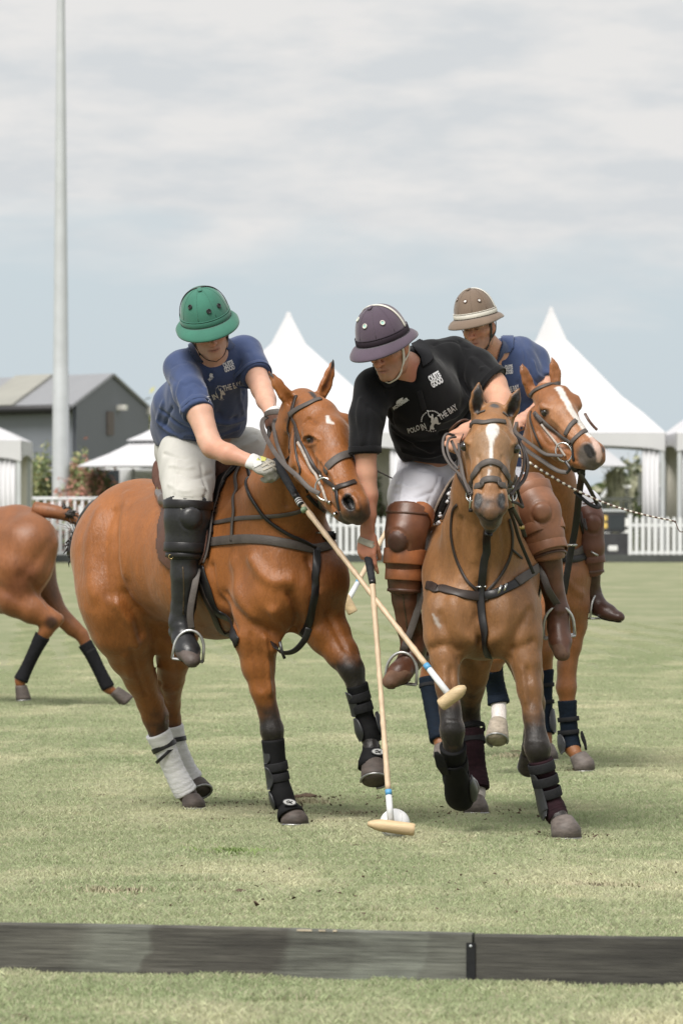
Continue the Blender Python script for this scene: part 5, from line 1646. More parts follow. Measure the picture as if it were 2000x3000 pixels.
    sh.paint(V3(1396, 2290, 25.2), V3(1393, 2345, 25.15), .06, .06, (.42, .38, .34), .02)
    sh.paint(V3(1435, 1500, 22.82), V3(1436, 1545, 22.87), PX(54, 22.8), PX(44, 22.8), (.022, .020, .020), .045, .97)
    sh.paint(V3(1435, 1415, 22.8), V3(1435, 1440, 22.8), PX(22, 23), PX(26, 23), (.30, .15, .075), .03, .6)
    for sx_ in (-1, 1): sh.paint(V3(1434 + sx_ * 35, 1452, 22.79), V3(1434 + sx_ * 31, 1484, 22.79), PX(12, 23), PX(16, 23), (.004, .004, .004), .012)
    sh.paintpx([(1443, 1252, 19), (1441, 1266, 18), (1439, 1284, 9), (1438, 1300, 6), (1437, 1345, 5), (1436, 1362, 3)], (.60, .57, .54), .008)
    sh.paintpx([(1432, 1378, 4), (1427, 1405, 3)], (.5, .45, .42), .006)
    sh.paintpx([(1358, 1308, 16)], (.035, .02, .014), .014, .9); sh.paintpx([(1511, 1314, 16)], (.035, .02, .014), .014, .9)
    sh.paintpx([(1397, 1200, 12), (1398, 1175, 17), (1400, 1150, 13), (1402, 1130, 6)], (.008, .006, .006), .012); sh.paintpx([(1493, 1212, 12), (1503, 1188, 17), (1511, 1165, 13), (1518, 1148, 6)], (.008, .006, .006), .012)
    sh.paint(V3(1447, 1195, 23.04), V3(1448, 1215, 23.02), PX(15, 23), PX(15, 23), (.06, .055, .055), .012)
    sh.paintpx([(1268, 1800, 4), (1278, 1820, 6), (1288, 1836, 4)], (.36, .30, .26), .005)   # old graze on the shoulder
    h = thing('horse', 'dun brown horse facing the camera, ridden by the player in the black shirt', 'horse', (V3(1405, 0, 24).x, 24.0, 0), 'polo ponies')
    sh.make('body', m_coat, h)
    eyeball(sh, 1361, 1308, .020, h, .62); eyeball(sh, 1509, 1315, .020, h, .62)
    hoof(V3(1645, 2405, 23.22), V3(1656, 2450, 23.18), (.35, -.9, 0), .064, m_hoof, h, flat=.003)
    hoof(V3(1352, 2322, 23.62), V3(1362, 2300, 23.72), (.2, .3, -.9), .056, m_hoofd, h)
    hoof(V3(1393, 2346, 25.15), V3(1393, 2378, 25.1), (0, -1, 0), .058, m_hoof, h, flat=.003)
    hoof(V3(1550, 2205, 25.42), V3(1547, 2240, 25.5), (0, .3, -.9), .05, m_hoofd, h)
    # boots
    wrapleg('leg_boot', [(1326, 2185, 23.26, 31), (1328, 2215, 23.30, 28), (1333, 2265, 23.40, 25), (1342, 2310, 23.50, 31), (1350, 2335, 23.58, 26)], m_bootb, h, 3, .001, .012, 0)
    shell('boot_shell', [(1328, 2220, 23.3, 29), (1334, 2270, 23.40, 29), (1343, 2320, 23.50, 36), (1350, 2338, 23.56, 30)], m_bootb, h, (0, -1, 0), .016, 2.4)
    shell('boot_shell', [(1340, 2280, 23.42, 33), (1350, 2315, 23.5, 40), (1356, 2335, 23.54, 34)], m_bootr, h, (1, -.25, 0), .012, 1.5)
    # flapping strap end
    v, f = ribbon([V3(1305, 2270, 23.3), V3(1293, 2245, 23.25), V3(1283, 2215, 23.22), V3(1276, 2202, 23.2)], [Vector((-.3, -.9, 0))] * 4, [.03, .045, .035, .015], .003)
    link('boot_strap', mesh_of(v, f), m_velcro, h)
    for t0, t1 in ((.1, .55), (.65, 1.0)):
        cuff('boot_strap', (1328, 2215, 23.3), (1336, 2285, 23.43), t0, t1, 30, m_bootb, h, .010)
    wrapleg('leg_boot', [(1583, 2225, 23.26, 31), (1592, 2265, 23.27, 28), (1605, 2325, 23.28, 25), (1622, 2372, 23.27, 30), (1635, 2398, 23.25, 26)], m_wine, h, 9, .002, .007, .2)
    shell('boot_shell', [(1588, 2255, 23.26, 31), (1600, 2310, 23.27, 29), (1616, 2370, 23.27, 33), (1625, 2395, 23.25, 28)], m_bootr, h, (-.95, -.35, 0), .012, 1.8)
    for t0, t1 in ((-.25, .05), (.2, .5), (.6, .9)):
        cuff('boot_strap', (1588, 2255, 23.26), (1611, 2345, 23.28), t0, t1, 31, m_velcro, h, .0085)
    wrapleg('leg_bandage', [(1382, 2140, 25.22, 31), (1386, 2185, 25.2, 27), (1394, 2250, 25.2, 25), (1399, 2290, 25.18, 28), (1399, 2308, 25.17, 30)], m_wine, h, 12, .0024, .006, .3)
    cuff('bandage_tape', (1383, 2150, 25.22), (1386, 2185, 25.2), .3, .8, 29, m_velcro, h, .010, .001)
    cuff('bandage_tape', (1380, 2120, 25.24), (1384, 2150, 25.22), .2, .7, 33, m_bootb, h, .008, .002)
    # tail tied up behind
    T = [V3(1407, 1470, 25.5), V3(1407, 1500, 25.75), V3(1405, 1600, 25.85), V3(1405, 1700, 25.8)]
    link('tail', mesh_of(*tube(catmull(T, 6), .04, 10)), m_hair, h)
    return h, sh

# ---------------------------------------------------------------- horse C : chestnut with blaze, right rear
def horse_c():
    ops = []; latC = Vector((.9, -.35, 0))
    chain(ops, [(1415, 1590, 30.5, 140), (1480, 1610, 30.1, 150), (1545, 1630, 29.7, 158), (1605, 1650, 29.35, 150)], k=.12, squash=(latC, .85), kc=.05)
    chain(ops, [(1632, 1700, 29.1, 88), (1640, 1760, 29.1, 72)], k=.07)
    chain(ops, [(1672, 1620, 29.2, 52), (1672, 1700, 29.15, 54), (1666, 1770, 29.15, 52)], k=.05)
    chain(ops, [(1570, 1480, 29.55, 60), (1490, 1480, 30.0, 50)], k=.08)
    FR = [(1670, 1770, 29.15, 50), (1676, 1830, 29.15, 42), (1668, 1890, 29.15, 34), (1660, 1950, 29.15, 28), (1658, 2015, 29.15, 30), (1661, 2065, 29.15, 22), (1665, 2140, 29.15, 18), (1672, 2188, 29.13, 23), (1686, 2210, 29.1, 21)]
    FL = [(1585, 1760, 29.0, 58), (1520, 1850, 28.8, 44), (1455, 1915, 28.62, 32), (1441, 1960, 28.7, 24), (1450, 2020, 28.78, 19), (1458, 2048, 28.78, 23), (1461, 2085, 28.74, 20), (1460, 2115, 28.7, 23)]
    H1 = [(1380, 1640, 30.5, 100), (1320, 1780, 30.45, 64), (1285, 1880, 30.5, 40), (1262, 1960, 30.6, 28), (1256, 1990, 30.6, 26), (1268, 2080, 30.55, 19), (1283, 2150, 30.5, 23), (1292, 2185, 30.45, 20)]
    H2 = [(1480, 1680, 30.5, 100), (1555, 1830, 30.4, 60), (1588, 1900, 30.4, 36), (1590, 1960, 30.45, 26), (1590, 2020, 30.45, 20), (1592, 2090, 30.45, 18), (1593, 2150, 30.42, 22), (1598, 2185, 30.4, 20)]
    for q in (FR, FL, H1, H2): chain(ops, q, k=.05, kc=.02)
    chain(ops, [(1625, 1640, 29.15, 96), (1612, 1530, 29.05, 88), (1603, 1420, 28.92, 80), (1595, 1310, 28.8, 66), (1590, 1230, 28.72, 50)], k=.08, kc=.04)
    # head
    chain(ops, [(1597, 1160, 28.65, 40), (1622, 1190, 28.58, 46), (1644, 1222, 28.54, 46)], k=.035)
    chain(ops, [(1645, 1215, 28.52, 42), (1680, 1270, 28.46, 35), (1718, 1312, 28.38, 32), (1738, 1332, 28.36, 31)], k=.03, kc=.025)
    chain(ops, [(1588, 1230, 28.6, 42), (1600, 1282, 28.58, 42), (1640, 1320, 28.5, 32), (1690, 1345, 28.42, 25), (1712, 1355, 28.38, 22)], k=.03, kc=.02)
    chain(ops, [(1745, 1322, 28.36, 27), (1750, 1345, 28.36, 22), (1742, 1358, 28.37, 17)], k=.02)
    chain(ops, [(1722, 1358, 28.38, 20), (1735, 1367, 28.37, 13)], k=.012)
    chain(ops, [(1590, 1190, 28.51, 14), (1608, 1198, 28.50, 12)], k=.02)
    chain(ops, [(1686, 1170, 28.60, 12), (1694, 1188, 28.59, 10)], k=.035)
    chain(ops, [(1645, 1152, 28.62, 24), (1672, 1190, 28.58, 20)], k=.04)
    ops.append(Op('chain', .012, 'sub', pts=[V3(1719, 1312, 28.30), V3(1729, 1328, 28.295)], rad=[.017, .019]))
    ops.append(Op('chain', .01, 'sub', pts=[V3(1768, 1304, 28.33), V3(1771, 1318, 28.33)], rad=[.008, .010]))
    horse_ear(ops, (1552, 1140, 28.68), (1540, 1105, 28.66), (1525, 1063, 28.66), 20, 19, (.45, -.9, .1), .015)
    horse_ear(ops, (1626, 1115, 28.72), (1625, 1085, 28.72), (1615, 1046, 28.72), 18, 18, (.2, -.95, .05), .015)
    zones = (((V3(1530, 0, 29).x, 9, .0095), ), ((28.1, 28.8, .009),), ((V3(0, 1400, 28.5).z, 9, .0075),))
    sh = Shape(ops, .014, zones, smooth=2)
    sk = sh.stroke
    sk([(1625, 1440), (1630, 1520), (1640, 1600)], 10, -.012); sk([(1655, 1560), (1648, 1640), (1640, 1700)], 8, -.010)
    sk([(1655, 1700), (1685, 1730), (1705, 1740)], 12, .008); sk([(1640, 1800), (1660, 1840), (1690, 1850)], 9, -.007)
    sk([(1575, 1260), (1600, 1300), (1625, 1308)], 7, -.006); sk([(1615, 1225), (1650, 1262), (1680, 1290)], 5, .005)
    sk([(1582, 1202), (1592, 1195), (1608, 1196)], 4, .005); sk([(1585, 1218), (1600, 1219), (1612, 1214)], 4, .003)
    sk([(1650, 1330), (1690, 1352)], 4, -.005); sk([(1580, 1180), (1572, 1190)], 7, -.005)
    sk([(1703, 1305), (1716, 1296), (1735, 1310), (1740, 1325)], 5, .006)
    sh.wrinkle((10, 10, 10), .003); sh.renorm()
    sh.base((.235, .088, .028))
    mott = vnoise(sh.v, (4, 4, 4)); sh.col *= (1 + .25 * mott)[:, None]
    sh.paint(V3(1640, 1220, 28.5), V3(1700, 1290, 28.4), PX(50, 28.5), PX(36, 28.5), (.34, .155, .07), .06, .8)
    sh.paint(V3(1725, 1335, 28.33), V3(1738, 1362, 28.36), PX(40, 28.4), PX(30, 28.4), (.10, .085, .078), .035, .9)
    sh.paint(V3(1719, 1312, 28.31), V3(1729, 1328, 28.31), PX(13, 28.3), PX(14, 28.3), (.008, .006, .006), .01)
    sh.paint(V3(1768, 1304, 28.33), V3(1771, 1318, 28.33), PX(7, 28.3), PX(9, 28.3), (.012, .01, .009), .01)
    sh.paintpx([(1636, 1138, 11), (1652, 1165, 13), (1668, 1195, 11), (1690, 1225, 13), (1712, 1258, 12), (1730, 1280, 9)], (.66, .62, .58), .008)
    sh.paintpx([(1735, 1285, 10), (1748, 1310, 10), (1755, 1335, 9), (1752, 1350, 6)], (.52, .36, .30), .010)
    sh.paintpx([(1590, 1208, 12), (1600, 1208, 11)], (.05, .028, .018), .012, .85)
    sh.paint(V3(1461, 2075, 28.75), V3(1460, 2120, 28.7), .06, .06, (.58, .53, .50), .02)
    sh.paint(V3(1600, 1450, 29.0), V3(1600, 1330, 28.85), .12, .1, (.19, .07, .026), .1, .6)
    h = thing('horse', 'chestnut horse with a white blaze at right, ridden by the player in the brown helmet', 'horse', (V3(1580, 0, 29.6).x, 29.6, 0), 'polo ponies')
    sh.make('body', m_coat, h)
    eyeball(sh, 1596, 1208, .021, h, .62)
    hoof(V3(1690, 2212, 29.1), V3(1708, 2252, 29.08), (.6, -.8, 0), .060, m_hoof, h, flat=.003)
    hoof(V3(1459, 2115, 28.7), V3(1457, 2172, 28.62), (-.05, -.55, -.6), .060, m_hoofp, h)
    hoof(V3(1293, 2188, 30.45), V3(1296, 2222, 30.4), (.2, -.9, 0), .055, m_hoof, h, flat=.003)
    hoof(V3(1600, 2188, 30.4), V3(1604, 2222, 30.36), (.2, -.9, 0), .055, m_hoof, h, flat=.003)
    wrapleg('leg_bandage', [(1660, 2052, 29.15, 25), (1663, 2100, 29.15, 22), (1668, 2160, 29.15, 23), (1674, 2195, 29.13, 25)], m_navy, h, 9, .002, .006, .3)
    shell('boot_shell', [(1663, 2150, 29.15, 26), (1668, 2180, 29.14, 30), (1674, 2206, 29.12, 26)], m_bootr, h, (-.9, -.4, 0), .012, 1.5)
    shell('boot_shell', [(1676, 2150, 29.15, 24), (1684, 2180, 29.14, 26), (1688, 2200, 29.12, 24)], m_bootb, h, (.95, -.2, 0), .012, 1.4)
    for y0 in (2100, 2138): cuff('boot_strap', (1663, y0, 29.15), (1666, y0 + 30, 29.15), 0, .45, 25, m_velcro, h, .0085)
    wrapleg('leg_bandage', [(1441, 1950, 28.69, 27), (1447, 1990, 28.75, 24), (1455, 2030, 28.78, 25), (1460, 2062, 28.77, 29)], m_navy, h, 7, .002, .007, .4)
    wrapleg('leg_bandage', [(1257, 1985, 30.6, 28), (1264, 2050, 30.57, 23), (1277, 2120, 30.52, 23), (1287, 2168, 30.47, 26)], m_navy, h, 11, .002, .007, .3)
    cuff('bandage_tape', (1257, 1990, 30.6), (1262, 2040, 30.58), .25, .45, 27, m_velcro, h, .010, .001)
    wrapleg('leg_bandage', [(1591, 1960, 30.45, 27), (1591, 2030, 30.45, 22), (1592, 2100, 30.44, 23), (1594, 2150, 30.42, 27)], m_navy, h, 11, .002, .007, .3)
    shell('boot_shell', [(1593, 2080, 30.45, 24), (1594, 2120, 30.43, 28), (1597, 2150, 30.42, 25)], m_bootr, h, (.9, -.4, 0), .012, 1.5)
    for y0 in (2000, 2050): cuff('boot_strap', (1591, y0, 30.45), (1592, y0 + 30, 30.45), 0, .4, 25, m_velcro, h, .0085)
    T = [V3(1385, 1500, 30.9), V3(1375, 1540, 31.1), V3(1370, 1640, 31.15), V3(1372, 1700, 31.1)]
    link('tail', mesh_of(*tube(catmull(T, 6), .038, 10)), m_hair, h)
    return h, sh

# ---------------------------------------------------------------- horse D : bay leaving the picture at left
def horse_d():
    ops = []; D = 38.5
    latD = Vector((.35, -.93, 0))
    chain(ops, [(50, 1590, D + .1, 112), (-30, 1610, D + .2, 118), (-140, 1630, D + .4, 124), (-250, 1620, D + .6, 118)], k=.12, squash=(latD, .9), kc=.05)
    chain(ops, [(90, 1590, D - .1, 84), (70, 1650, D - .1, 88), (40, 1700, D, 78)], k=.09)
    chain(ops, [(-300, 1560, D + .7, 90), (-380, 1450, D + .8, 70), (-450, 1350, D + .85, 50)], k=.1)
    chain(ops, [(-450, 1340, D + .85, 40), (-490, 1400, D + .8, 34), (-530, 1450, D + .75, 25), (-545, 1470, D + .73, 20)], k=.03)
    horse_ear(ops, (-440, 1310, D + .9), (-440, 1290, D + .9), (-445, 1262, D + .9), 12, 11, (-.9, -.3, 0), .015)
    horse_ear(ops, (-452, 1312, D + .78), (-456, 1290, D + .78), (-460, 1262, D + .78), 12, 11, (-.9, -.3, 0), .015)
    # near hind: thigh, stifle forward, hock behind, cannon forward-down
    N_ = [(60, 1680, D - .1, 82), (50, 1750, D - .12, 60), (95, 1785, D - .15, 44), (135, 1808, D - .15, 32), (152, 1820, D - .15, 26), (136, 1848, D - .15, 21), (112, 1885, D - .12, 16), (76, 1965, D - .1, 15), (60, 1992, D - .1, 17), (61, 2006, D - .1, 15)]
    chain(ops, [(160, 1812, D - .15, 16), (176, 1812, D - .15, 11)], k=.02)
    F_ = [(110, 1650, D + .15, 55), (130, 1720, D + .15, 40), (165, 1790, D + .15, 30), (215, 1840, D + .15, 25), (240, 1860, D + .15, 20), (255, 1890, D + .15, 17), (290, 1960, D + .15, 14), (315, 2015, D + .15, 16), (332, 2026, D + .15, 14)]
    chain(ops, N_, k=.05, kc=.015); chain(ops, F_, k=.05, kc=.015)
    chain(ops, [(40, 1720, D, 60), (10, 1760, D, 40)], k=.05)
    G_ = [(-270, 1720, D + .4, 60), (-330, 1820, D + .35, 30), (-400, 1880, D + .3, 20), (-380, 1960, D + .3, 12), (-360, 2010, D + .3, 14)]
    K_ = [(-260, 1720, D + .9, 60), (-290, 1820, D + .9, 28), (-280, 1890, D + .9, 19), (-330, 1960, D + .9, 12), (-345, 2000, D + .9, 13)]
    chain(ops, G_, k=.05, kc=.015); chain(ops, K_, k=.05, kc=.015)
    sh = Shape(ops, .016, ((), (), ()), smooth=2)
    sk = sh.stroke
    sk([(165, 1590), (155, 1650), (125, 1710)], 12, .012); sk([(60, 1690), (110, 1640), (145, 1590)], 18, -.010)
    sk([(20, 1560), (70, 1600)], 30, .01); sk([(90, 1700), (120, 1750), (150, 1790)], 8, -.01)
    sk([(0, 1720), (60, 1760)], 14, -.01)
    sh.wrinkle((8, 8, 8), .004); sh.renorm()
    sh.base((.215, .078, .026)); mott = vnoise(sh.v, (3, 3, 3)); sh.col *= (1 + .25 * mott)[:, None]
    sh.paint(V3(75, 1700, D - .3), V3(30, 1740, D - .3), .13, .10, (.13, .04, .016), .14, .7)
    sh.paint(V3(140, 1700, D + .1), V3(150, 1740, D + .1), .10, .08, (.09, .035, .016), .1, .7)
    sh.paint(V3(148, 1822, D - .2), V3(152, 1826, D - .2), .04, .04, (.05, .02, .012), .04)
    h = thing('horse', 'bay horse leaving at the left edge, only rump and black bandaged hind legs showing', 'horse', (V3(-60, 0, D).x, D, 0), 'polo ponies')
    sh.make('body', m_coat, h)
    wrapleg('leg_bandage', [(126, 1862, D - .13, 21), (104, 1905, D - .12, 17), (80, 1955, D - .1, 16), (61, 1994, D - .1, 19)], m_blackb, h, 10, .002, .006, .3)
    wrapleg('leg_bandage', [(249, 1884, D + .15, 19), (270, 1920, D + .15, 17), (292, 1965, D + .15, 16), (318, 2016, D + .15, 18)], m_blackb, h, 10, .002, .006, .3)
    wrapleg('leg_bandage', [(-398, 1885, D + .3, 18), (-388, 1930, D + .3, 14), (-375, 1975, D + .3, 13), (-362, 2005, D + .3, 16)], m_blackb, h, 10, .002, .006, .3)
    cuff('bandage_tape', (115, 1880, D - .12), (104, 1905, D - .12), 0, .3, 16, m_velcro, h, .010, .001)
    cuff('bandage_tape', (262, 1905, D + .15), (270, 1920, D + .15), 0, .4, 16, m_velcro, h, .010, .001)
    hoof(V3(61, 2008, D - .1), V3(64, 2050, D - .1), (.7, -.1, -.7), .052, m_hoofd, h)
    hoof(V3(334, 2024, D + .15), V3(372, 2062, D + .15), (.3, -.1, .8), .054, m_hoofd, h, shoe=False)
    hoof(V3(-360, 2010, D + .3), V3(-358, 2050, D + .3), (-.7, -.1, -.7), .05, m_hoofd, h)
    hoof(V3(-345, 2002, D + .9), V3(-345, 2040, D + .9), (-.7, -.1, -.7), .05, m_hoofd, h)
    # bound tail carried straight back
    T = catmull([V3(105, 1492, D + .05), V3(150, 1498, D), V3(195, 1508, D), V3(225, 1522, D), V3(260, 1545, D)], 6)
    v1 = tube(T, [.055 - .022 * i / len(T) for i in range(len(T))], 12)
    rr = random.Random(3)
    prt = [v1]
    link('tail', mesh_of(*v1), m_coatd, h)
    prt = []
    for c, r in ((V3(192, 1493, D), .045), (V3(222, 1520, D), .05), (V3(255, 1545, D), .05), (V3(205, 1506, D - .04), .03)):
        for i in range(26):
            d = Vector((rr.gauss(0, 1), rr.gauss(0, 1), rr.gauss(0, 1))).normalized() * r * .7
            prt.append(tube([c + d * .3, c + d, c + d * 1.1 + Vector((rr.uniform(-.02, .03), 0, rr.uniform(-.03, .02)))], [.014, .012, .003], 5))
    for i in range(8):
        c = V3(210, 1500, D); e = V3(225 + rr.uniform(-10, 15), 1575 + rr.uniform(-25, 10), D)
        prt.append(tube([c, c.lerp(e, .5) + Vector((rr.uniform(-.02, .02), 0, 0)), e], [.002, .0018, .001], 4))
    link('tail_hair', mesh_of(*merge(*prt)), m_hair, h)
    return h, sh
m_coatd = surf('tail_coat', (.20, .075, .028), .5, .3, 20, bump=.5, bscale=100)
HA, shA = horse_a()
HB, shB = horse_b()
HC, shC = horse_c()
HD, shD = horse_d()
# ================================================================== RIDERS
m_skin = surf('skin', (1, 1, 1), .52, .10, 30, bump=.35, bscale=260, bdist=.0008, attr=True, sss=.12, spec=.35)
m_blue = surf('blue_pique_cotton', (.045, .066, .145), .85, .12, 8, bump=.6, bscale=420, bdist=.0012, sheen=.25, spec=.2)
m_blue2 = surf('blue_collar_knit', (.048, .070, .15), .85, .12, 8, bump=.6, bscale=300, bdist=.0012, sheen=.25, spec=.2)
m_black = surf('black_pique_cotton', (.006, .006, .0072), .85, .15, 8, bump=.6, bscale=420, bdist=.0012, sheen=.12, spec=.18)
m_breech = surf('off_white_denim', (.49, .48, .45), .85, .08, 8, bump=.5, bscale=350, bdist=.001, sheen=.1, spec=.2)
m_breechw = surf('white_denim', (.70, .70, .76), .85, .06, 8, bump=.5, bscale=350, bdist=.001, sheen=.1, spec=.2)
m_print = surf('white_print', (.62, .62, .64), .7, .05, 30, bump=0)
m_glove = surf('grey_glove', (.34, .33, .30), .85, .2, 30, bump=.7, bscale=260)
m_glovew = surf('white_glove_back', (.55, .55, .54), .7, .1, 20, bump=.3)
m_glovey = surf('yellow_glove_panel', (.50, .50, .14), .7, .1, 20, bump=.3)
m_tapeg = surf('beige_wrist_tape', (.40, .37, .31), .85, .12, 30, bump=.7, bscale=200)
m_bootk = surf('black_boot_leather', (.018, .018, .020), .36, .35, 9, bump=.35, bscale=60, bdist=.003)
m_bootbr = surf('brown_boot_leather', (.085, .034, .019), .38, .5, 7, bump=.35, bscale=60, bdist=.003)
m_suede = surf('worn_toe_leather', (.13, .068, .040), .7, .3, 14, bump=.5, bscale=90)
m_toegr = surf('worn_grey_boot', (.085, .065, .058), .6, .35, 14, bump=.5, bscale=90)
m_sole = surf('boot_sole', (.018, .014, .012), .7, .2, 20)
m_hairm = surf('short_hair', (.035, .024, .018), .7, .3, 80, bump=.8, bscale=200)

def head_ops(ops, c, R, k=.018):
    c = Vector(c); W_3 = lambda x, y, z: c + R @ Vector((x, y, z)); M = np.array(R)
    E = lambda p, r, kk=k, mode='add': ops.append(Op('ell', kk, mode, c=W_3(*p), r=r, M=M))
    Cn = lambda pts, rad, kk=k, mode='add': ops.append(Op('chain', kk, mode, pts=[W_3(*p) for p in pts], rad=rad))
    E((0, -.018, .045), (.075, .094, .083)); E((0, .022, -.02), (.060, .066, .078), .03)
    E((0, .035, -.078), (.046, .050, .040), .03)
    Cn([(-.038, .02, -.075), (-.012, .072, -.102), (.012, .072, -.102), (.038, .02, -.075)], [.022, .019, .019, .022], .02)
    Cn([(-.056, -.005, -.04), (-.046, .02, -.08)], [.022, .02], .02); Cn([(.056, -.005, -.04), (.046, .02, -.08)], [.022, .02], .02)
    Cn([(0, .080, .014), (0, .102, -.012), (0, .117, -.034)], [.009, .0115, .015], .010)
    for s in (-1, 1):
        E((s * .013, .098, -.038), (.009, .012, .008), .008)
        Cn([(s * .044, .058, -.022), (s * .058, .03, -.016)], [.018, .016], .02)
        Cn([(s * .012, .086, .022), (s * .036, .078, .025), (s * .052, .06, .018)], [.011, .012, .009], .012)
        E((s * .031, .096, .004), (.019, .017, .013), .012, 'sub')
        E((s * .031, .074, .003), (.015, .013, .012), .006)
        E((s * .080, -.008, -.008), (.009, .019, .031), .010); E((s * .089, .002, -.004), (.006, .010, .016), .006, 'sub')
        Cn([(s * .024, .096, -.050), (s * .031, .086, -.068)], [.003, .003], .008, 'sub')
    Cn([(-.024, .082, -.068), (0, .093, -.064), (.024, .082, -.068)], [.006, .0075, .006], .009)
    Cn([(-.021, .080, -.078), (0, .090, -.078), (.021, .080, -.078)], [.006, .0085, .006], .009)
    Cn([(-.026, .088, -.0715), (0, .1005, -.0705), (.026, .088, -.0715)], [.0018, .002, .0018], .003, 'sub')
def head_paint(sh, c, R, skin, stubble=.5, hair=(.03, .02, .015), lip=(.36, .14, .11)):
    c = A(c); M = np.array(R); q = (sh.v - c) @ M
    near = np.linalg.norm(q, axis=1) < .17
    def blend(w, col):
        w = np.clip(w, 0, 1) * near
        sh.col = sh.col * (1 - w[:, None]) + np.array(col)[None, :] * w[:, None]
    nz = vnoise(sh.v, (90, 90, 90))
    red = np.array(skin) * np.array([1.05, .72, .65])
    blend(np.exp(-(((q[:, 0]) / .035) ** 2 + ((q[:, 2] + .028) / .03) ** 2)) * (q[:, 1] > .05) * .7, red)
    blend(np.exp(-(((np.abs(q[:, 0]) - .045) / .022) ** 2 + ((q[:, 2] + .03) / .025) ** 2)) * (q[:, 1] > .03) * .5, red)
    sb = (1 / (1 + np.exp((q[:, 2] + .046 + np.abs(q[:, 0]) * -.15) / .006))) * (q[:, 2] > -.125) * (q[:, 1] > -.02)
    blend(sb * stubble * (.75 + .5 * nz), np.array(skin) * .36)
    mo = np.exp(-((q[:, 0] / .024) ** 4 + ((q[:, 2] + .0715) / .0095) ** 4)) * (q[:, 1] > .07)
    blend(mo * .75, lip)
    ml = np.exp(-((q[:, 0] / .026) ** 6 + ((q[:, 2] + .0712) / .0022) ** 2)) * (q[:, 1] > .07)
    blend(ml * .8, (.06, .02, .018))
    br = np.exp(-(((np.abs(q[:, 0]) - .034) / .020) ** 4 + ((q[:, 2] - .026 + (np.abs(q[:, 0]) - .034) ** 2 * 8) / .005) ** 2)) * (q[:, 1] > .04)
    blend(br * .85, hair)
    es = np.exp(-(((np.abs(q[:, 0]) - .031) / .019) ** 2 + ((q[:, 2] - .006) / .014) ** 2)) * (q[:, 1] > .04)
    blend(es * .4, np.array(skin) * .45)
    ey = np.exp(-(((np.abs(q[:, 0]) - .031) / .013) ** 4 + ((q[:, 2] - .001) / .003) ** 2)) * (q[:, 1] > .06)
    blend(ey * .95, (.02, .012, .01))
    hr = ((q[:, 2] > .0) & (q[:, 1] < .012 + .02 * nz)) | ((q[:, 2] > -.03) & (q[:, 1] < -.03)) | (q[:, 2] > .075)
    ear = (np.abs(q[:, 0]) > .076)
    blend((hr & ~ear).astype(float) * .92, hair)
    blend(ear * .5, red)
def hand_ops(ops, w, d, n, t, curl=(35, 65, 45), s=1.0, k=.007, infl=0.0, thumb=(.55, .65, .45), curls=None):
    """wrist point, finger direction, palm direction, thumb side"""
    w, d = Vector(w), Vector(d).normalized(); n = Vector(n); n = (n - d * n.dot(d)).normalized(); t0 = Vector(t); t = d.cross(n)
    if t.dot(t0) < 0: t = -t
    M = np.array(Matrix((t, d, n)).transposed())
    ops.append(Op('chain', .018, 'add', pts=[w - d * .02 * s, w + d * .03 * s], rad=[.026 * s + infl, .026 * s + infl], squash=(n, .72)))
    ops.append(Op('ell', .014, 'add', c=w + d * .052 * s, r=(.043 * s + infl, .052 * s + infl, .0175 * s + infl), M=M))
    offs = [.031, .0105, -.0105, -.030]; ln = [.95, 1.03, .97, .78]; out = []
    for i in range(4):
        cu = curls[i] if curls else curl
        p = w + d * (.090 - (.006 if i in (0,) else 0) - (.012 if i == 3 else 0)) * s + t * offs[i] * s
        pts, a = [p - d * .02 * s, p], 0
        rad = [.010 * s + infl, .0100 * s + infl]
        for j, (L_, r_) in enumerate(((.045, .0092), (.028, .0086), (.022, .0074))):
            a += math.radians(cu[j]); dr = d * math.cos(a) + n * math.sin(a)
            p = p + dr * L_ * ln[i] * s; pts.append(p); rad.append(r_ * s + infl)
        ops.append(Op('chain', k, 'add', pts=pts, rad=rad, kc=.004)); out.append(pts)
    b = w + d * .028 * s + t * .026 * s + n * .006 * s
    tv = (t * thumb[0] + d * thumb[1] + n * thumb[2]).normalized()
    p1 = b + tv * .040 * s; tv2 = (tv + n * .45 - t * .25 + d * .2).normalized(); p2 = p1 + tv2 * .032 * s; p3 = p2 + (tv2 + n * .3 - t * .3).normalized() * .022 * s
    ops.append(Op('chain', .010, 'add', pts=[b - d * .01 * s, b, p1, p2, p3], rad=[.015 * s + infl, .014 * s + infl, .0115 * s + infl, .0105 * s + infl, .0085 * s + infl], kc=.004))
    return out

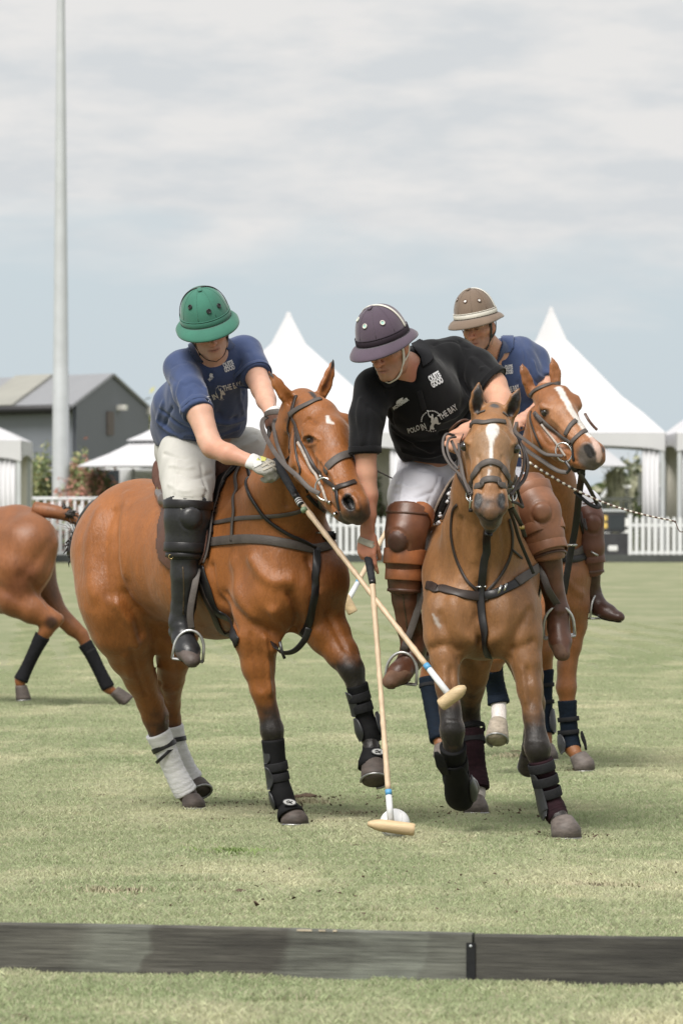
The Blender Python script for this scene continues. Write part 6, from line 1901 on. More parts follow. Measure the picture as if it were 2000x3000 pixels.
def helmet(c, R, shell_mat, brim_mat, stripe_mat, vent_mat, vent_rim, parent, band_mat=None, stripe_w=.012, edge=None, vents=((-38, 34), (0, 38), (38, 44)), a=.106, b=.124, h=.146):
    """polo helmet: c = centre of the brim plane, R columns = right, front, up"""
    c = Vector(c); L_ = lambda x, y, z: c + R @ Vector((x, y, z))
    def dome(az, el, off=0.0):
        # az 0 = front, measured towards the right; el from brim plane to crown
        ce = math.cos(el) ** .86; se = math.sin(el) ** .95
        return L_((a + off) * math.sin(az) * ce, (b + off) * math.cos(az) * ce, (h + off) * se)
    def dn(az, el):
        ce, se = math.cos(el), math.sin(el)
        return (R @ Vector((math.sin(az) * ce / a, math.cos(az) * ce / b, se / h))).normalized()
    seg, rg = 56, 18; vs, fs = [], []
    for i in range(rg + 1):
        el = (math.pi / 2 - .02) * i / rg
        for j in range(seg): vs.append(dome(2 * math.pi * j / seg, max(el, 1e-3)))
    for i in range(rg):
        for j in range(seg): fs.append((i * seg + j, i * seg + (j + 1) % seg, (i + 1) * seg + (j + 1) % seg, (i + 1) * seg + j))
    fs.append(tuple(range(rg * seg, (rg + 1) * seg)))
    n0 = len(vs)   # inside lining
    for i in range(8):
        el = (math.pi / 2 - .05) * i / 7
        for j in range(seg): vs.append(dome(2 * math.pi * j / seg, max(el, 1e-3), -.008))
    for i in range(7):
        for j in range(seg): fs.append((n0 + i * seg + j, n0 + (i + 1) * seg + j, n0 + (i + 1) * seg + (j + 1) % seg, n0 + i * seg + (j + 1) % seg))
    for j in range(seg): fs.append((j, n0 + j, n0 + (j + 1) % seg, (j + 1) % seg))
    hm = link('helmet', mesh_of(vs, fs), shell_mat, parent)
    # brim
    prof = [(0, .004), (.3, .001), (.65, -.006), (.92, -.016), (1.0, -.021), (1.0, -.025), (.92, -.0215), (.6, -.0125), (.3, -.005), (0, -.004)]
    vs, fs = [], []; m = len(prof)
    for j in range(seg):
        az = 2 * math.pi * j / seg; fr = max(0, math.cos(az)); bk = max(0, -math.cos(az))
        wd = .032 + .026 * fr ** 1.5 + .006 * bk
        for (u, z) in prof:
            r_a, r_b = a - .002 + wd * u, b - .002 + wd * u
            dr_ = z * (1 + .5 * fr) - .004 * (1 - fr) * u * 0
            vs.append(L_(r_a * math.sin(az), r_b * math.cos(az), dr_))
    for j in range(seg):
        for i in range(m): fs.append((j * m + i, j * m + (i + 1) % m, ((j + 1) % seg) * m + (i + 1) % m, ((j + 1) % seg) * m + i))
    link('brim', mesh_of(vs, fs), brim_mat, hm if False else parent)
    # band round the base of the dome
    P, N = [], []
    for j in range(48):
        az = 2 * math.pi * j / 48; P.append(dome(az, .11, .0015)); N.append(dn(az, .1))
    v, f = ribbon(P, N, .020, .003, closed=True); link('hat_band', mesh_of(v, f), band_mat or shell_mat, parent)
    P2 = [dome(2 * math.pi * j / 48, .205, .003) for j in range(48)]
    v, f = tube(P2, .0022, 6, closed=True); link('piping', mesh_of(v, f), band_mat or shell_mat, parent)
    # stripe over the crown from ear to ear
    P, N = [], []
    for i in range(41):
        th = math.radians(12 + 156 * i / 40); az = math.pi / 2 if th < math.pi / 2 else -math.pi / 2
        el = th if th < math.pi / 2 else math.pi - th
        az2 = az + (.20 if az > 0 else -.20) * math.cos(el)
        P.append(dome(az2, el, .0015)); N.append(dn(az2, el))
    v, f = ribbon(P, N, stripe_w, .003); link('crown_stripe', mesh_of(v, f), stripe_mat, parent)
    # crown tab
    P = [dome(0, 1.57 - .02 * i, .004) if False else dome(0, 1.50 - .055 * i, .004) for i in range(5)]; N = [dn(0, 1.5 - .055 * i) for i in range(5)]
    v, f = ribbon(P, N, .016, .003); link('crown_tab', mesh_of(v, f), shell_mat, parent)
    # panel seams
    for az in (-66, -22, 22, 66):
        q = math.radians(az); v, f = tube([dome(q, .25 + 1.2 * i / 12, .0004) for i in range(13)], .0012, 5); link('seam', mesh_of(v, f), shell_mat, parent)
    for (az, el) in vents:
        q, e = math.radians(az), math.radians(el); p = dome(q, e, .001); n = dn(q, e); u = n.orthogonal().normalized(); w = n.cross(u)
        vs = [p + n * .002 + (u * math.cos(k) + w * math.sin(k)) * .0085 for k in [i * math.pi / 10 for i in range(20)]]
        vs2 = [x - n * .006 for x in vs]
        o = link('vent', mesh_of(vs + vs2, [tuple(range(20)), tuple(range(39, 19, -1))] + [(i, i + 20, (i + 1) % 20 + 20, (i + 1) % 20) for i in range(20)]), vent_mat, parent, smooth=False)
        ring('vent_rim', p + n * .0022, n, .0088, .0022, vent_rim, parent)
    # chin straps
    return dome
def chin_strap(c, R, mat, parent, buckle=None):
    c = Vector(c); L_ = lambda x, y, z: c + R @ Vector((x, y, z))
    for s in (-1, 1):
        P = catmull([L_(s * .088, .03, .045), L_(s * .080, .022, -.01), L_(s * .068, .028, -.065), L_(s * .040, .050, -.115), L_(0, .068, -.132)], 6)
        N = [(p - c).normalized() for p in P]; v, f = ribbon(P, N, .013, .003); link('chin_strap', mesh_of(v, f), mat, parent)
    P = catmull([L_(.090, -.03, .04), L_(.084, -.012, -.03), L_(.070, .02, -.062)], 6)
    v, f = ribbon(P, [(p - c).normalized() for p in P], .012, .003); link('chin_strap', mesh_of(v, f), mat, parent)
    v, f = box(L_(.060, .034, -.088), (.008, .016, .022), R, .002); link('strap_buckle', mesh_of(v, f), buckle or m_leab, parent)
    P = catmull([L_(-.090, -.03, .04), L_(-.084, -.012, -.03), L_(-.070, .02, -.062)], 6)
    v, f = ribbon(P, [(p - c).normalized() for p in P], .012, .003); link('chin_strap', mesh_of(v, f), mat, parent)
def collar(c, axis, front, r0, r1, h, mat, parent, gap=38, sx=1.0):
    c = Vector(c); z = Vector(axis).normalized(); f = Vector(front); f = (f - z * f.dot(z)).normalized(); x = f.cross(z)
    vs, fs = [], []; n = 30
    for i in range(n + 1):
        a = math.radians(gap + (360 - 2 * gap) * i / n); d = f * math.cos(a) + x * math.sin(a) * sx
        e = 1 + .45 * (abs(math.cos(math.radians(180 * i / n))) ** 6)
        for (r, zz) in ((r0, 0), (r0 + .004, .006), (r1, -h * e), (r1 - .004, -h * e), (r0 - .003, -.004)):
            vs.append(c + d * r + z * zz)
    for i in range(n):
        for k in range(5): fs.append((i * 5 + k, i * 5 + (k + 1) % 5, (i + 1) * 5 + (k + 1) % 5, (i + 1) * 5 + k))
    fs.append(tuple(range(5))); fs.append(tuple(n * 5 + k for k in range(5))[::-1])
    return link('collar', mesh_of(vs, fs), mat, parent)
def cuffplane(node, nxt):
    a, b = V3(*node[:3]), V3(*nxt[:3]); return (b, (b - a).normalized())
def boot(nodes, toe, up, mat, toemat, parent, s=1.0, infl=.0, side=None):
    """tall boot: shaft nodes ending at the ankle, foot along 'toe'"""
    ops = []; chain(ops, nodes, k=.02, kc=.01, infl=infl)
    an = V3(*nodes[-1][:3]); t = Vector(toe).normalized(); u = Vector(up); u = (u - t * u.dot(t)).normalized()
    heel, ball, tip = an - t * .045 * s - u * .060 * s, an + t * .115 * s - u * .062 * s, an + t * .185 * s - u * .066 * s
    def foot(o, e=0.0):
        o.append(Op('chain', .025, 'add', pts=[heel, an + t * .03 * s - u * .06 * s, ball, tip], rad=[.036 * s + e, .033 * s + e, .043 * s + e, .032 * s + e], squash=(u, .85), kc=.02))
    foot(ops); ops.append(Op('chain', .03, 'add', pts=[an, an + t * .05 * s - u * .035 * s, ball + u * .008 * s], rad=[.042 * s, .041 * s, .034 * s]))
    lo = an - u * .092 * s
    ops.append(Op('x', 0, 'cut', p0=lo, n=-u)) if False else None
    b = Shape(ops, .0085, smooth=1)
    d = (b.v - A(lo)) @ A(u); nearf = np.linalg.norm(b.v - A(an), axis=1) < .26
    b.v = np.where((nearf & (d < 0))[:, None], b.v - d[:, None] * A(u)[None, :], b.v)
    # creases at ankle and shaft
    b.renorm()
    for q in range(5):
        p = V3(*nodes[-1][:3]) + u * (.012 + q * .014) * s; side_ = t.cross(u)
        b.stroke([p + side_ * .05 + t * .03, p + t * .052, p - side_ * .05 + t * .03], .006, -.0032, px=False)
    b.wrinkle((16, 16, 28), .006, .05); b.renorm()
    o = b.make('boot', mat, parent)
    so = []; foot(so, .004)
    so.append(Op('box', .0, 'cut', p0=lo + u * .006, n=u, c=(0, 0, 0), M=np.eye(3), r=(1, 1, 1)))
    sb = Shape(so, .008, smooth=0)
    d = (sb.v - A(lo)) @ A(u)
    sb.v = np.where((d < -.008)[:, None], sb.v - (d + .008)[:, None] * A(u)[None, :], sb.v); sb.renorm()
    sb.make('sole', m_sole, parent)
    # toe cap: worn leather over the front of the foot
    to = [Op('chain', .02, 'add', pts=[an + t * .07 * s - u * .055 * s, ball, tip], rad=[.034 * s + .0025, .043 * s + .0022, .032 * s + .0022], squash=(u, .85), kc=.02),
          Op('box', 0, 'cut', p0=an + t * .065 * s, n=-t, c=(0, 0, 0), M=np.eye(3), r=(1, 1, 1)), Op('box', 0, 'cut', p0=lo + u * .008, n=-u, c=(0, 0, 0), M=np.eye(3), r=(1, 1, 1))]
    ts = Shape(to, .008, smooth=1); ts.wrinkle((30, 30, 30), .003); ts.renorm(); ts.make('toe_cap', toemat, parent)
    return b, an, t, u, ball, heel
def zipper(sh, pts, parent):
    o = strap('zip', sh, pts, 4, m_zip, parent, .001, .0012); return o
def stirrup(ball, t, u, parent, drop=.0, side=None, top=None):
    """stirrup iron hung round the foot at the ball"""
    s_ = Vector(side) if side else t.cross(u); s_ = s_.normalized(); uu = Vector((0, 0, 1)) * .8 + u * .4; uu = (uu - s_ * uu.dot(s_)).normalized()
    b = ball - u * .045; P = []
    for i in range(17):
        a = math.pi * i / 16
        P.append(b + s_ * math.cos(a) * .064 + uu * (.045 + (math.sin(a)) * .085))
    P = [b + s_ * .066] + P + [b - s_ * .066]
    v, f = tube(P, .0065, 8); 
    v2, f2 = box(b, (.135, .034, .009), Matrix((s_, uu.cross(s_), uu)).transposed(), .002)
    th = thing('stirrup_iron', None, None, b) if False else None
    o = link('stirrup_iron', mesh_of(*merge((v, f), (v2, f2))), m_stir, parent)
    return b + uu * .137, s_
m_zip = surf('dull_brass_zip', (.09, .065, .04), .5, .3, 40, bump=.5, bscale=300, metal=.6)
m_stir = surf('worn_steel', (.52, .52, .52), .38, .2, 20, bump=.2, metal=.75)

def guard(name, nodes, mat, parent, pad=None, padr=(.042, .02, .055), infl=.012, bands=(), band_mat=None, topband=None, padmat=None, edge=None, h=.0085):
    """polo knee guard: leather shell, padded cap, straps"""
    ops = []; chain(ops, nodes, k=.02, kc=.012, infl=infl)
    a, b = V3(*nodes[0][:3]), V3(*nodes[-1][:3])
    n0 = (V3(*nodes[0][:3]) - V3(*nodes[1][:3])).normalized(); n1 = (V3(*nodes[-1][:3]) - V3(*nodes[-2][:3])).normalized()
    ops.append(Op('box', 0, 'cut', p0=a, n=n0, c=(0, 0, 0), M=np.eye(3), r=(1, 1, 1)))
    ops.append(Op('box', 0, 'cut', p0=b, n=n1, c=(0, 0, 0), M=np.eye(3), r=(1, 1, 1)))
    g = Shape(ops, h, smooth=2)
    if pad:
        hit = g.ray(*pad[:2])
        if hit:
            # raised round cap with a stitched groove round it
            d0 = np.linalg.norm(g.v - A(hit), axis=1); R_ = pad[2]
            up_ = np.clip((R_ - d0) / .020, 0, 1); up_ = up_ * up_ * (3 - 2 * up_)
            g.v = g.v + g.n * (up_ * .011 - np.exp(-((d0 - R_ * 1.10) / .004) ** 2) * .004 + np.exp(-((d0 - R_ * 1.22) / .004) ** 2) * .002)[:, None]
    g.wrinkle((14, 14, 14), .004); g.renorm()
    g.make(name, mat, parent)
    if pad and padmat and g.ray(*pad[:2]):
        hit = g.ray(*pad[:2]); d0 = np.linalg.norm(g.v - A(hit), axis=1)
        m_ = d0 < pad[2] * 1.0; fm = m_[g.f].all(1); idx = np.unique(g.f[fm]); mp_ = np.full(len(g.v), -1); mp_[idx] = np.arange(len(idx))
        if len(idx) > 10: link('knee_pad', mesh_of(g.v[idx] + g.n[idx] * .0022, mp_[g.f[fm]]), padmat, parent)
    ax_ = (b - a).normalized()
    for (t, wpx) in bands:
        band('guard_strap', g, a.lerp(b, t), ax_, wpx, band_mat or mat, parent, off=.002, th=.0045)
    if edge: band('guard_edge', g, b - ax_ * .006, ax_, 9, edge, parent, off=.001, th=.004)
    if edge: band('guard_edge', g, a + ax_ * .006, ax_, 7, edge, parent, off=.001, th=.004)
    return g

def decal_mesh(name, polys_v, polys_f, org, ux, uy, sh, mat, parent, off=.0028):
    """flat print: 2D mesh mapped to the shirt: org pixel, ux/uy pixel axes; projected on the cloth"""
    vs = []
    for (x, y) in polys_v:
        px, py = org[0] + ux[0] * x + uy[0] * y, org[1] + ux[1] * x + uy[1] * y
        h_ = sh.ray(px, py, off)
        vs.append(h_ if h_ is not None else None)
    fs = [f for f in polys_f if all(vs[i] is not None for i in f)]
    if not fs: return None
    used = sorted({i for f in fs for i in f}); mp_ = {u: k for k, u in enumerate(used)}
    vv = [vs[i] for i in used]
    # drop faces stretched over a fold edge
    ff = []
    for f in fs:
        p = [vs[i] for i in f]
        if max((p[i] - p[i - 1]).length for i in range(len(p))) < .06: ff.append(tuple(mp_[i] for i in f))
    if not ff: return None
    return link(name, mesh_of(vv, ff), mat, parent, smooth=False)
_txt = {}
def text2d(body, bold=0.0, spacing=1.0):
    key = (body, bold, spacing)
    if key in _txt: return _txt[key]
    cu = bpy.data.curves.new('t', 'FONT'); cu.body = body; cu.size = 1.0; cu.resolution_u = 3; cu.offset = bold; cu.space_character = spacing
    ob = bpy.data.objects.new('t', cu); COL.objects.link(ob)
    dg = bpy.context.evaluated_depsgraph_get(); me = bpy.data.meshes.new_from_object(ob.evaluated_get(dg))
    bm = bmesh.new(); bm.from_mesh(me); bmesh.ops.triangulate(bm, faces=bm.faces[:])
    for _ in range(2):
        long = [e for e in bm.edges if e.calc_length() > .22]
        if long: bmesh.ops.subdivide_edges(bm, edges=long, cuts=1); bmesh.ops.triangulate(bm, faces=[f for f in bm.faces if len(f.verts) > 3])
    bm.verts.index_update(); v = [(p.co.x, p.co.y) for p in bm.verts]; f = [tuple(q.index for q in x.verts) for x in bm.faces]; bm.free()
    bpy.data.objects.remove(ob); bpy.data.curves.remove(cu)
    w = max(p[0] for p in v) if v else 1
    _txt[key] = (v, f, w); return _txt[key]
def put_text(body, p0, p1, hpx, sh, mat, parent, bold=.02, name='lettering', arc=0.0, hx=None):
    """text from pixel p0 to p1 (baseline), letter height hpx"""
    v, f, w = text2d(body, bold)
    x0 = min(p[0] for p in v); w = w - x0
    ux = ((p1[0] - p0[0]) / w, (p1[1] - p0[1]) / w); L_ = math.hypot(*ux)
    nx = hx or (-ux[1] / L_, ux[0] / L_)
    uy = (-nx[0] * hpx / .72, -nx[1] * hpx / .72)
    v2 = [(x - x0, y + arc * math.sin(math.pi * (x - x0) / w)) for x, y in v]
    return decal_mesh(name, v2, f, p0, ux, uy, sh, mat, parent)
def poly_decal(pts, sh, mat, parent, name='print', off=.0028, off2=None):
    bm = bmesh.new(); vv = [bm.verts.new((x, y, 0)) for x, y in pts]; bm.faces.new(vv)
    bmesh.ops.triangulate(bm, faces=bm.faces[:]); bm.verts.index_update()
    v = [(p.co.x, p.co.y) for p in bm.verts]; f = [tuple(q.index for q in x.verts) for x in bm.faces]; bm.free()
    return decal_mesh(name, v, f, (0, 0), (1, 0), (0, 1), sh, mat, parent, off)
def emblem(cx, cy, r, ang, sh, mat, parent, sx=1.0):
    """ring of small letters round a mallet swinging rider on a horse"""
    ca, sa = math.cos(ang), math.sin(ang)
    T = lambda x, y: (cx + (x * sx * ca - y * sa) * r, cy + (x * sx * sa + y * ca) * r)
    horse = [(-.30, .95), (-.20, .50), (-.02, .25), (-.12, .08), (.0, -.08), (.22, -.05), (.35, -.28), (.55, -.36), (.62, -.22), (.50, -.08), (.44, .12), (.70, .30), (.92, .28), (.78, .42), (.60, .42), (.36, .30), (.20, .40), (.12, .62), (.22, .85), (.06, .88), (.0, .62), (-.08, .62), (-.16, .80), (-.20, .98)]
    man = [(-.05, -.05), (-.02, -.30), (-.20, -.42), (-.16, -.52), (.04, -.48), (.08, -.66), (.20, -.66), (.24, -.50), (.20, -.38), (.26, -.20), (.16, -.02)]
    mallet = [(-.22, -.48), (-.30, -1.0), (-.38, -1.02), (-.38, -1.08), (-.18, -1.10), (-.18, -1.04), (-.24, -1.0), (-.14, -.50)]
    for p in (horse, man, mallet): poly_decal([T(*q) for q in p], sh, mat, parent, 'emblem')
    for i in range(17):
        a = math.radians(185 + 150 * i / 16)
        if 6.5 < i < 7.4: continue
        q = [T(math.cos(a) * 1.0 + dx, math.sin(a) * 1.0 + dy) for dx, dy in ((-.05, -.06), (.05, -.06), (.05, .06), (-.05, .06))]
        poly_decal(q, sh, mat, parent, 'emblem_ring')
    for i in range(5):
        a = math.radians(75 + 50 * i / 4); q = [T(math.cos(a) * 1.05 + dx, math.sin(a) * 1.05 + dy) for dx, dy in ((-.045, -.05), (.045, -.05), (.045, .05), (-.045, .05))]
        poly_decal(q, sh, mat, parent, 'emblem_ring')
def whip(P, R, mats, parent=None): pass

def mallet(name, label, g0, g1, h0, a, b, hd=None, rg=.0175, rc=.0108, band_at=.86, gripmat=None, rh=.0245, sticker=False, taper='a'):
    """g0-g1 grip ends, h0 cane end at the head, a-b head ends (world)"""
    g0, g1, h0, a, b = map(Vector, (g0, g1, h0, a, b))
    th = thing(name, label, 'polo mallet', (g0 + h0) / 2, 'polo mallets')
    ax_ = (h0 - g1); n = 44; P, R = [], []
    for i in range(n + 1):
        t = i / n * band_at; P.append(g1 + ax_ * t); k = (i % 5) == 0
        R.append((rc * 1.15 - .002 * math.sin(math.pi * i / n)) + (.0018 if k else 0))
    v, f = tube(P, R, 12); link('cane', mesh_of(v, f), m_cane, th)
    c0 = g1 + ax_ * band_at
    v, f = tube([c0, c0 + ax_ * .022], [rc * 1.28] * 2, 12); link('blue_band', mesh_of(v, f), m_bluet, th)
    c1 = c0 + ax_ * .0225
    v, f = tube([c1, h0], [rc * 1.2, rc * 1.35], 12); link('white_tape', mesh_of(v, f), m_white_t, th)
    # grip with wrapped ridges
    gx = g1 - g0; P, R = [], []; n = 60
    for i in range(n + 1): P.append(g0 + gx * (i / n)); R.append(rg * (1.08 - .25 * i / n) + .0012 * ((i * .45) % 1.0))
    v, f = tube(P, R, 14); link('grip', mesh_of(v, f), m_gripb, th)
    v, f = tube([g1 - gx * .07, g1 + gx.normalized() * .012], [rg * .92, rg * .85], 14); link('grip_tape', mesh_of(v, f), m_leab, th)
    if sticker:
        q = gx.normalized(); v, f = tube([g1 + q * .012, g1 + q * .055], [rc * 1.32] * 2, 12); link('sticker', mesh_of(v, f), m_black_t, th)
        for k in range(3): v, f = tube([g1 + q * (.018 + .012 * k), g1 + q * (.023 + .012 * k)], [rc * 1.38] * 2, 12); link('sticker_print', mesh_of(v, f), m_white_t, th)
        v, f = tube([g1 + q * .075, g1 + q * .09], [rc * 1.3] * 2, 12); link('sticker', mesh_of(v, f), m_green_t, th)
    # cigar head with one tapered end
    hx = b - a; P = [a + hx * t for t in (0, .06, .16, .3, .5, .8, .93, .985, 1.0)]
    R = [rh * k for k in ((.30, .52, .80, .97, 1.0, 1.0, .99, .96, .86) if taper == 'a' else (.86, .96, .99, 1, 1, 1, 1, .97, .88))]
    v, f = tube(P, R, 20); hd_ = link('mallet_head', mesh_of(v, f), m_headw, th)
    return th
m_cane = surf('bamboo_cane', (.54, .41, .28), .45, .16, 9, bump=.3, bscale=60, stretch=(6, 6, 1))
m_headw = surf('tipa_wood', (.52, .39, .23), .5, .22, 10, bump=.3, bscale=80, stretch=(1, 6, 6))
m_bluet = surf('blue_tape', (.09, .30, .52), .5, .1, 20); m_white_t = surf('white_tape', (.60, .61, .62), .6, .08, 30, bump=.4)
m_black_t = surf('black_sticker', (.02, .02, .02), .4, .1, 20); m_green_t = surf('green_sticker', (.20, .28, .18), .4, .1, 20)
m_gripb = surf('black_grip_wrap', (.030, .031, .035), .75, .3, 40, bump=.6, bscale=200)
def legdepth(sh, x, y, r, gap=.004, dflt=24.3):
    h_ = sh.ray(x, y); return (h_.y if h_ else dflt) - PX(r, 24) - gap
def cutop(p0, n): return Op('box', 0, 'cut', p0=p0, n=n, c=(0, 0, 0), M=np.eye(3), r=(1, 1, 1))
# ------------------------------------------------------------------ rider A
def rider_a():
    p = thing('person', 'man in green helmet and blue polo shirt riding the left horse, gripping a mallet in a gloved hand', 'person', V3(580, 1400, 24.7), 'polo players')
    p['label'] = 'polo player in green helmet and blue polo shirt on the left bay horse'
    Rh = rot_to(y=(.14, -.92, -.34), z=(-.20, -.35, .9)); hc = V3(604, 936, 24.16)
    U = Rh @ Vector((0, 0, 1)); Fv = Rh @ Vector((0, 1, 0)); head = hc - U * .042 - Fv * .010
    dl = min(legdepth(shA, 545, y, 55) for y in (1480, 1560, 1640))
    torso = [(560, 1320, 24.80, 86), (585, 1240, 24.68, 104), (605, 1150, 24.50, 108), (622, 1080, 24.38, 92)]
    shL = [(600, 1088, 24.38, 60), (542, 1078, 24.30, 51)]; shR = [(640, 1072, 24.42, 60), (708, 1036, 24.46, 47)]
    armL = [(535, 1085, 24.26, 50), (565, 1160, 24.12, 43), (585, 1210, 24.05, 40), (612, 1290, 23.98, 34), (622, 1310, 23.96, 33), (668, 1330, 23.90, 31), (728, 1350, 23.86, 21)]
    armR = [(722, 1040, 24.42, 46), (745, 1090, 24.32, 38), (768, 1140, 24.22, 33), (780, 1172, 24.16, 30), (792, 1205, 24.05, 21)]
    thL = [(545, 1335, 24.62, 80), (553, 1400, (24.62 + dl) / 2, 70), (553, 1470, dl, 58), (548, 1560, dl, 46), (545, 1640, dl + .02, 44), (538, 1780, dl + .05, 34), (532, 1815, dl + .05, 30)]
    thR = [(640, 1320, 24.78, 78), (725, 1320, 24.78, 62), (800, 1400, 24.80, 54), (880, 1500, 24.8, 50), (885, 1650, 24.86, 38), (880, 1760, 24.9, 30)]
    ops = []
    head_ops(ops, head, Rh)
    ops.append(Op('chain', .03, 'add', pts=[head + U * -.06 - Fv * .01, V3(622, 1075, 24.36)], rad=[.056, .062]))
    chain(ops, torso, k=.06, infl=-.012, kc=.04); chain(ops, shL, k=.04, infl=-.010); chain(ops, shR, k=.04, infl=-.010)
    chain(ops, armL, k=.03, infl=-.002, kc=.015); chain(ops, armR, k=.03, infl=-.002, kc=.015)
    chain(ops, thL, k=.04, infl=-.010, kc=.02); chain(ops, thR, k=.04, infl=-.010, kc=.02)
    wL = V3(738, 1353, 23.85); dL = (V3(822, 1385, 23.80) - wL); nL = Vector((-.1, .75, -.6)); tL = Vector((.5, -.2, .6))
    malv = (V3(868, 1450, 23.72) - V3(818, 1372, 23.80)).normalized()
    cu = [(52, 70, 50), (56, 75, 50), (58, 75, 50), (60, 70, 50)]
    hand_ops(ops, wL, dL, nL, (.3, 0, .9), curls=cu, s=.96)
    wR = V3(794, 1208, 24.03); dR = (V3(806, 1262, 23.92) - wR)
    hand_ops(ops, wR, dR, (.6, .7, -.3), (.3, -.8, .2), curls=[(60, 75, 45)] * 4, s=.94)
    z0 = V3(0, 1075, 24.2).z
    zx = (head.x - .11, head.x + .11)
    b = Shape(ops, .0105, (((zx[0], zx[1], .0046), (V3(720, 0, 24).x, V3(850, 0, 24).x, .0065)), ((head.y - .13, head.y + .08, .0052), (23.7, 24.0, .0075)), ((z0, 9, .0046), (V3(0, 1420, 24).z, V3(0, 1190, 24).z, .0065))), smooth=1)
    sk = (.54, .32, .235); b.base(sk); b.col *= (1 + .2 * vnoise(b.v, (14, 14, 14)))[:, None]
    b.paint(V3(625, 1312, 23.9), V3(735, 1350, 23.8), .05, .04, (.50, .24, .16), .06, .6)
    head_paint(b, head, Rh, sk, .22, (.16, .12, .09))
    b.renorm(); b.make('body', m_skin, p)
    # shirt
    so = []
    chain(so, [(548, 1310, 24.82, 92), (575, 1250, 24.70, 112), (600, 1165, 24.52, 112), (622, 1085, 24.38, 98)], k=.06, kc=.04)
    chain(so, shL, k=.045, infl=.004); chain(so, shR, k=.045, infl=.004)
    chain(so, [(500, 1180, 24.6, 55), (492, 1250, 24.75, 50)], k=.05)                    # cloth blousing over the back
    chain(so, [(660, 1230, 24.62, 62), (655, 1150, 24.52, 62)], k=.05)
    so.append(cutop(V3(560, 1298, 24.8), Vector((.10, .0, -1))))
    so.append(Op('ell', .03, 'sub', c=V3(622, 1040, 24.25), r=(.05, .05, .04), M=np.eye(3)))
    slL = [(532, 1080, 24.28, 52), (558, 1150, 24.13, 46), (579, 1205, 24.05, 43), (590, 1240, 24.02, 42)]
    slR = [(718, 1035, 24.43, 52), (742, 1082, 24.33, 44), (760, 1118, 24.26, 42)]
    s_main = Shape(so, .0085, smooth=1)
    c1 = cuffplane((556, 1150, 24.13), (583, 1212, 24.05)); c2 = cuffplane((742, 1082, 24.33), (752, 1102, 24.29))
    so2 = list(so)
    so2.append(Op('chain', .02, 'add', pts=[V3(*q[:3]) for q in slL], rad=[PX(q[3], q[2]) + .004 for q in slL], cuts=[(c1[0], c1[1])], kc=.015))
    so2.append(Op('chain', .02, 'add', pts=[V3(*q[:3]) for q in slR], rad=[PX(q[3], q[2]) + .004 for q in slR], cuts=[(c2[0], c2[1])], kc=.015))
    so2.append(Op('chain', .004, 'sub', pts=[V3(573, 1185, 24.07), V3(600, 1255, 24.0)], rad=[.046, .048])); 
    so2.append(Op('chain', .004, 'sub', pts=[V3(750, 1099, 24.3), V3(768, 1135, 24.22)], rad=[.043, .045]))
    s = Shape(so2, .0078, smooth=1)
    st = s.stroke
    st([(500, 1110), (540, 1130), (570, 1120), (605, 1150)], 5, -.004); st([(505, 1075), (545, 1065), (552, 1000)], 4, -.003)
    for (P_, w_, a_) in [([(520, 1290), (560, 1270), (640, 1275), (700, 1255)], 9, .007), ([(470, 1200), (520, 1240), (600, 1262)], 9, -.007), ([(462, 1235), (500, 1265), (570, 1280)], 8, .008),
                         ([(610, 1170), (640, 1210), (690, 1225)], 10, -.007), ([(625, 1230), (670, 1240), (715, 1225)], 9, .008), ([(600, 1140), (605, 1190), (640, 1240)], 9, .006),
                         ([(560, 1150), (545, 1180), (560, 1215)], 8, -.005), ([(530, 1120), (520, 1160), (535, 1205)], 8, .005), ([(700, 1060), (690, 1110), (715, 1150)], 8, -.006),
                         ([(705, 1080), (700, 1150), (712, 1210)], 9, .005), ([(480, 1120), (478, 1180), (462, 1230)], 9, .006), ([(497, 1130), (500, 1200), (480, 1250)], 7, -.007),
                         ([(730, 1030), (745, 1060), (750, 1095)], 7, -.004), ([(640, 1080), (636, 1130), (628, 1160)], 4, -.003), ([(625, 1085), (610, 1130), (560, 1170)], 7, .005)]:
        st(P_, w_ * .75, a_ * 1.35)
    s.wrinkle((14, 14, 9), .009, .08); s.wrinkle((34, 34, 20), .0035, .03); s.renorm()
    s.make('polo_shirt', m_blue, p)
    band('sleeve_rib', s, V3(574, 1192, 24.06), c1[1], 15, m_blue2, p, rmax=.12, off=.000, th=.003)
    band('sleeve_rib', s, V3(749, 1097, 24.3), c2[1], 13, m_blue2, p, rmax=.10, off=.000, th=.003)
    patch('collar', s, [(549, 1004), (566, 1007), (582, 1030), (600, 1058), (590, 1066), (572, 1056), (556, 1036)], m_blue2, p, .005, .006, 2.0, 4)
    patch('collar', s, [(652, 984), (664, 992), (684, 1016), (672, 1028), (656, 1026), (642, 1048), (632, 1050), (644, 1020)], m_blue2, p, .005, .006, 2.0, 4)
    # printing
    put_text('QUITE', (656, 1078), (684, 1066), 13, s, m_print, p, .05); put_text('GOOD', (659, 1091), (688, 1080), 13, s, m_print, p, .05)
    put_text('THE BAY', (655, 1146), (709, 1131), 17, s, m_print, p, .02); put_text('D IN', (610, 1177), (640, 1165), 16, s, m_print, p, .02)
    emblem(646, 1150, 20, -.2, s, m_print, p, .7); put_text('MOV', (615, 1117), (628, 1104), 9, s, m_print, p, .03)
    poly_decal([(613, 1100), (617, 1093), (621, 1099), (624, 1095), (622, 1105), (616, 1106)], s, m_print, p, 'moustache_print')
    # breeches
    bo = []
    chain(bo, [(545, 1315, 24.80, 92), (560, 1290, 24.76, 96), (600, 1300, 24.78, 90)], k=.05); chain(bo, [(585, 1240, 24.7, 88), (590, 1290, 24.76, 90)], k=.04); chain(bo, thL[:4], k=.05, infl=.008, kc=.03); chain(bo, thR[:4], k=.05, infl=.006, kc=.03)
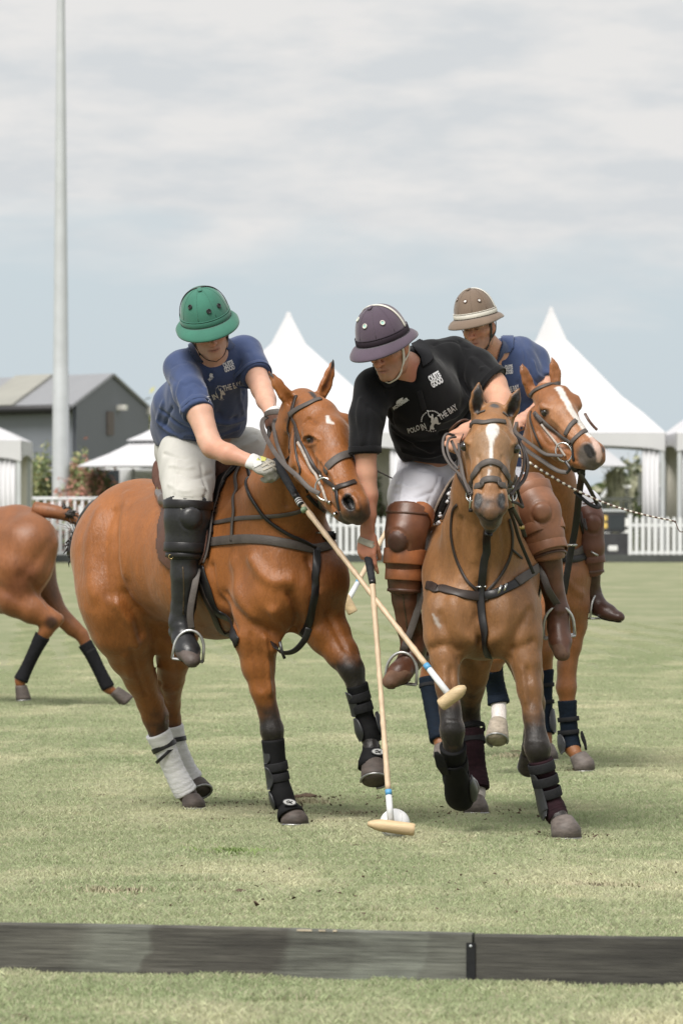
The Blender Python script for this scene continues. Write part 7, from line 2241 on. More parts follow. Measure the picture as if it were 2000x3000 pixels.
    chain(bo, [(508, 1360, 24.70, 34), (522, 1440, dl + .03, 34)], k=.05)
    q = Shape(bo, .0088, smooth=1)
    for (P_, w_, a_) in [([(480, 1330), (540, 1345), (620, 1335)], 7, -.006), ([(500, 1365), (560, 1372), (630, 1352)], 7, .006), ([(520, 1390), (570, 1402), (625, 1385)], 6, -.006), ([(495, 1420), (540, 1440), (600, 1430)], 6, .005),
                         ([(505, 1450), (550, 1462), (600, 1455)], 5, -.005), ([(520, 1350), (515, 1420), (530, 1490)], 8, .005), ([(660, 1300), (700, 1290), (750, 1270)], 6, -.006), ([(670, 1320), (720, 1305), (755, 1290)], 6, .006), ([(590, 1360), (602, 1420), (598, 1470)], 8, -.006)]:
        q.stroke(P_, w_ * .75, a_ * 1.4)
    q.wrinkle((16, 16, 10), .007, .06); q.wrinkle((40, 40, 24), .003, .03); q.renorm(); q.make('breeches', m_breech, p)
    # boots and guards
    B1 = boot([(546, 1600, dl, 47), (543, 1680, dl, 44), (537, 1780, dl + .03, 36), (530, 1825, dl + .04, 34)], (.26, -.86, -.42), (0, -.35, 1), m_bootk, m_toegr, p, s=1.12)
    zipper(B1[0], [(536, 1660), (539, 1720), (537, 1800)], p)
    B2 = boot([(888, 1600, 24.86, 45), (885, 1700, 24.88, 40), (880, 1790, 24.92, 33)], (.5, -.8, -.2), (0, -.2, 1), m_bootk, m_toegr, p, s=.9)
    g = guard('knee_guard', [(553, 1462, dl + .01, 62), (550, 1520, dl - .005, 60), (546, 1590, dl, 54), (545, 1640, dl, 46)], m_bootk, p, pad=(562, 1516, .050), bands=((.10, 26), (.80, 27), (.93, 14)), band_mat=m_leab, padmat=m_bootk)
    g.stroke([(500, 1500), (510, 1560), (500, 1590)], 4, -.004)
    rg_ = ring('guard_ring', g.ray(503, 1630, .004) or V3(503, 1630, 24.1), (0, -1, 0), .009, .002, m_brass, p)
    helmet(hc, Rh, m_grn, m_grn, m_leab, m_leab, m_leab, p, m_grn, stripe_w=.008, vents=((-40, 30), (-8, 28), (42, 40)))
    chin_strap(head, Rh, m_leab, p)
    # gloves
    go = []
    hand_ops(go, wL, dL, nL, (.3, 0, .9), curls=cu, s=1.0, infl=.0032)
    gs = Shape(go, .0058, smooth=1); gs.wrinkle((40, 40, 40), .003); gs.renorm(); gs.make('glove', m_glove, p)
    band('glove_cuff', gs, wL + dL.normalized() * .008, dL, 30, m_glovew, p, rmax=.07, off=.001, th=.003)
    patch('glove_panel', gs, [(757, 1330), (782, 1336), (778, 1352), (752, 1350)], m_glovey, p, .001, .002, 2.0)
    patch('glove_back', gs, [(742, 1326), (760, 1328), (768, 1360), (745, 1372), (738, 1350)], m_glovew, p, .001, .002, 2.0)
    for (a_, b_) in (((766, 1368), (800, 1350)), ((770, 1378), (806, 1362)), ((776, 1352), (812, 1380)), ((786, 1346), (818, 1366))):
        strap('glove_wrap', gs, [a_, ((a_[0] + b_[0]) / 2, (a_[1] + b_[1]) / 2), b_], 7, m_tapeg, p, .001, .002)
    go = []
    hand_ops(go, wR, dR, (.6, .7, -.3), (.3, -.8, .2), curls=[(60, 75, 45)] * 4, s=.98, infl=.0022)
    gs2 = Shape(go, .0062, smooth=1); gs2.renorm(); gs2.make('glove', m_leabr, p)
    band('glove_cuff', gs2, wR + dR.normalized() * .012, dR, 16, m_glovew, p, rmax=.07, off=.001, th=.003)
    return p, s, q, B1, dl
m_grn = surf('green_canvas', (.042, .150, .108), .8, .16, 7, bump=.4, bscale=300, bdist=.001, sheen=.25, spec=.25)
m_pur = surf('purple_canvas', (.078, .056, .080), .78, .16, 7, bump=.4, bscale=300, bdist=.001, sheen=.3, spec=.3)
m_purd = surf('dark_purple_band', (.026, .018, .026), .7, .16, 7)
m_brn = surf('brown_canvas', (.165, .120, .090), .8, .14, 7, bump=.4, bscale=300, bdist=.001, sheen=.25, spec=.25)
m_cream = surf('cream_leather', (.62, .59, .53), .6, .08, 20)
m_teal = surf('teal_vent', (.30, .52, .47), .6, .08, 20)
m_ventw = surf('white_vent', (.62, .61, .58), .6, .08, 20)

# ------------------------------------------------------------------ rider B
def rider_b():
    p = thing('person', 'polo player in purple helmet and black polo shirt reaching down to the ball', 'person', V3(1270, 1400, 24.0), 'polo players')
    Rh = rot_to(y=(-.46, -.80, -.36), z=(-.27, -.25, .93)); hc = V3(1122, 993, 23.42)
    U = Rh @ Vector((0, 0, 1)); Fv = Rh @ Vector((0, 1, 0)); head = hc - U * .044 - Fv * .018
    torso = [(1275, 1400, 24.05, 92), (1268, 1320, 23.95, 84), (1262, 1240, 23.82, 104), (1235, 1160, 23.68, 104), (1215, 1120, 23.62, 88)]
    up = [(1110, 1135, 23.56, 54), (1180, 1100, 23.64, 66), (1260, 1070, 23.78, 72), (1330, 1062, 23.86, 72), (1395, 1088, 23.80, 58)]
    armL = [(1090, 1140, 23.54, 48), (1072, 1230, 23.48, 44), (1070, 1310, 23.46, 35), (1073, 1385, 23.46, 30), (1080, 1450, 23.46, 27), (1080, 1510, 23.46, 22), (1076, 1552, 23.46, 20)]
    armR = [(1400, 1085, 23.80, 52), (1440, 1130, 23.70, 45), (1468, 1180, 23.58, 38), (1455, 1225, 23.48, 34), (1400, 1250, 23.38, 28), (1362, 1262, 23.32, 21)]
    thL = [(1250, 1395, 24.0, 84), (1215, 1450, 23.80, 74), (1192, 1520, 23.62, 56), (1186, 1600, 23.60, 46), (1188, 1700, 23.62, 42), (1200, 1820, 23.68, 34), (1208, 1870, 23.7, 30)]
    thR = [(1330, 1395, 24.0, 84), (1440, 1410, 23.80, 72), (1550, 1470, 23.62, 56), (1582, 1530, 23.56, 50), (1596, 1620, 23.58, 44), (1620, 1720, 23.62, 34), (1630, 1775, 23.62, 30)]
    ops = []
    head_ops(ops, head, Rh)
    ops.append(Op('chain', .03, 'add', pts=[head - U * .055 - Fv * .015, V3(1205, 1095, 23.62)], rad=[.060, .068]))
    chain(ops, torso, k=.06, infl=-.010, kc=.04); chain(ops, up, k=.04, infl=-.010)
    chain(ops, armL, k=.03, infl=-.001, kc=.015); chain(ops, armR, k=.03, infl=-.001, kc=.015)
    chain(ops, thL, k=.04, infl=-.010, kc=.02); chain(ops, thR, k=.04, infl=-.010, kc=.02)
    wL = V3(1075, 1562, 23.46); dL = Vector((-.02, -.12, -1)); nL = Vector((.35, .85, .0))
    cu = [(20, 18, 12), (42, 62, 40), (52, 75, 50), (60, 80, 50)]
    hand_ops(ops, wL, dL, nL, (1, .0, 0), curls=cu, s=1.02, thumb=(.25, .85, .5))
    wR = V3(1358, 1262, 23.31); dR = V3(1318, 1290, 23.22) - wR
    hand_ops(ops, wR, dR, (.1, .5, -.85), (-.3, -.8, .5), curls=[(55, 80, 50)] * 4, s=1.0)
    b = Shape(ops, .0105, (((head.x - .11, head.x + .12, .0046), (V3(1030, 0, 23.5).x, V3(1115, 0, 23.5).x, .0055)), ((head.y - .13, head.y + .09, .0055), (23.3, 23.55, .007)), ((V3(0, 1125, 23.4).z, 9, .0046), (V3(0, 1680, 23.4).z, V3(0, 1540, 23.4).z, .0055), (V3(0, 1310, 23.4).z, V3(0, 1235, 23.4).z, .006))), smooth=1)
    sk = (.52, .28, .19); b.base(sk); b.col *= (1 + .25 * vnoise(b.v, (14, 14, 14)))[:, None]
    b.paint(V3(1080, 1480, 23.4), V3(1070, 1640, 23.4), .06, .09, (.42, .17, .11), .08, .8)
    b.paint(V3(1215, 1080, 23.5), V3(1225, 1140, 23.5), .05, .05, (.42, .15, .10), .06, .7)
    head_paint(b, head, Rh, sk, .5, (.035, .025, .02))
    b.renorm(); b.make('body', m_skin, p)
    so = []
    chain(so, torso, k=.06, infl=.008, kc=.04); chain(so, up, k=.05, infl=.006)
    chain(so, [(1200, 1300, 23.9, 40), (1195, 1250, 23.8, 50)], k=.05); chain(so, [(1345, 1200, 23.8, 60), (1340, 1290, 23.9, 46)], k=.06)
    so.append(cutop(V3(1262, 1356, 24.0), Vector((-.06, 0, -1))))
    slL = [(1092, 1135, 23.55, 54), (1074, 1225, 23.49, 51), (1069, 1300, 23.46, 43), (1067, 1370, 23.45, 42)]
    slR = [(1398, 1082, 23.8, 58), (1438, 1122, 23.71, 52), (1465, 1150, 23.62, 50)]
    c1 = (V3(1068, 1332, 23.46), Vector((.02, -.06, -1))); c2 = (V3(1447, 1122, 23.7), Vector((.80, -.25, -.62)).normalized())
    so.append(Op('chain', .03, 'add', pts=[V3(*q[:3]) for q in slL], rad=[PX(q[3], q[2]) + .004 for q in slL], cuts=[c1], kc=.015))
    so.append(Op('chain', .02, 'add', pts=[V3(*q[:3]) for q in slR], rad=[PX(q[3], q[2]) + .004 for q in slR], cuts=[c2], kc=.015))
    so.append(Op('chain', .004, 'sub', pts=[V3(1068, 1322, 23.46), V3(1067, 1390, 23.45)], rad=[.046, .048]))
    so.append(Op('chain', .004, 'sub', pts=[V3(1440, 1122, 23.7), V3(1470, 1155, 23.6)], rad=[.054, .056]))
    # open neck
    so.append(Op('chain', .006, 'sub', pts=[V3(1194, 1082, 23.48), V3(1215, 1120, 23.47), V3(1224, 1144, 23.46)], rad=[.040, .026, .008]))
    s = Shape(so, .0078, smooth=1); st = s.stroke
    for (P_, w_, a_) in [([(1030, 1170), (1080, 1190), (1120, 1230)], 5, -.004), ([(1226, 1150), (1232, 1180), (1240, 1205)], 5, .004), ([(1236, 1150), (1244, 1185), (1250, 1200)], 4, -.004),
                         ([(1345, 1000), (1362, 1050), (1355, 1110), (1375, 1160)], 6, -.006), ([(1150, 1250), (1200, 1290), (1260, 1320)], 12, .008), ([(1165, 1280), (1230, 1300), (1330, 1270)], 10, -.008),
                         ([(1180, 1320), (1240, 1335), (1330, 1310)], 10, .008), ([(1300, 1230), (1340, 1210), (1380, 1160)], 12, .008), ([(1290, 1270), (1340, 1250), (1375, 1210)], 10, -.008),
                         ([(1130, 1150), (1140, 1200), (1150, 1240)], 10, -.007), ([(1055, 1170), (1050, 1230), (1060, 1300)], 9, .006), ([(1075, 1190), (1080, 1250), (1072, 1310)], 7, -.005),
                         ([(1380, 1050), (1410, 1080), (1430, 1120)], 8, .006), ([(1395, 1040), (1430, 1070), (1455, 1090)], 6, -.005), ([(1270, 1010), (1320, 1000), (1370, 1020)], 5, -.004)]:
        st(P_, w_ * .75, a_ * 1.35)
    s.wrinkle((13, 13, 9), .009, .08); s.wrinkle((34, 34, 20), .0035, .03); s.renorm(); s.make('polo_shirt', m_black, p)
    band('sleeve_rib', s, V3(1068, 1318, 23.46), c1[1], 18, m_black, p, rmax=.12, off=0, th=.003)
    band('sleeve_rib', s, V3(1440, 1116, 23.71), c2[1], 18, m_black, p, rmax=.12, off=0, th=.003)
    patch('collar', [s, b], [(1204, 1008), (1221, 994), (1244, 1006), (1256, 1030), (1267, 1055), (1252, 1068), (1237, 1078), (1229, 1050), (1214, 1030)], m_blackc, p, .005, .006, 2.0, 4)
    patch('collar', s, [(1092, 1072), (1112, 1084), (1135, 1106), (1165, 1118), (1150, 1134), (1128, 1136), (1104, 1112)], m_blackc, p, .005, .006, 2.0, 4)
    strap('button_placket', s, [(1226, 1146), (1234, 1175), (1242, 1200)], 16, m_black, p, .001, .002)
    hb = s.ray(1238, 1180, .003)
    put_text('QUITE', (1259, 1119), (1290, 1101), 17, s, m_print, p, .06); put_text('GOOD', (1266, 1136), (1298, 1118), 17, s, m_print, p, .06)
    put_text('MOVEMBER', (1154, 1200), (1198, 1171), 10, s, m_print, p, .05)
    poly_decal([(1159, 1180), (1161, 1174), (1166, 1176), (1171, 1167), (1176, 1169), (1180, 1163), (1180, 1170), (1173, 1177), (1167, 1180), (1161, 1183)], s, m_print, p, 'moustache_print')
    put_text('POLO', (1197, 1268), (1230, 1256), 15, s, m_print, p, .015, arc=-.1); put_text('IN', (1236, 1260), (1249, 1255), 19, s, m_print, p, .015)
    put_text('THE BAY', (1289, 1231), (1340, 1197), 18, s, m_print, p, .015)
    emblem(1263, 1232, 29, -.12, s, m_print, p)
    bo = []
    chain(bo, [(1262, 1365, 24.03, 90), (1300, 1370, 24.03, 92)], k=.05); chain(bo, [(1266, 1310, 23.95, 80), (1270, 1350, 24.0, 88)], k=.04); chain(bo, thL[:3], k=.04, infl=.004, kc=.03); chain(bo, thR[:3], k=.05, infl=.006, kc=.03)
    q = Shape(bo, .0088, smooth=1)
    for (P_, w_, a_) in [([(1180, 1370), (1240, 1380), (1320, 1360)], 7, -.006), ([(1160, 1420), (1210, 1430), (1290, 1400)], 7, .006), ([(1155, 1445), (1210, 1458), (1270, 1440)], 6, -.006), ([(1160, 1480), (1200, 1490), (1250, 1475)], 6, .006),
                         ([(1300, 1350), (1280, 1420), (1240, 1500)], 8, -.006), ([(1200, 1360), (1180, 1430), (1172, 1490)], 8, .005), ([(1290, 1400), (1265, 1450), (1240, 1490)], 6, .005)]:
        q.stroke(P_, w_ * .75, a_ * 1.4)
    q.wrinkle((16, 16, 10), .007, .06); q.wrinkle((40, 40, 24), .003, .03); q.renorm(); q.make('breeches', m_breechw, p)
    B1 = boot([(1186, 1690, 23.62, 46), (1190, 1760, 23.64, 42), (1202, 1850, 23.68, 37), (1212, 1895, 23.69, 36)], (-.50, -.80, -.36), (0, -.3, 1), m_bootbr, m_suede, p, s=1.1)
    zipper(B1[0], [(1180, 1740), (1186, 1790), (1192, 1840)], p)
    B2 = boot([(1600, 1610, 23.58, 46), (1608, 1680, 23.60, 38), (1626, 1760, 23.62, 32), (1632, 1790, 23.62, 34)], (.10, -.72, -.70), (.05, -.75, .65), m_bootbr, m_suede, p)
    gB = guard('knee_guard', [(1200, 1500, 23.63, 60), (1188, 1560, 23.58, 52), (1184, 1640, 23.60, 48), (1186, 1735, 23.62, 41)], m_guardb, p, infl=.012, pad=(1160, 1588, .049), bands=((.56, 46), (.78, 36)), band_mat=m_tan, padmat=m_paddk, edge=m_leabr)
    # upper strap, slanting over the thigh
    gq = q
    band('guard_strap', gB, V3(1202, 1515, 23.65), (V3(1235, 1470, 23.72) - V3(1200, 1560, 23.62)), 32, m_tan, p, off=.003, th=.005)
    guard('knee_guard', [(1535, 1430, 23.66, 60), (1580, 1500, 23.57, 54), (1592, 1570, 23.57, 52), (1600, 1640, 23.58, 46)], m_guardt, p, pad=(1586, 1500, .044), bands=((.08, 34), (.62, 34), (.86, 40)), band_mat=m_guardt, padmat=m_guardt, edge=m_leabr)
    dm = helmet(hc, Rh, m_pur, m_pur, m_cream, m_teal, m_cream, p, m_purd, stripe_w=.013, vents=((-46, 36), (2, 38), (44, 50)))
    chin_strap(head, Rh, m_cream, p)
    # name tape on the helmet side
    P = [dm(math.radians(a_), math.radians(33), .002) for a_ in (118, 124, 130, 136)]; v, f = ribbon(P, [(x - hc).normalized() for x in P], .016, .0015); link('name_tape', mesh_of(v, f), m_cream, p)
    # tape round the hand
    hs = Shape([o for o in ops if o.kind in ('chain', 'ell') and o.lo[2] < V3(0, 1540, 23.4).z and o.hi[0] < V3(1120, 0, 23.5).x], .006, smooth=1)
    c_ = V3(1074, 1585, 23.455)
    band('hand_tape', hs, c_, (.32, -.1, 1), 13, m_tapeg, p, rmax=.085, off=.001, th=.002)
    band('hand_tape', hs, c_ + Vector((.001, 0, -.010)), (.38, -.1, 1), 12, m_tapeg, p, rmax=.085, off=.002, th=.002)
    # wristband on the rein hand
    P = []; wc = V3(1352, 1240, 23.3)
    for i, t in enumerate(np.linspace(0, 1, 9)):
        P.append(V3(1316 + 55 * t, 1262 - 32 * math.sin(t * 1.9), 23.24 - .03 * math.sin(t * 3.1)))
    v, f = tube(P, .005, 8); link('bracelet', mesh_of(v, f), m_leabr, p)
    return p, s, q, B1, B2
m_guardb = surf('brown_guard_leather', (.125, .048, .024), .42, .5, 6, bump=.4, bscale=50, bdist=.002)
m_blackc = surf('black_collar_knit', (.011, .011, .013), .8, .15, 8, bump=.6, bscale=300, bdist=.0012, spec=.2)
m_guardt = surf('tan_guard_leather', (.19, .082, .042), .45, .4, 6, bump=.4, bscale=50, bdist=.002)
m_paddk = surf('dark_pad_leather', (.055, .025, .017), .5, .4, 9, bump=.5, bscale=60, bdist=.002)

# ------------------------------------------------------------------ rider C
def rider_c():
    p = thing('person', 'polo player in brown helmet and blue polo shirt behind the black shirted player', 'person', V3(1540, 1400, 29.6), 'polo players')
    Rh = rot_to(y=(-.44, -.87, -.20), z=(-.22, -.2, .97)); hc = V3(1393, 928, 29.05)
    U = Rh @ Vector((0, 0, 1)); Fv = Rh @ Vector((0, 1, 0)); head = hc - U * .056 - Fv * .010
    torso = [(1545, 1400, 29.7, 68), (1540, 1300, 29.6, 66), (1525, 1190, 29.45, 78), (1508, 1100, 29.35, 76), (1500, 1065, 29.33, 62)]
    up = [(1440, 1068, 29.25, 36), (1478, 1038, 29.32, 46), (1522, 1034, 29.38, 44), (1568, 1054, 29.42, 38)]
    armR = [(1568, 1060, 29.42, 34), (1590, 1120, 29.35, 30), (1585, 1190, 29.2, 24), (1555, 1215, 29.0, 20), (1535, 1222, 28.88, 16)]
    armL = [(1442, 1072, 29.25, 34), (1410, 1140, 29.15, 28), (1390, 1200, 29.05, 24), (1375, 1180, 28.98, 20), (1366, 1165, 28.95, 16)]
    thR = [(1570, 1400, 29.6, 62), (1640, 1420, 29.35, 52), (1710, 1480, 29.12, 42), (1722, 1540, 29.08, 36), (1726, 1640, 29.12, 30), (1730, 1720, 29.18, 24), (1730, 1740, 29.18, 22)]
    thL = [(1520, 1400, 29.7, 62), (1470, 1440, 29.5, 50), (1450, 1510, 29.35, 40), (1448, 1620, 29.35, 32), (1446, 1740, 29.4, 24)]
    ops = []; head_ops(ops, head, Rh)
    ops.append(Op('chain', .03, 'add', pts=[head - U * .06 - Fv * .02, V3(1470, 1055, 29.3)], rad=[.056, .062]))
    chain(ops, torso, k=.06, infl=-.010, kc=.04); chain(ops, up, k=.04, infl=-.010)
    for q in (armR, armL): chain(ops, q, k=.03, kc=.015)
    for q in (thR, thL): chain(ops, q, k=.04, infl=-.008, kc=.02)
    hand_ops(ops, V3(1533, 1223, 28.87), V3(1515, 1232, 28.76) - V3(1533, 1223, 28.87), (0, .4, -.9), (-.3, -.7, .5), curls=[(55, 80, 50)] * 4)
    hand_ops(ops, V3(1365, 1163, 28.94), V3(1362, 1140, 28.86) - V3(1365, 1163, 28.94), (.8, -.2, 0), (-.2, -.8, .3), curls=[(60, 80, 50)] * 4)
    b = Shape(ops, .011, (((head.x - .11, head.x + .12, .0052),), ((head.y - .13, head.y + .09, .006),), ((V3(0, 1050, 29).z, 9, .0052),)), smooth=1)
    sk = (.56, .31, .22); b.base(sk); b.col *= (1 + .2 * vnoise(b.v, (14, 14, 14)))[:, None]
    head_paint(b, head, Rh, sk, .55, (.02, .014, .012)); b.renorm(); b.make('body', m_skin, p)
    so = []
    chain(so, torso, k=.06, infl=.008, kc=.04); chain(so, up, k=.05, infl=.006)
    so.append(cutop(V3(1540, 1370, 29.6), Vector((0, 0, -1))))
    slR = [(1566, 1058, 29.42, 38), (1590, 1118, 29.35, 36), (1596, 1150, 29.3, 36)]; slL = [(1442, 1070, 29.25, 38), (1412, 1135, 29.16, 34), (1404, 1160, 29.1, 33)]
    for sl in (slR, slL):
        so.append(Op('chain', .02, 'add', pts=[V3(*q[:3]) for q in sl], rad=[PX(q[3], q[2]) + .004 for q in sl], cuts=[cuffplane(sl[0], sl[1])], kc=.015))
    so.append(Op('chain', .006, 'sub', pts=[V3(1450, 1040, 29.16), V3(1458, 1060, 29.17), V3(1464, 1078, 29.2)], rad=[.040, .026, .010]))
    s = Shape(so, .0088, smooth=1); st = s.stroke
    for (P_, w_, a_) in [([(1505, 990), (1535, 1040), (1540, 1090)], 5, -.005), ([(1560, 1060), (1575, 1100), (1610, 1110)], 7, .006), ([(1550, 1090), (1570, 1120), (1600, 1125)], 6, -.006), ([(1530, 1100), (1545, 1160), (1560, 1200)], 8, .006), ([(1515, 1120), (1525, 1180), (1530, 1240)], 7, -.006)]: st(P_, w_ * .75, a_ * 1.4)
    s.wrinkle((13, 13, 9), .009, .08); s.wrinkle((34, 34, 20), .003, .03); s.renorm(); s.make('polo_shirt', m_blue, p)
    patch('collar', [s, b], [(1462, 970), (1482, 973), (1501, 987), (1502, 1020), (1493, 1034), (1472, 1035), (1458, 1060), (1450, 1070), (1460, 1030), (1470, 1000)], m_blue2, p, .005, .006, 2.0, 4)
    put_text('QUITE', (1477, 1082), (1501, 1080), 12, s, m_print, p, .05); put_text('GOOD', (1478, 1096), (1502, 1094), 12, s, m_print, p, .05)
    put_text('THE BAY', (1484, 1150), (1521, 1140), 15, s, m_print, p, .02)
    bo = []; chain(bo, [(1545, 1385, 29.68, 70), (1560, 1390, 29.68, 70)], k=.05); chain(bo, thR[:4], k=.05, infl=.008, kc=.03); chain(bo, thL[:4], k=.05, infl=.008, kc=.03)
    q = Shape(bo, .011, smooth=1); q.wrinkle((16, 16, 10), .006, .06); q.renorm(); q.make('breeches', m_breechw, p)
    B1 = boot([(1726, 1620, 29.12, 33), (1730, 1690, 29.16, 27), (1734, 1745, 29.2, 27)], (.72, -.58, -.22), (0, 0, 1), m_bootbrd, m_bootbrd, p)
    B2 = boot([(1448, 1610, 29.35, 33), (1447, 1680, 29.38, 28), (1445, 1745, 29.4, 27)], (.1, -.9, -.2), (0, 0, 1), m_bootbrd, m_bootbrd, p)
    guard('knee_guard', [(1706, 1474, 29.14, 42), (1722, 1520, 29.08, 39), (1726, 1600, 29.09, 36), (1728, 1680, 29.14, 31)], m_guardr, p, pad=(1738, 1536, .046), bands=((.58, 22), (.80, 26)), band_mat=m_guardr, padmat=m_guardr, edge=m_leabr, h=.009)
    helmet(hc, Rh, m_brn, m_brn, m_cream, m_ventw, m_leabr, p, m_cream, stripe_w=.012, vents=((-50, 36), (-4, 40), (40, 46)))
    chin_strap(head, Rh, m_leab, p)
    return p, s, q, B1, B2
m_bootbrd = surf('dark_brown_boot', (.055, .024, .017), .35, .35, 9, bump=.35, bscale=60, bdist=.003)
m_guardr = surf('reddish_guard_leather', (.11, .040, .024), .45, .3, 7, bump=.4, bscale=50, bdist=.002)
RA = rider_a()
RB = rider_b()
RC = rider_c()
# ================================================================== TACK, MALLETS, BALL
def rays(sh, pts): return [sh.ray(*q) for q in pts]
# ---------------- tack of horse A
def tack_a():
    s, q = RA[1], RA[2]; B1 = RA[3]; dl = RA[4]
    br = thing('bridle', 'dark leather bridle with large ring bit and reins on the left bay horse', 'bridle', V3(930, 1300, 23.6), 'bridles')
    S = lambda nm, pts, w, mt=m_lea, **k: strap(nm, shA, pts, w, mt, br, **k)
    S('browband', [(848, 1216), (872, 1199), (905, 1183), (940, 1170), (972, 1166), (992, 1176)], 17, m_leag, th=.005)
    S('headpiece', [(855, 1222), (858, 1195), (868, 1160), (888, 1133), (905, 1128)], 13)
    S('cheek_piece', [(856, 1226), (872, 1270), (893, 1318), (920, 1368), (952, 1405), (984, 1430)], 12)
    S('cheek_piece', [(866, 1248), (875, 1290), (888, 1320)], 13)
    S('gag_cord', [(876, 1296), (900, 1348), (925, 1392), (948, 1432), (962, 1470)], 8, m_rope, off=.006, th=.006)
    S('throat_latch', [(852, 1214), (846, 1270), (850, 1320), (842, 1345), (830, 1350)], 6)
    S('throat_latch', [(868, 1260), (868, 1330), (880, 1390), (900, 1440)], 7)
    S('noseband', [(955, 1384), (968, 1360), (995, 1340), (1022, 1331), (1042, 1340)], 25, m_leag, th=.005)
    S('drop_noseband', [(982, 1432), (1010, 1422), (1040, 1412), (1068, 1400), (1080, 1402)], 16, th=.005)
    S('chin_strap', [(985, 1432), (990, 1470), (996, 1496)], 11, m_leab)
    S('bit_strap', [(900, 1450), (925, 1478), (948, 1498), (972, 1508), (990, 1502)], 11, m_leab)
    rc = V3(950, 1438, 23.40); h_ = shA.ray(950, 1430)
    if h_: rc = h_ + Vector((0, -.018, -.004))
    ring('bit_ring', rc, (-.35, -.93, .05), .047, .0042, m_metal, br, .84, up=(.25, 0, -.95))
    for (x, y) in ((967, 1470), (942, 1399), (983, 1432), (984, 1505)):
        c = shA.ray(x, y, .008) or V3(x, y, 23.4)
        link('buckle', mesh_of(*box(c, (.014, .008, .016), None, .002)), m_metal, br)
    hR = V3(800, 1240, 23.93)
    def rein(nm, pts, w, mt=m_leag):
        P = catmull([V3(*a_) if len(a_) == 3 else a_ for a_ in pts], 8); N = [Vector((-.25, -.95, .25)).normalized()] * len(P)
        v, f = ribbon(P, N, PX(w, 23.7), .004); return link(nm, mesh_of(v, f), mt, br)
    rein('rein', [(937, 1447, 23.36), (905, 1430, 23.38), (870, 1394, 23.42), (838, 1366, 23.48), (808, 1330, 23.6), (784, 1290, 23.74), (769, 1255, 23.85), (770, 1232, 23.90), (782, 1222, 23.93)], 14)
    rein('rein', [(838, 1366, 23.52), (815, 1310, 23.66), (806, 1275, 23.80), (802, 1245, 23.88), (806, 1228, 23.92)], 11)
    rein('rein', [(776, 1215, 23.93), (792, 1208, 23.88), (818, 1207, 23.86), (842, 1214, 23.86)], 17)
    rein('rein', [(1035, 1235, 23.9), (1000, 1330, 24.0), (900, 1290, 24.1), (830, 1225, 24.0)], 11)
    rein('rein', [(800, 1262, 23.92), (790, 1285, 23.92), (786, 1250, 23.95)], 9, m_lea)
    ring('bit_ring', V3(1045, 1412, 23.62), (.9, -.3, .05), .047, .0042, m_metal, br, .84)
    # saddle
    sd_ = thing('saddle', 'brown leather polo saddle on the left bay horse with dark breastplate straps', 'saddle', V3(590, 1400, 24.75), 'saddles')
    so = []
    chain(so, [(478, 1388, 25.0, 32), (520, 1420, 24.92, 44), (590, 1420, 24.8, 46), (650, 1388, 24.62, 38), (672, 1362, 24.56, 22)], k=.04, kc=.03)
    chain(so, [(470, 1362, 24.98, 20), (474, 1400, 24.94, 26), (486, 1445, 24.82, 26)], k=.03, kc=.02)
    st_ = Shape(so, .0095, smooth=1); st_.renorm(); st_.make('seat', m_suedeb, sd_)
    so = []; chain(so, [(470, 1445, 24.84, 19), (486, 1466, 24.72, 24), (520, 1478, 24.62, 26)], k=.02)
    pn = Shape(so, .0095, smooth=1); pn.make('panel', m_leaglz, sd_)
    P = catmull([st_.ray(462, 1428, .003) or V3(462, 1428, 24.8), V3(470, 1446, 24.78), V3(486, 1452, 24.7), V3(505, 1456, 24.66)], 5)
    v, f = tube(P, .0028, 6); link('seat_piping', mesh_of(v, f), m_brass, sd_)
    patch('saddle_flap', shA, [(505, 1440), (600, 1400), (636, 1352), (662, 1352), (650, 1392), (634, 1440), (624, 1500), (620, 1560), (612, 1612), (600, 1648), (560, 1672), (500, 1668), (474, 1640), (466, 1602), (470, 1540), (484, 1490)], m_leabr, sd_, .006, .010, 3.0, 5)
    patch('saddle_pad', shA, [(640, 1400), (664, 1360), (700, 1340), (722, 1350), (700, 1368), (668, 1400), (646, 1446), (632, 1500), (626, 1560), (612, 1640), (600, 1600), (612, 1480)], m_leab, sd_, .003, .014, 3.0, 4)
    e_ = [(722, 1350), (696, 1366), (668, 1396), (648, 1440), (636, 1490), (628, 1550), (618, 1610), (604, 1650)]
    strap('pad_binding', shA, e_, 7, m_leag, sd_, off=.017, th=.004)
    strap('flap_binding', shA, [(660, 1352), (648, 1392), (632, 1440), (622, 1500), (617, 1560), (608, 1616), (596, 1650)], 6, m_suedeb, sd_, off=.016, th=.005)
    strap('girth', shA, [(590, 1660), (612, 1730), (645, 1800), (680, 1852), (700, 1880)], 30, m_leab, sd_, off=.004, th=.006)
    strap('surcingle', shA, [(575, 1670), (600, 1740), (632, 1805), (668, 1858), (690, 1885)], 24, m_lea, sd_, off=.006, th=.006)
    strap('breastplate', shA, [(622, 1588), (690, 1580), (760, 1580), (830, 1590), (880, 1600), (922, 1608), (965, 1600), (990, 1590)], 27, m_leag, sd_, off=.004, th=.006)
    strap('breast_strap', shA, [(630, 1532), (690, 1520), (760, 1514), (830, 1508), (885, 1494)], 13, m_leag, sd_)
    strap('breast_strap', shA, [(704, 1368), (694, 1420), (688, 1480), (684, 1540), (682, 1586)], 12, m_leag, sd_, off=.008)
    strap('neck_strap', shA, [(722, 1360), (724, 1410), (744, 1465), (784, 1520), (840, 1562), (885, 1584), (922, 1606)], 10, m_leab, sd_, off=.006, th=.008)
    strap('martingale', shA, [(925, 1606), (928, 1660), (922, 1720), (912, 1780), (905, 1830), (888, 1862)], 24, m_leab, sd_, off=.005, th=.006)
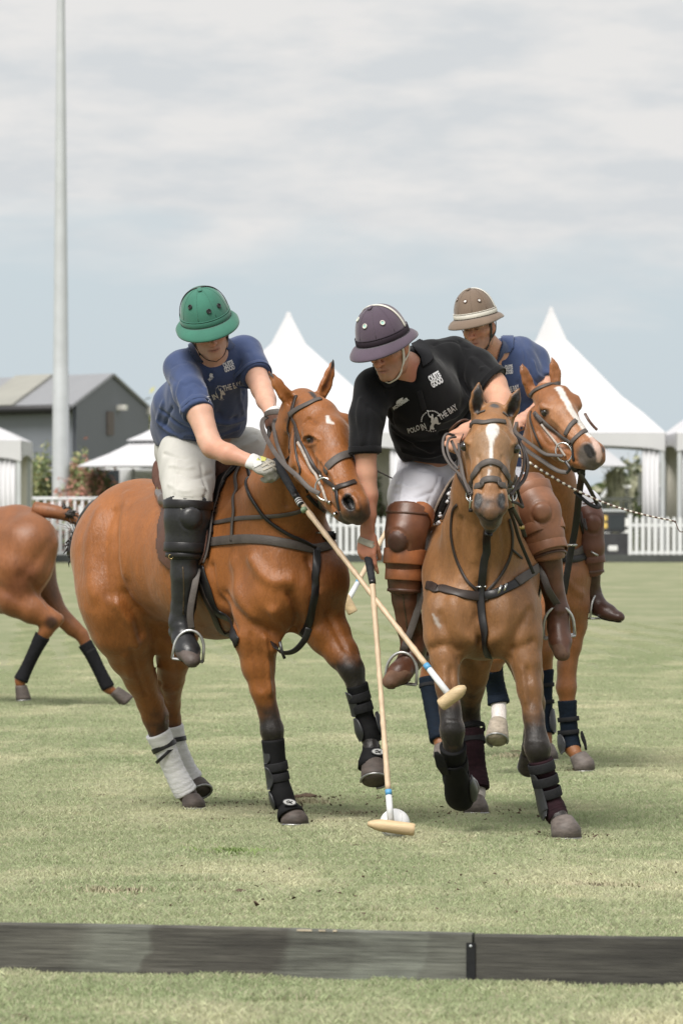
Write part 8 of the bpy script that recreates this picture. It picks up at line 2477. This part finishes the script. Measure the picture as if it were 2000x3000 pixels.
    P = catmull([V3(905, 1840, 23.98), V3(893, 1872, 23.99), V3(866, 1903, 24.0), V3(838, 1912, 24.02), V3(812, 1902, 24.05), V3(800, 1880, 24.12)], 8)
    v, f = ribbon(P, [Vector((-.2, -.5, -.8)).normalized()] * len(P), PX(20, 24), .005); link('loose_strap', mesh_of(v, f), m_leab, sd_)
    P = [V3(820, 1880, 24.0), V3(826, 1910, 24.0), V3(834, 1930, 24.0)]; v, f = ribbon(P, [Vector((0, -1, 0))] * 3, PX(9, 24), .004); link('strap_end', mesh_of(v, f), m_leab, sd_)
    v, f = box(shA.ray(952, 1574, .012) or V3(952, 1574, 24), (.075, .02, .045), None, .008); link('strap_keeper', mesh_of(v, f), m_leab, sd_)
    c = shA.ray(930, 1560, .012) or V3(930, 1560, 24); link('buckle', mesh_of(*box(c, (.035, .006, .008), None, .002)), m_metal, sd_)
    # sweat marks / suede tuft by the pommel
    # stirrup
    b, an, t, u, ball, heel = B1
    top, s_ = stirrup(ball, t, u, sd_, side=(1, .1, -.12))
    P = catmull([top, V3(558, 1790, dl - .055), V3(574, 1700, dl - .05), V3(588, 1620, dl + .02), V3(596, 1560, dl + .08)], 8)
    v, f = ribbon(P, [Vector((-.2, -1, 0)).normalized()] * len(P), PX(20, 24), .004); link('stirrup_leather', mesh_of(v, f), m_leag, sd_)
    # dangling far stirrup
    so_ = link('fender', mesh_of(*box(V3(548, 1916, 24.36), (.058, .05, .030), None, .006)), m_leab, sd_)
    return br, sd_
m_suedeb = surf('brown_suede', (.085, .036, .024), .85, .25, 20, bump=.6, bscale=250)
m_leaglz = surf('glazed_panel', (.075, .055, .045), .3, .3, 12, bump=.15, coat=.3)
m_pad = surf('black_fleece', (.014, .012, .011), .95, .4, 60, bump=.9, bscale=120, bdist=.01)
m_flat = surf('pale_lining', (.30, .235, .19), .85, .3, 20, bump=.5)

def panel(name, curves, mat, parent, th=.01, smooth=True):
    """loft between curves of world points, solid thickness"""
    n = len(curves[0]); vs = [p for c in curves for p in c]; fs = []
    for i in range(len(curves) - 1):
        for j in range(n - 1): fs.append((i * n + j, i * n + j + 1, (i + 1) * n + j + 1, (i + 1) * n + j))
    o = link(name, mesh_of(vs, fs), mat, parent); q = o.modifiers.new('thickness', 'SOLIDIFY'); q.thickness = th; q.offset = 0
    return o
def arch(sh, cx, d, top, pts, out):
    """curve over the back: pts (x,y) both sides; returns world points at depth d pushed outside the horse"""
    P = []
    for (x, y) in pts:
        p = V3(x, y, d); q = sh.bvh().find_nearest(p); n = q[1]
        dd = (p - q[0]).dot(n)
        if dd < out: p = q[0] + n * out
        P.append(p)
    return P
def tack_b():
    B1, B2 = RB[3], RB[4]
    br = thing('bridle', 'brown leather bridle with two nosebands and looped reins on the horse facing the camera', 'bridle', V3(1437, 1340, 22.95), 'bridles')
    S = lambda nm, pts, w, mt=m_leag, **k: strap(nm, shB, pts, w, mt, br, **k)
    S('browband', [(1368, 1262), (1380, 1247), (1405, 1238), (1440, 1235), (1478, 1238), (1502, 1250), (1514, 1264)], 15, th=.006)
    S('headpiece', [(1370, 1255), (1378, 1230), (1400, 1214), (1420, 1206)], 9); S('headpiece', [(1512, 1258), (1505, 1240), (1485, 1222), (1470, 1210)], 9)
    S('cheek_piece', [(1370, 1262), (1355, 1300), (1352, 1345), (1362, 1390), (1374, 1425), (1386, 1448)], 10, off=.006)
    S('cheek_piece', [(1512, 1264), (1524, 1305), (1520, 1350), (1508, 1395), (1500, 1425), (1490, 1448)], 11, off=.006)
    S('cheek_piece', [(1366, 1275), (1348, 1320), (1346, 1370), (1360, 1415), (1378, 1452)], 7, m_lea, off=.012)
    S('cheek_piece', [(1516, 1275), (1530, 1322), (1526, 1375), (1512, 1425), (1496, 1455)], 9, m_lea, off=.012)
    S('noseband', [(1380, 1420), (1388, 1392), (1402, 1370), (1420, 1357), (1438, 1353), (1456, 1358), (1472, 1372), (1484, 1394), (1492, 1420)], 19, th=.006)
    S('drop_noseband', [(1382, 1442), (1396, 1424), (1414, 1410), (1438, 1404), (1460, 1409), (1476, 1422), (1490, 1442)], 20, th=.006)
    for (x, z_) in ((1381, 1), (1493, -1)):
        c = shB.ray(x, 1448, .012) or V3(x, 1448, 22.88)
        ring('bit_ring', c, (z_ * -.75, -.65, 0), .026, .0038, m_metal, br, 1.0)
        link('buckle', mesh_of(*box(c + Vector((0, -.006, .03)), (.016, .010, .018), None, .002)), m_metal, br)
        v, f = tube([c, c + Vector((z_ * -.004, -.004, -.055))], .0038, 8); link('bit_shank', mesh_of(v, f), m_metal, br)
        link('buckle', mesh_of(*box(c + Vector((0, 0, -.062)), (.018, .010, .016), None, .002)), m_lea, br)
    def rein(nm, pts, w, mt=m_leag, n=(-.1, -.98, .1)):
        P = catmull([V3(*a_) for a_ in pts], 8); v, f = ribbon(P, [Vector(n).normalized()] * len(P), PX(w, 23), .004); return link(nm, mesh_of(v, f), mt, br)
    rein('rein', [(1330, 1276, 23.2), (1308, 1272, 23.16), (1297, 1292, 23.14), (1300, 1330, 23.10), (1320, 1365, 23.05), (1345, 1390, 23.0), (1370, 1425, 22.94), (1382, 1450, 22.90)], 8)
    rein('rein', [(1334, 1280, 23.18), (1315, 1285, 23.14), (1309, 1310, 23.10), (1318, 1345, 23.06), (1342, 1375, 23.02)], 7)
    rein('rein', [(1322, 1292, 23.16), (1334, 1320, 23.10), (1348, 1350, 23.02), (1358, 1400, 22.96), (1376, 1450, 22.90)], 9)
    rein('rein', [(1342, 1300, 23.16), (1346, 1340, 23.08), (1352, 1390, 22.98), (1374, 1444, 22.9)], 7)
    rein('rein', [(1494, 1450, 22.9), (1510, 1432, 22.95), (1534, 1405, 23.02), (1544, 1370, 23.06), (1540, 1335, 23.10), (1524, 1300, 23.14), (1505, 1275, 23.2)], 11, m_lea)
    rein('rein', [(1494, 1455, 22.9), (1518, 1410, 22.97), (1532, 1370, 23.02), (1534, 1330, 23.08), (1522, 1295, 23.12)], 8, m_lea)
    rein('rein', [(1497, 1470, 22.92), (1515, 1475, 22.95), (1530, 1485, 23.0), (1520, 1455, 23.0), (1512, 1425, 22.98)], 9, m_lea)
    rein('rein', [(1498, 1486, 22.95), (1512, 1512, 23.05), (1526, 1540, 23.12), (1536, 1572, 23.18)], 13, m_leab)
    link('buckle', mesh_of(*box(V3(1528, 1545, 23.11), (.022, .008, .016), None, .002)), m_brass, br)
    rein('rein', [(1490, 1490, 22.98), (1505, 1530, 23.12), (1520, 1580, 23.22), (1545, 1640, 23.28), (1562, 1680, 23.3)], 10, m_leab)
    # saddle, pad, breastplate
    sd_ = thing('saddle', 'dark saddle with fleece edged pad on the horse facing the camera', 'saddle', V3(1400, 1400, 24.0), 'saddles')
    front = [(1350, 1402), (1330, 1425), (1304, 1470), (1282, 1520), (1262, 1575), (1248, 1630), (1240, 1680), (1234, 1715)]
    frontR = [(1468, 1402), (1492, 1425), (1516, 1470), (1536, 1520), (1552, 1575), (1562, 1630), (1570, 1680), (1576, 1715)]
    for F_, sg in ((front, -1), (frontR, 1)):
        c0 = [V3(x, y, 23.62 + .02 * i) for i, (x, y) in enumerate(F_)]
        c1 = [p + Vector((-.012 * sg * -1, .28, 0)) for p in c0]; c2 = [p + Vector((.0, .52, -.01)) for p in c0]
        v, f = tube(catmull(c0, 5), [.014 + .005 * math.sin(i * .25) for i in range(len(c0) * 5 - 4)], 10); link('pad_fleece', mesh_of(v, f), m_pad, sd_)
        panel('saddle_pad', [c0, c1, c2], m_pad, sd_, .02)
        e = [p + Vector((-.016 * sg * -1 * -1, -.012, -.004)) for p in c0]
        v, f = tube(catmull([p + Vector((-sg * .016, -.010, -.006)) for p in c0], 5), .0042, 8); link('pad_binding', mesh_of(v, f), m_leag, sd_)
        f0 = [p + Vector((sg * .016, .015, .012)) for p in c0[:7]]; f1 = [p + Vector((sg * .012, .22, .012)) for p in c0[:7]]; f2 = [p + Vector((sg * .004, .42, .02)) for p in c0[:6]] + [c0[6] + Vector((sg * .004, .40, .05))]
        panel('saddle_flap', [f0, f1, f2], m_leabr, sd_, .012)
        v, f = tube(catmull([p + Vector((sg * .004, -.004, .004)) for p in f0], 5), .0062, 8); link('flap_binding', mesh_of(v, f), m_flat if sg < 0 else m_leag, sd_)
    rr = random.Random(5); prt = []
    C_ = catmull([V3(x, y, 23.60 + .02 * i) for i, (x, y) in enumerate(front)], 8)
    for i in range(4, 46):
        if rr.random() < .62:
            p = C_[i] + Vector((rr.uniform(-.008, .008), -.014, rr.uniform(-.006, .006))); r_ = rr.uniform(.003, .0075)
            prt.append(box(p, (r_ * 2, .006, r_ * 2.4), Matrix.Rotation(rr.uniform(0, 3), 3, 'Y'), .001))
    link('fleece_flecks', mesh_of(*merge(*prt)), m_print, sd_)
    so = []; chain(so, [(1405, 1362, 23.86, 24), (1405, 1392, 24.0, 40), (1405, 1400, 24.2, 48), (1405, 1372, 24.42, 40)], k=.04, kc=.03)
    chain(so, [(1362, 1385, 23.88, 18), (1385, 1368, 23.86, 22), (1430, 1368, 23.86, 22), (1455, 1388, 23.88, 18)], k=.03)
    st_ = Shape(so, .010, smooth=1); st_.make('seat', m_suedeb, sd_)
    strap('breastplate', shB, [(1233, 1706), (1262, 1714), (1291, 1724), (1349, 1741), (1405, 1748), (1430, 1746)], 27, m_lea, sd_, off=.004, th=.006)
    strap('breastplate', shB, [(1420, 1746), (1454, 1738), (1506, 1712), (1545, 1685), (1572, 1662)], 26, m_leab, sd_, off=.004, th=.007)
    strap('breastplate_end', shB, [(1510, 1708), (1545, 1684), (1570, 1664)], 27, m_leag, sd_, off=.010, th=.004)
    for (x, y) in ((1461, 1731), (1476, 1728)):
        c = shB.ray(x, y, .013); 
        if c: link('buckle', mesh_of(*box(c, (.010, .008, .044), Matrix.Rotation(.35, 3, 'Y'), .002)), m_metal, sd_)
    strap('martingale', shB, [(1431, 1560), (1424, 1600), (1417, 1640), (1412, 1690), (1410, 1745), (1413, 1800), (1424, 1870), (1433, 1920), (1442, 1960)], 24, m_leab, sd_, off=.009, th=.006)
    strap('neck_strap', shB, [(1340, 1478), (1326, 1500), (1322, 1540), (1328, 1605), (1345, 1660), (1370, 1705), (1398, 1735)], 9, m_lea, sd_, off=.003, th=.004)
    strap('neck_strap', shB, [(1490, 1520), (1498, 1560), (1496, 1615), (1478, 1665), (1455, 1700), (1425, 1736)], 9, m_lea, sd_, off=.003, th=.004)
    strap('strap_end', shB, [(1497, 1610), (1510, 1622), (1524, 1636)], 7, m_leab, sd_, off=.006)
    for dx in (-14, 14):
        c = shB.ray(1412 + dx, 1719, .016)
        if c: link('buckle', mesh_of(*box(c, (.008, .006, .010), None, .002)), m_metal, sd_)
    c = shB.ray(1412, 1719, .016)
    if c: link('keeper', mesh_of(*box(c, (.040, .006, .008), None, .002)), m_metal, sd_)
    band('girth', shB, V3(1407, 1680, 24.0), (0, 1, .15), 60, m_leab, sd_, rmax=.5, off=.006, th=.006, seg=60)
    for (B_, sx_, dd, pts) in ((B1, (1, -.1, -.1), 0, [(1222, 1790, 23.60), (1232, 1720, 23.60), (1240, 1650, 23.64)]), (B2, (1, .15, .1), 0, [(1606, 1730, 23.52), (1590, 1690, 23.52), (1565, 1650, 23.56)])):
        b, an, t, u, ball, heel = B_
        top, s_ = stirrup(ball if B_ is B1 else ball + Vector((0, 0, .05)), t, u, sd_, side=sx_)
        P = catmull([top] + [V3(*q) for q in pts], 8); v, f = ribbon(P, [Vector((-.1, -1, 0)).normalized()] * len(P), PX(21, 23.6), .004); link('stirrup_leather', mesh_of(v, f), m_leag, sd_)
    return br, sd_
def tack_c():
    B1 = RC[3]
    br = thing('bridle', 'dark bridle with two nosebands and ring bit on the blaze faced chestnut horse', 'bridle', V3(1640, 1230, 28.5), 'bridles')
    S = lambda nm, pts, w, mt=m_leag, **k: strap(nm, shC, pts, w, mt, br, **k)
    S('browband', [(1546, 1178), (1552, 1160), (1575, 1140), (1605, 1128), (1636, 1123), (1658, 1132)], 13, th=.006)
    S('cheek_piece', [(1548, 1178), (1565, 1210), (1595, 1238), (1630, 1264), (1660, 1288), (1672, 1298)], 12, off=.005, th=.006)
    S('cheek_piece', [(1552, 1190), (1568, 1216), (1588, 1240)], 11, m_lea, off=.011)
    S('gag_cord', [(1586, 1244), (1608, 1275), (1634, 1305), (1658, 1338)], 6, m_rope, off=.008, th=.006)
    S('throat_latch', [(1556, 1205), (1560, 1250), (1575, 1290), (1588, 1315)], 7, m_lea)
    S('noseband', [(1656, 1275), (1668, 1250), (1686, 1232), (1705, 1228), (1722, 1240)], 14, th=.006)
    S('drop_noseband', [(1674, 1298), (1692, 1278), (1715, 1262), (1738, 1258), (1750, 1268)], 14, th=.006)
    S('chin_strap', [(1674, 1298), (1678, 1325), (1680, 1350)], 9, m_leab)
    S('strap_end', [(1718, 1212), (1726, 1228)], 6, m_leab)
    P = catmull([V3(1712, 1212, 28.5), V3(1722, 1230, 28.48), V3(1736, 1248, 28.48), V3(1748, 1260, 28.48)], 6); v, f = ribbon(P, [Vector((.2, -.9, .2)).normalized()] * len(P), PX(8, 28.5), .005); link('strap_end', mesh_of(v, f), m_leabr, br)
    h_ = shC.ray(1650, 1325) or V3(1650, 1325, 28.4)
    ring('bit_ring', h_ + Vector((0, -.02, 0)), (-.3, -.94, .1), .050, .0042, m_metal, br, .80, up=(.5, 0, -.85))
    link('buckle', mesh_of(*box(h_ + Vector((.04, -.015, -.005)), (.02, .01, .016), None, .002)), m_brass, br)
    def rein(nm, pts, w, mt=m_leag, n=(-.2, -.9, .35)):
        P = catmull([V3(*a_) for a_ in pts], 8); v, f = ribbon(P, [Vector(n).normalized()] * len(P), PX(w, 28.5), .005); return link(nm, mesh_of(v, f), mt, br)
    rein('rein', [(1648, 1336, 28.38), (1620, 1334, 28.40), (1595, 1330, 28.42), (1560, 1306, 28.50), (1525, 1280, 28.6), (1508, 1262, 28.7), (1512, 1238, 28.76)], 10)
    rein('rein', [(1660, 1385, 28.4), (1630, 1378, 28.42), (1590, 1352, 28.46), (1550, 1325, 28.54), (1515, 1295, 28.64), (1500, 1270, 28.72)], 13)
    rein('rein', [(1655, 1350, 28.38), (1668, 1372, 28.36), (1660, 1386, 28.38)], 9, m_leab)
    rein('rein', [(1676, 1360, 28.40), (1700, 1392, 28.5), (1722, 1425, 28.6), (1744, 1468, 28.7), (1757, 1488, 28.72)], 12, m_lea)
    rein('rein', [(1682, 1440, 28.72), (1706, 1462, 28.7), (1730, 1480, 28.7), (1752, 1486, 28.7), (1742, 1468, 28.72)], 11, m_leab)
    rein('rein', [(1672, 1358, 28.42), (1684, 1378, 28.45), (1704, 1370, 28.45), (1706, 1388, 28.46)], 15, m_leab)
    sd_ = thing('saddle', 'dark breastplate and saddle on the chestnut horse at right', 'saddle', V3(1560, 1430, 29.6), 'saddles')
    P = catmull([V3(1704, 1385, 28.52), V3(1696, 1440, 28.70), V3(1690, 1500, 28.8), V3(1682, 1560, 28.85), V3(1670, 1620, 28.88), V3(1660, 1680, 28.9), V3(1650, 1740, 28.92)], 8)
    v, f = ribbon(P, [Vector((-.1, -1, 0)).normalized()] * len(P), PX(20, 28.8), .006); link('martingale', mesh_of(v, f), m_leab, sd_)
    strap('breastplate', shC, [(1628, 1620), (1655, 1628), (1690, 1620), (1706, 1608), (1720, 1585)], 26, m_leag, sd_, off=.004, th=.006)
    strap('breastplate', shC, [(1632, 1628), (1660, 1640), (1700, 1634), (1722, 1620)], 20, m_leab, sd_, off=.008, th=.006)
    strap('neck_strap', shC, [(1688, 1480), (1696, 1530), (1706, 1570)], 12, m_leab, sd_, off=.006)
    P = catmull([V3(1700, 1500, 28.9), V3(1706, 1530, 28.86), V3(1716, 1552, 28.86), V3(1710, 1520, 28.9)], 6); v, f = ribbon(P, [Vector((0, -1, 0))] * len(P), PX(7, 29), .004); link('strap_end', mesh_of(v, f), m_lea, sd_)
    link('buckle', mesh_of(*box(V3(1676, 1597, 28.84), (.05, .01, .012), None, .003)), m_metal, sd_)
    link('buckle', mesh_of(*box(V3(1740, 1622, 29.0), (.045, .01, .010), Matrix.Rotation(.5, 3, 'Y'), .003)), m_metal, sd_)
    so = []; chain(so, [(1575, 1425, 29.35, 26), (1565, 1440, 29.55, 36), (1550, 1445, 29.8, 36), (1540, 1425, 29.95, 30)], k=.04, kc=.03)
    st_ = Shape(so, .011, smooth=1); st_.make('seat', m_suedeb, sd_)
    F_ = [(1600, 1430), (1640, 1450), (1680, 1500), (1700, 1560), (1706, 1640)]
    c0 = [V3(x, y, 29.28 + .01 * i) for i, (x, y) in enumerate(F_)]; panel('saddle_flap', [c0, [p + Vector((-.03, .45, 0)) for p in c0]], m_leabr, sd_, .014)
    F_ = [(1560, 1430), (1510, 1450), (1475, 1500), (1462, 1560), (1458, 1640)]
    c0 = [V3(x, y, 29.45 + .01 * i) for i, (x, y) in enumerate(F_)]; panel('saddle_flap', [c0, [p + Vector((-.06, .45, 0)) for p in c0]], m_leabr, sd_, .014)
    b, an, t, u, ball, heel = B1
    top, s_ = stirrup(ball - t * .06, t, u, sd_, side=(.55, .8, .0))
    P = catmull([top, V3(1712, 1680, 29.2), V3(1702, 1620, 29.3)], 8); v, f = ribbon(P, [Vector((-.1, -1, 0)).normalized()] * len(P), PX(15, 29), .004); link('stirrup_leather', mesh_of(v, f), m_lea, sd_)
tack_a(); tack_b(); tack_c()

# ---------------- mallets
mallet('polo_mallet', 'polo mallet swung by the green helmeted player, its head over the right horse legs', V3(806, 1350, 23.86), V3(868, 1455, 23.72), V3(1318, 2040, 23.10),
       V3(1362, 2012, 23.02), V3(1291, 2066, 23.06), sticker=True, rh=.0275, band_at=.845)
mallet('polo_mallet', 'upright polo mallet held by the black shirted player with its head against the ball', V3(1076, 1618, 23.46), V3(1090, 1704, 23.42), V3(1144, 2405, 23.06),
       V3(1076, 2413, 23.03), V3(1214, 2431, 23.03), rh=.0262, rg=.0165, band_at=.872)
mallet('polo_mallet', 'background polo mallet of the brown helmeted player, half hidden behind the bay horse', V3(1362, 1130, 28.86), V3(1325, 1205, 28.7), V3(1017, 1762, 27.6),
       V3(1000, 1732, 27.58), V3(1034, 1796, 27.58), rh=.026, rg=.019, rc=.0105, band_at=.885)
# wrist thong of the mallet, thin whips
def rod(name, label, P, R, mat, cat='riding whip'):
    o = link(name, mesh_of(*tube(P, R, 8)), mat); return setp(o, label, cat)
rod('riding_whip', 'thin dark whip crossing behind the bent bay horse head towards the white breeches', [V3(790, 1225, 24.05), V3(1040, 1348, 24.1), V3(1150, 1402, 24.12), V3(1163, 1409, 24.12), V3(1172, 1415, 24.12)], [.004, .0032, .003, .006, .005], m_lea)
def braided():
    a, b = V3(1500, 1322, 28.55), V3(1974, 1527, 28.35); n = 58; th = thing('riding_whip', 'braided black and cream whip sticking out to the right edge past the chestnut horse', 'riding whip', a)
    pa, pb = [], []
    for i in range(n):
        p, q = a.lerp(b, i / n), a.lerp(b, (i + 1) / n); r = .0062 - .0022 * i / n
        z_ = Vector((0, 0, -.06 * math.sin(math.pi * i / n))); z2 = Vector((0, 0, -.06 * math.sin(math.pi * (i + 1) / n)))
        (pa if i % 2 else pb).append(tube([p + z_, p.lerp(q, .5) + (z_ + z2) / 2, q + z2], [r * .9, r * 1.12, r * .9], 8))
    link('dark_braid', mesh_of(*merge(*pa)), m_leabr, th); link('pale_braid', mesh_of(*merge(*pb)), m_cream, th)
    P = catmull([b, V3(1978, 1532, 28.35), V3(1984, 1548, 28.35), V3(1992, 1558, 28.35), V3(2008, 1556, 28.35)], 6)
    link('lash', mesh_of(*tube(P, [.005] * 5 + [.0024] * (len(P) - 5), 8)), m_leabr, th)
braided()
# hand loop on mallet 1
# ---------------- ball
def ball():
    c = V3(1156, 2415, 23.2); c.z = .0625
    th = thing('polo_ball', 'white stitched polo ball on the grass behind the upright mallet head', 'ball', c)
    bm = bmesh.new(); bmesh.ops.create_uvsphere(bm, u_segments=40, v_segments=26, radius=.0625)
    vs = [v.co + c for v in bm.verts]; bm.verts.index_update(); fs = [tuple(v.index for v in f.verts) for f in bm.faces]; bm.free()
    o = link('cover', mesh_of(vs, fs), m_ball, th)
    prt = []
    for k in range(46):      # stitched seam curling over the lower half
        a = math.pi * (.06 + .88 * k / 45); p = Vector((math.cos(a) * .97, -.60, -.38 - .34 * math.sin(a))).normalized() * .0628
        q = Vector((math.cos(a) * .97, -.60, -.46 - .34 * math.sin(a))).normalized() * .0628
        prt.append(tube([c + p, c + q], .0008, 4))
    link('stitching', mesh_of(*merge(*prt)), m_bootr, th)
    for az in (.2, 1.9): 
        P = []
        for k in range(40):
            a = 2 * math.pi * k / 40; P.append(c + Matrix.Rotation(az, 3, 'Z') @ Vector((math.cos(a), .25 * math.sin(2 * a), math.sin(a))).normalized() * .0625)
        link('seam', mesh_of(*tube(P, .0011, 5, closed=True)), m_vent2, th)
m_vent2 = surf('ball_seam', (.5, .5, .49), .8, .1, 20)
m_ball = surf('white_ball_leather', (.76, .76, .77), .5, .08, 12, bump=.3, bscale=90)
ball()

# ---------------- person by the far fence
def far_person(x, d, top_y, shirt, label, seed=1):
    c = V3(x, 1600, d); c.z = 0; p = thing('person', label, 'person', c, None)
    H = CAMZ + (HZ - top_y) * d / FPX; L_ = lambda a, b_, z: c + Vector((a, b_, z * H / 1.72))
    ops = []
    C_ = lambda P, R_, k=.03: ops.append(Op('chain', k, 'add', pts=[L_(*q) for q in P], rad=R_))
    C_([(0, 0, 1.55), (0, 0, 1.63)], [.075, .085]); C_([(0, 0, 1.5), (0, 0, 1.42)], [.05, .06]); C_([(0, 0, 1.32), (0, 0, 1.1), (0, 0, .95)], [.15, .125, .15]); C_([(-.17, 0, 1.38), (.17, 0, 1.38)], [.06, .06])
    for s_ in (-1, 1):
        C_([(s_ * .19, 0, 1.38), (s_ * .25, .02, 1.12), (s_ * .22, -.12, .92), (s_ * .2, -.15, .84)], [.05, .04, .032, .035])
        C_([(s_ * .09, 0, .92), (s_ * .10, -.02, .5), (s_ * .10, .02, .1), (s_ * .10, -.08, .05)], [.09, .065, .045, .04])
    b = Shape(ops, .022, smooth=1); b.base((.42, .24, .17)); z = (b.v[:, 2] / (H / 1.72))
    b.col[z > 1.6] = (.02, .015, .012); b.col[z < .93] = (.04, .045, .07); b.make('body', m_skin, p)
    so = []; so.append(Op('chain', .03, 'add', pts=[L_(0, 0, 1.34), L_(0, 0, 1.1), L_(0, 0, .93)], rad=[.165, .145, .165])); so.append(Op('chain', .03, 'add', pts=[L_(-.18, 0, 1.38), L_(.18, 0, 1.38)], rad=[.07, .07]))
    for s_ in (-1, 1): so.append(Op('chain', .03, 'add', pts=[L_(s_ * .19, 0, 1.38), L_(s_ * .23, .01, 1.22)], rad=[.065, .055]))
    Shape(so, .022, smooth=1).make('shirt', shirt, p)
m_pink = surf('pink_cotton', (.55, .20, .20), .85, .1, 10)
m_dblue = surf('dark_blue_cotton', (.04, .05, .11), .85, .1, 10)
far_person(1168, 140.6, 1442, m_pink, 'spectator in a pink top standing behind the picket fence by the white breeches')
far_person(-6, 138.9, 1432, m_dblue, 'spectator in dark clothes at the extreme left edge under the marquee')
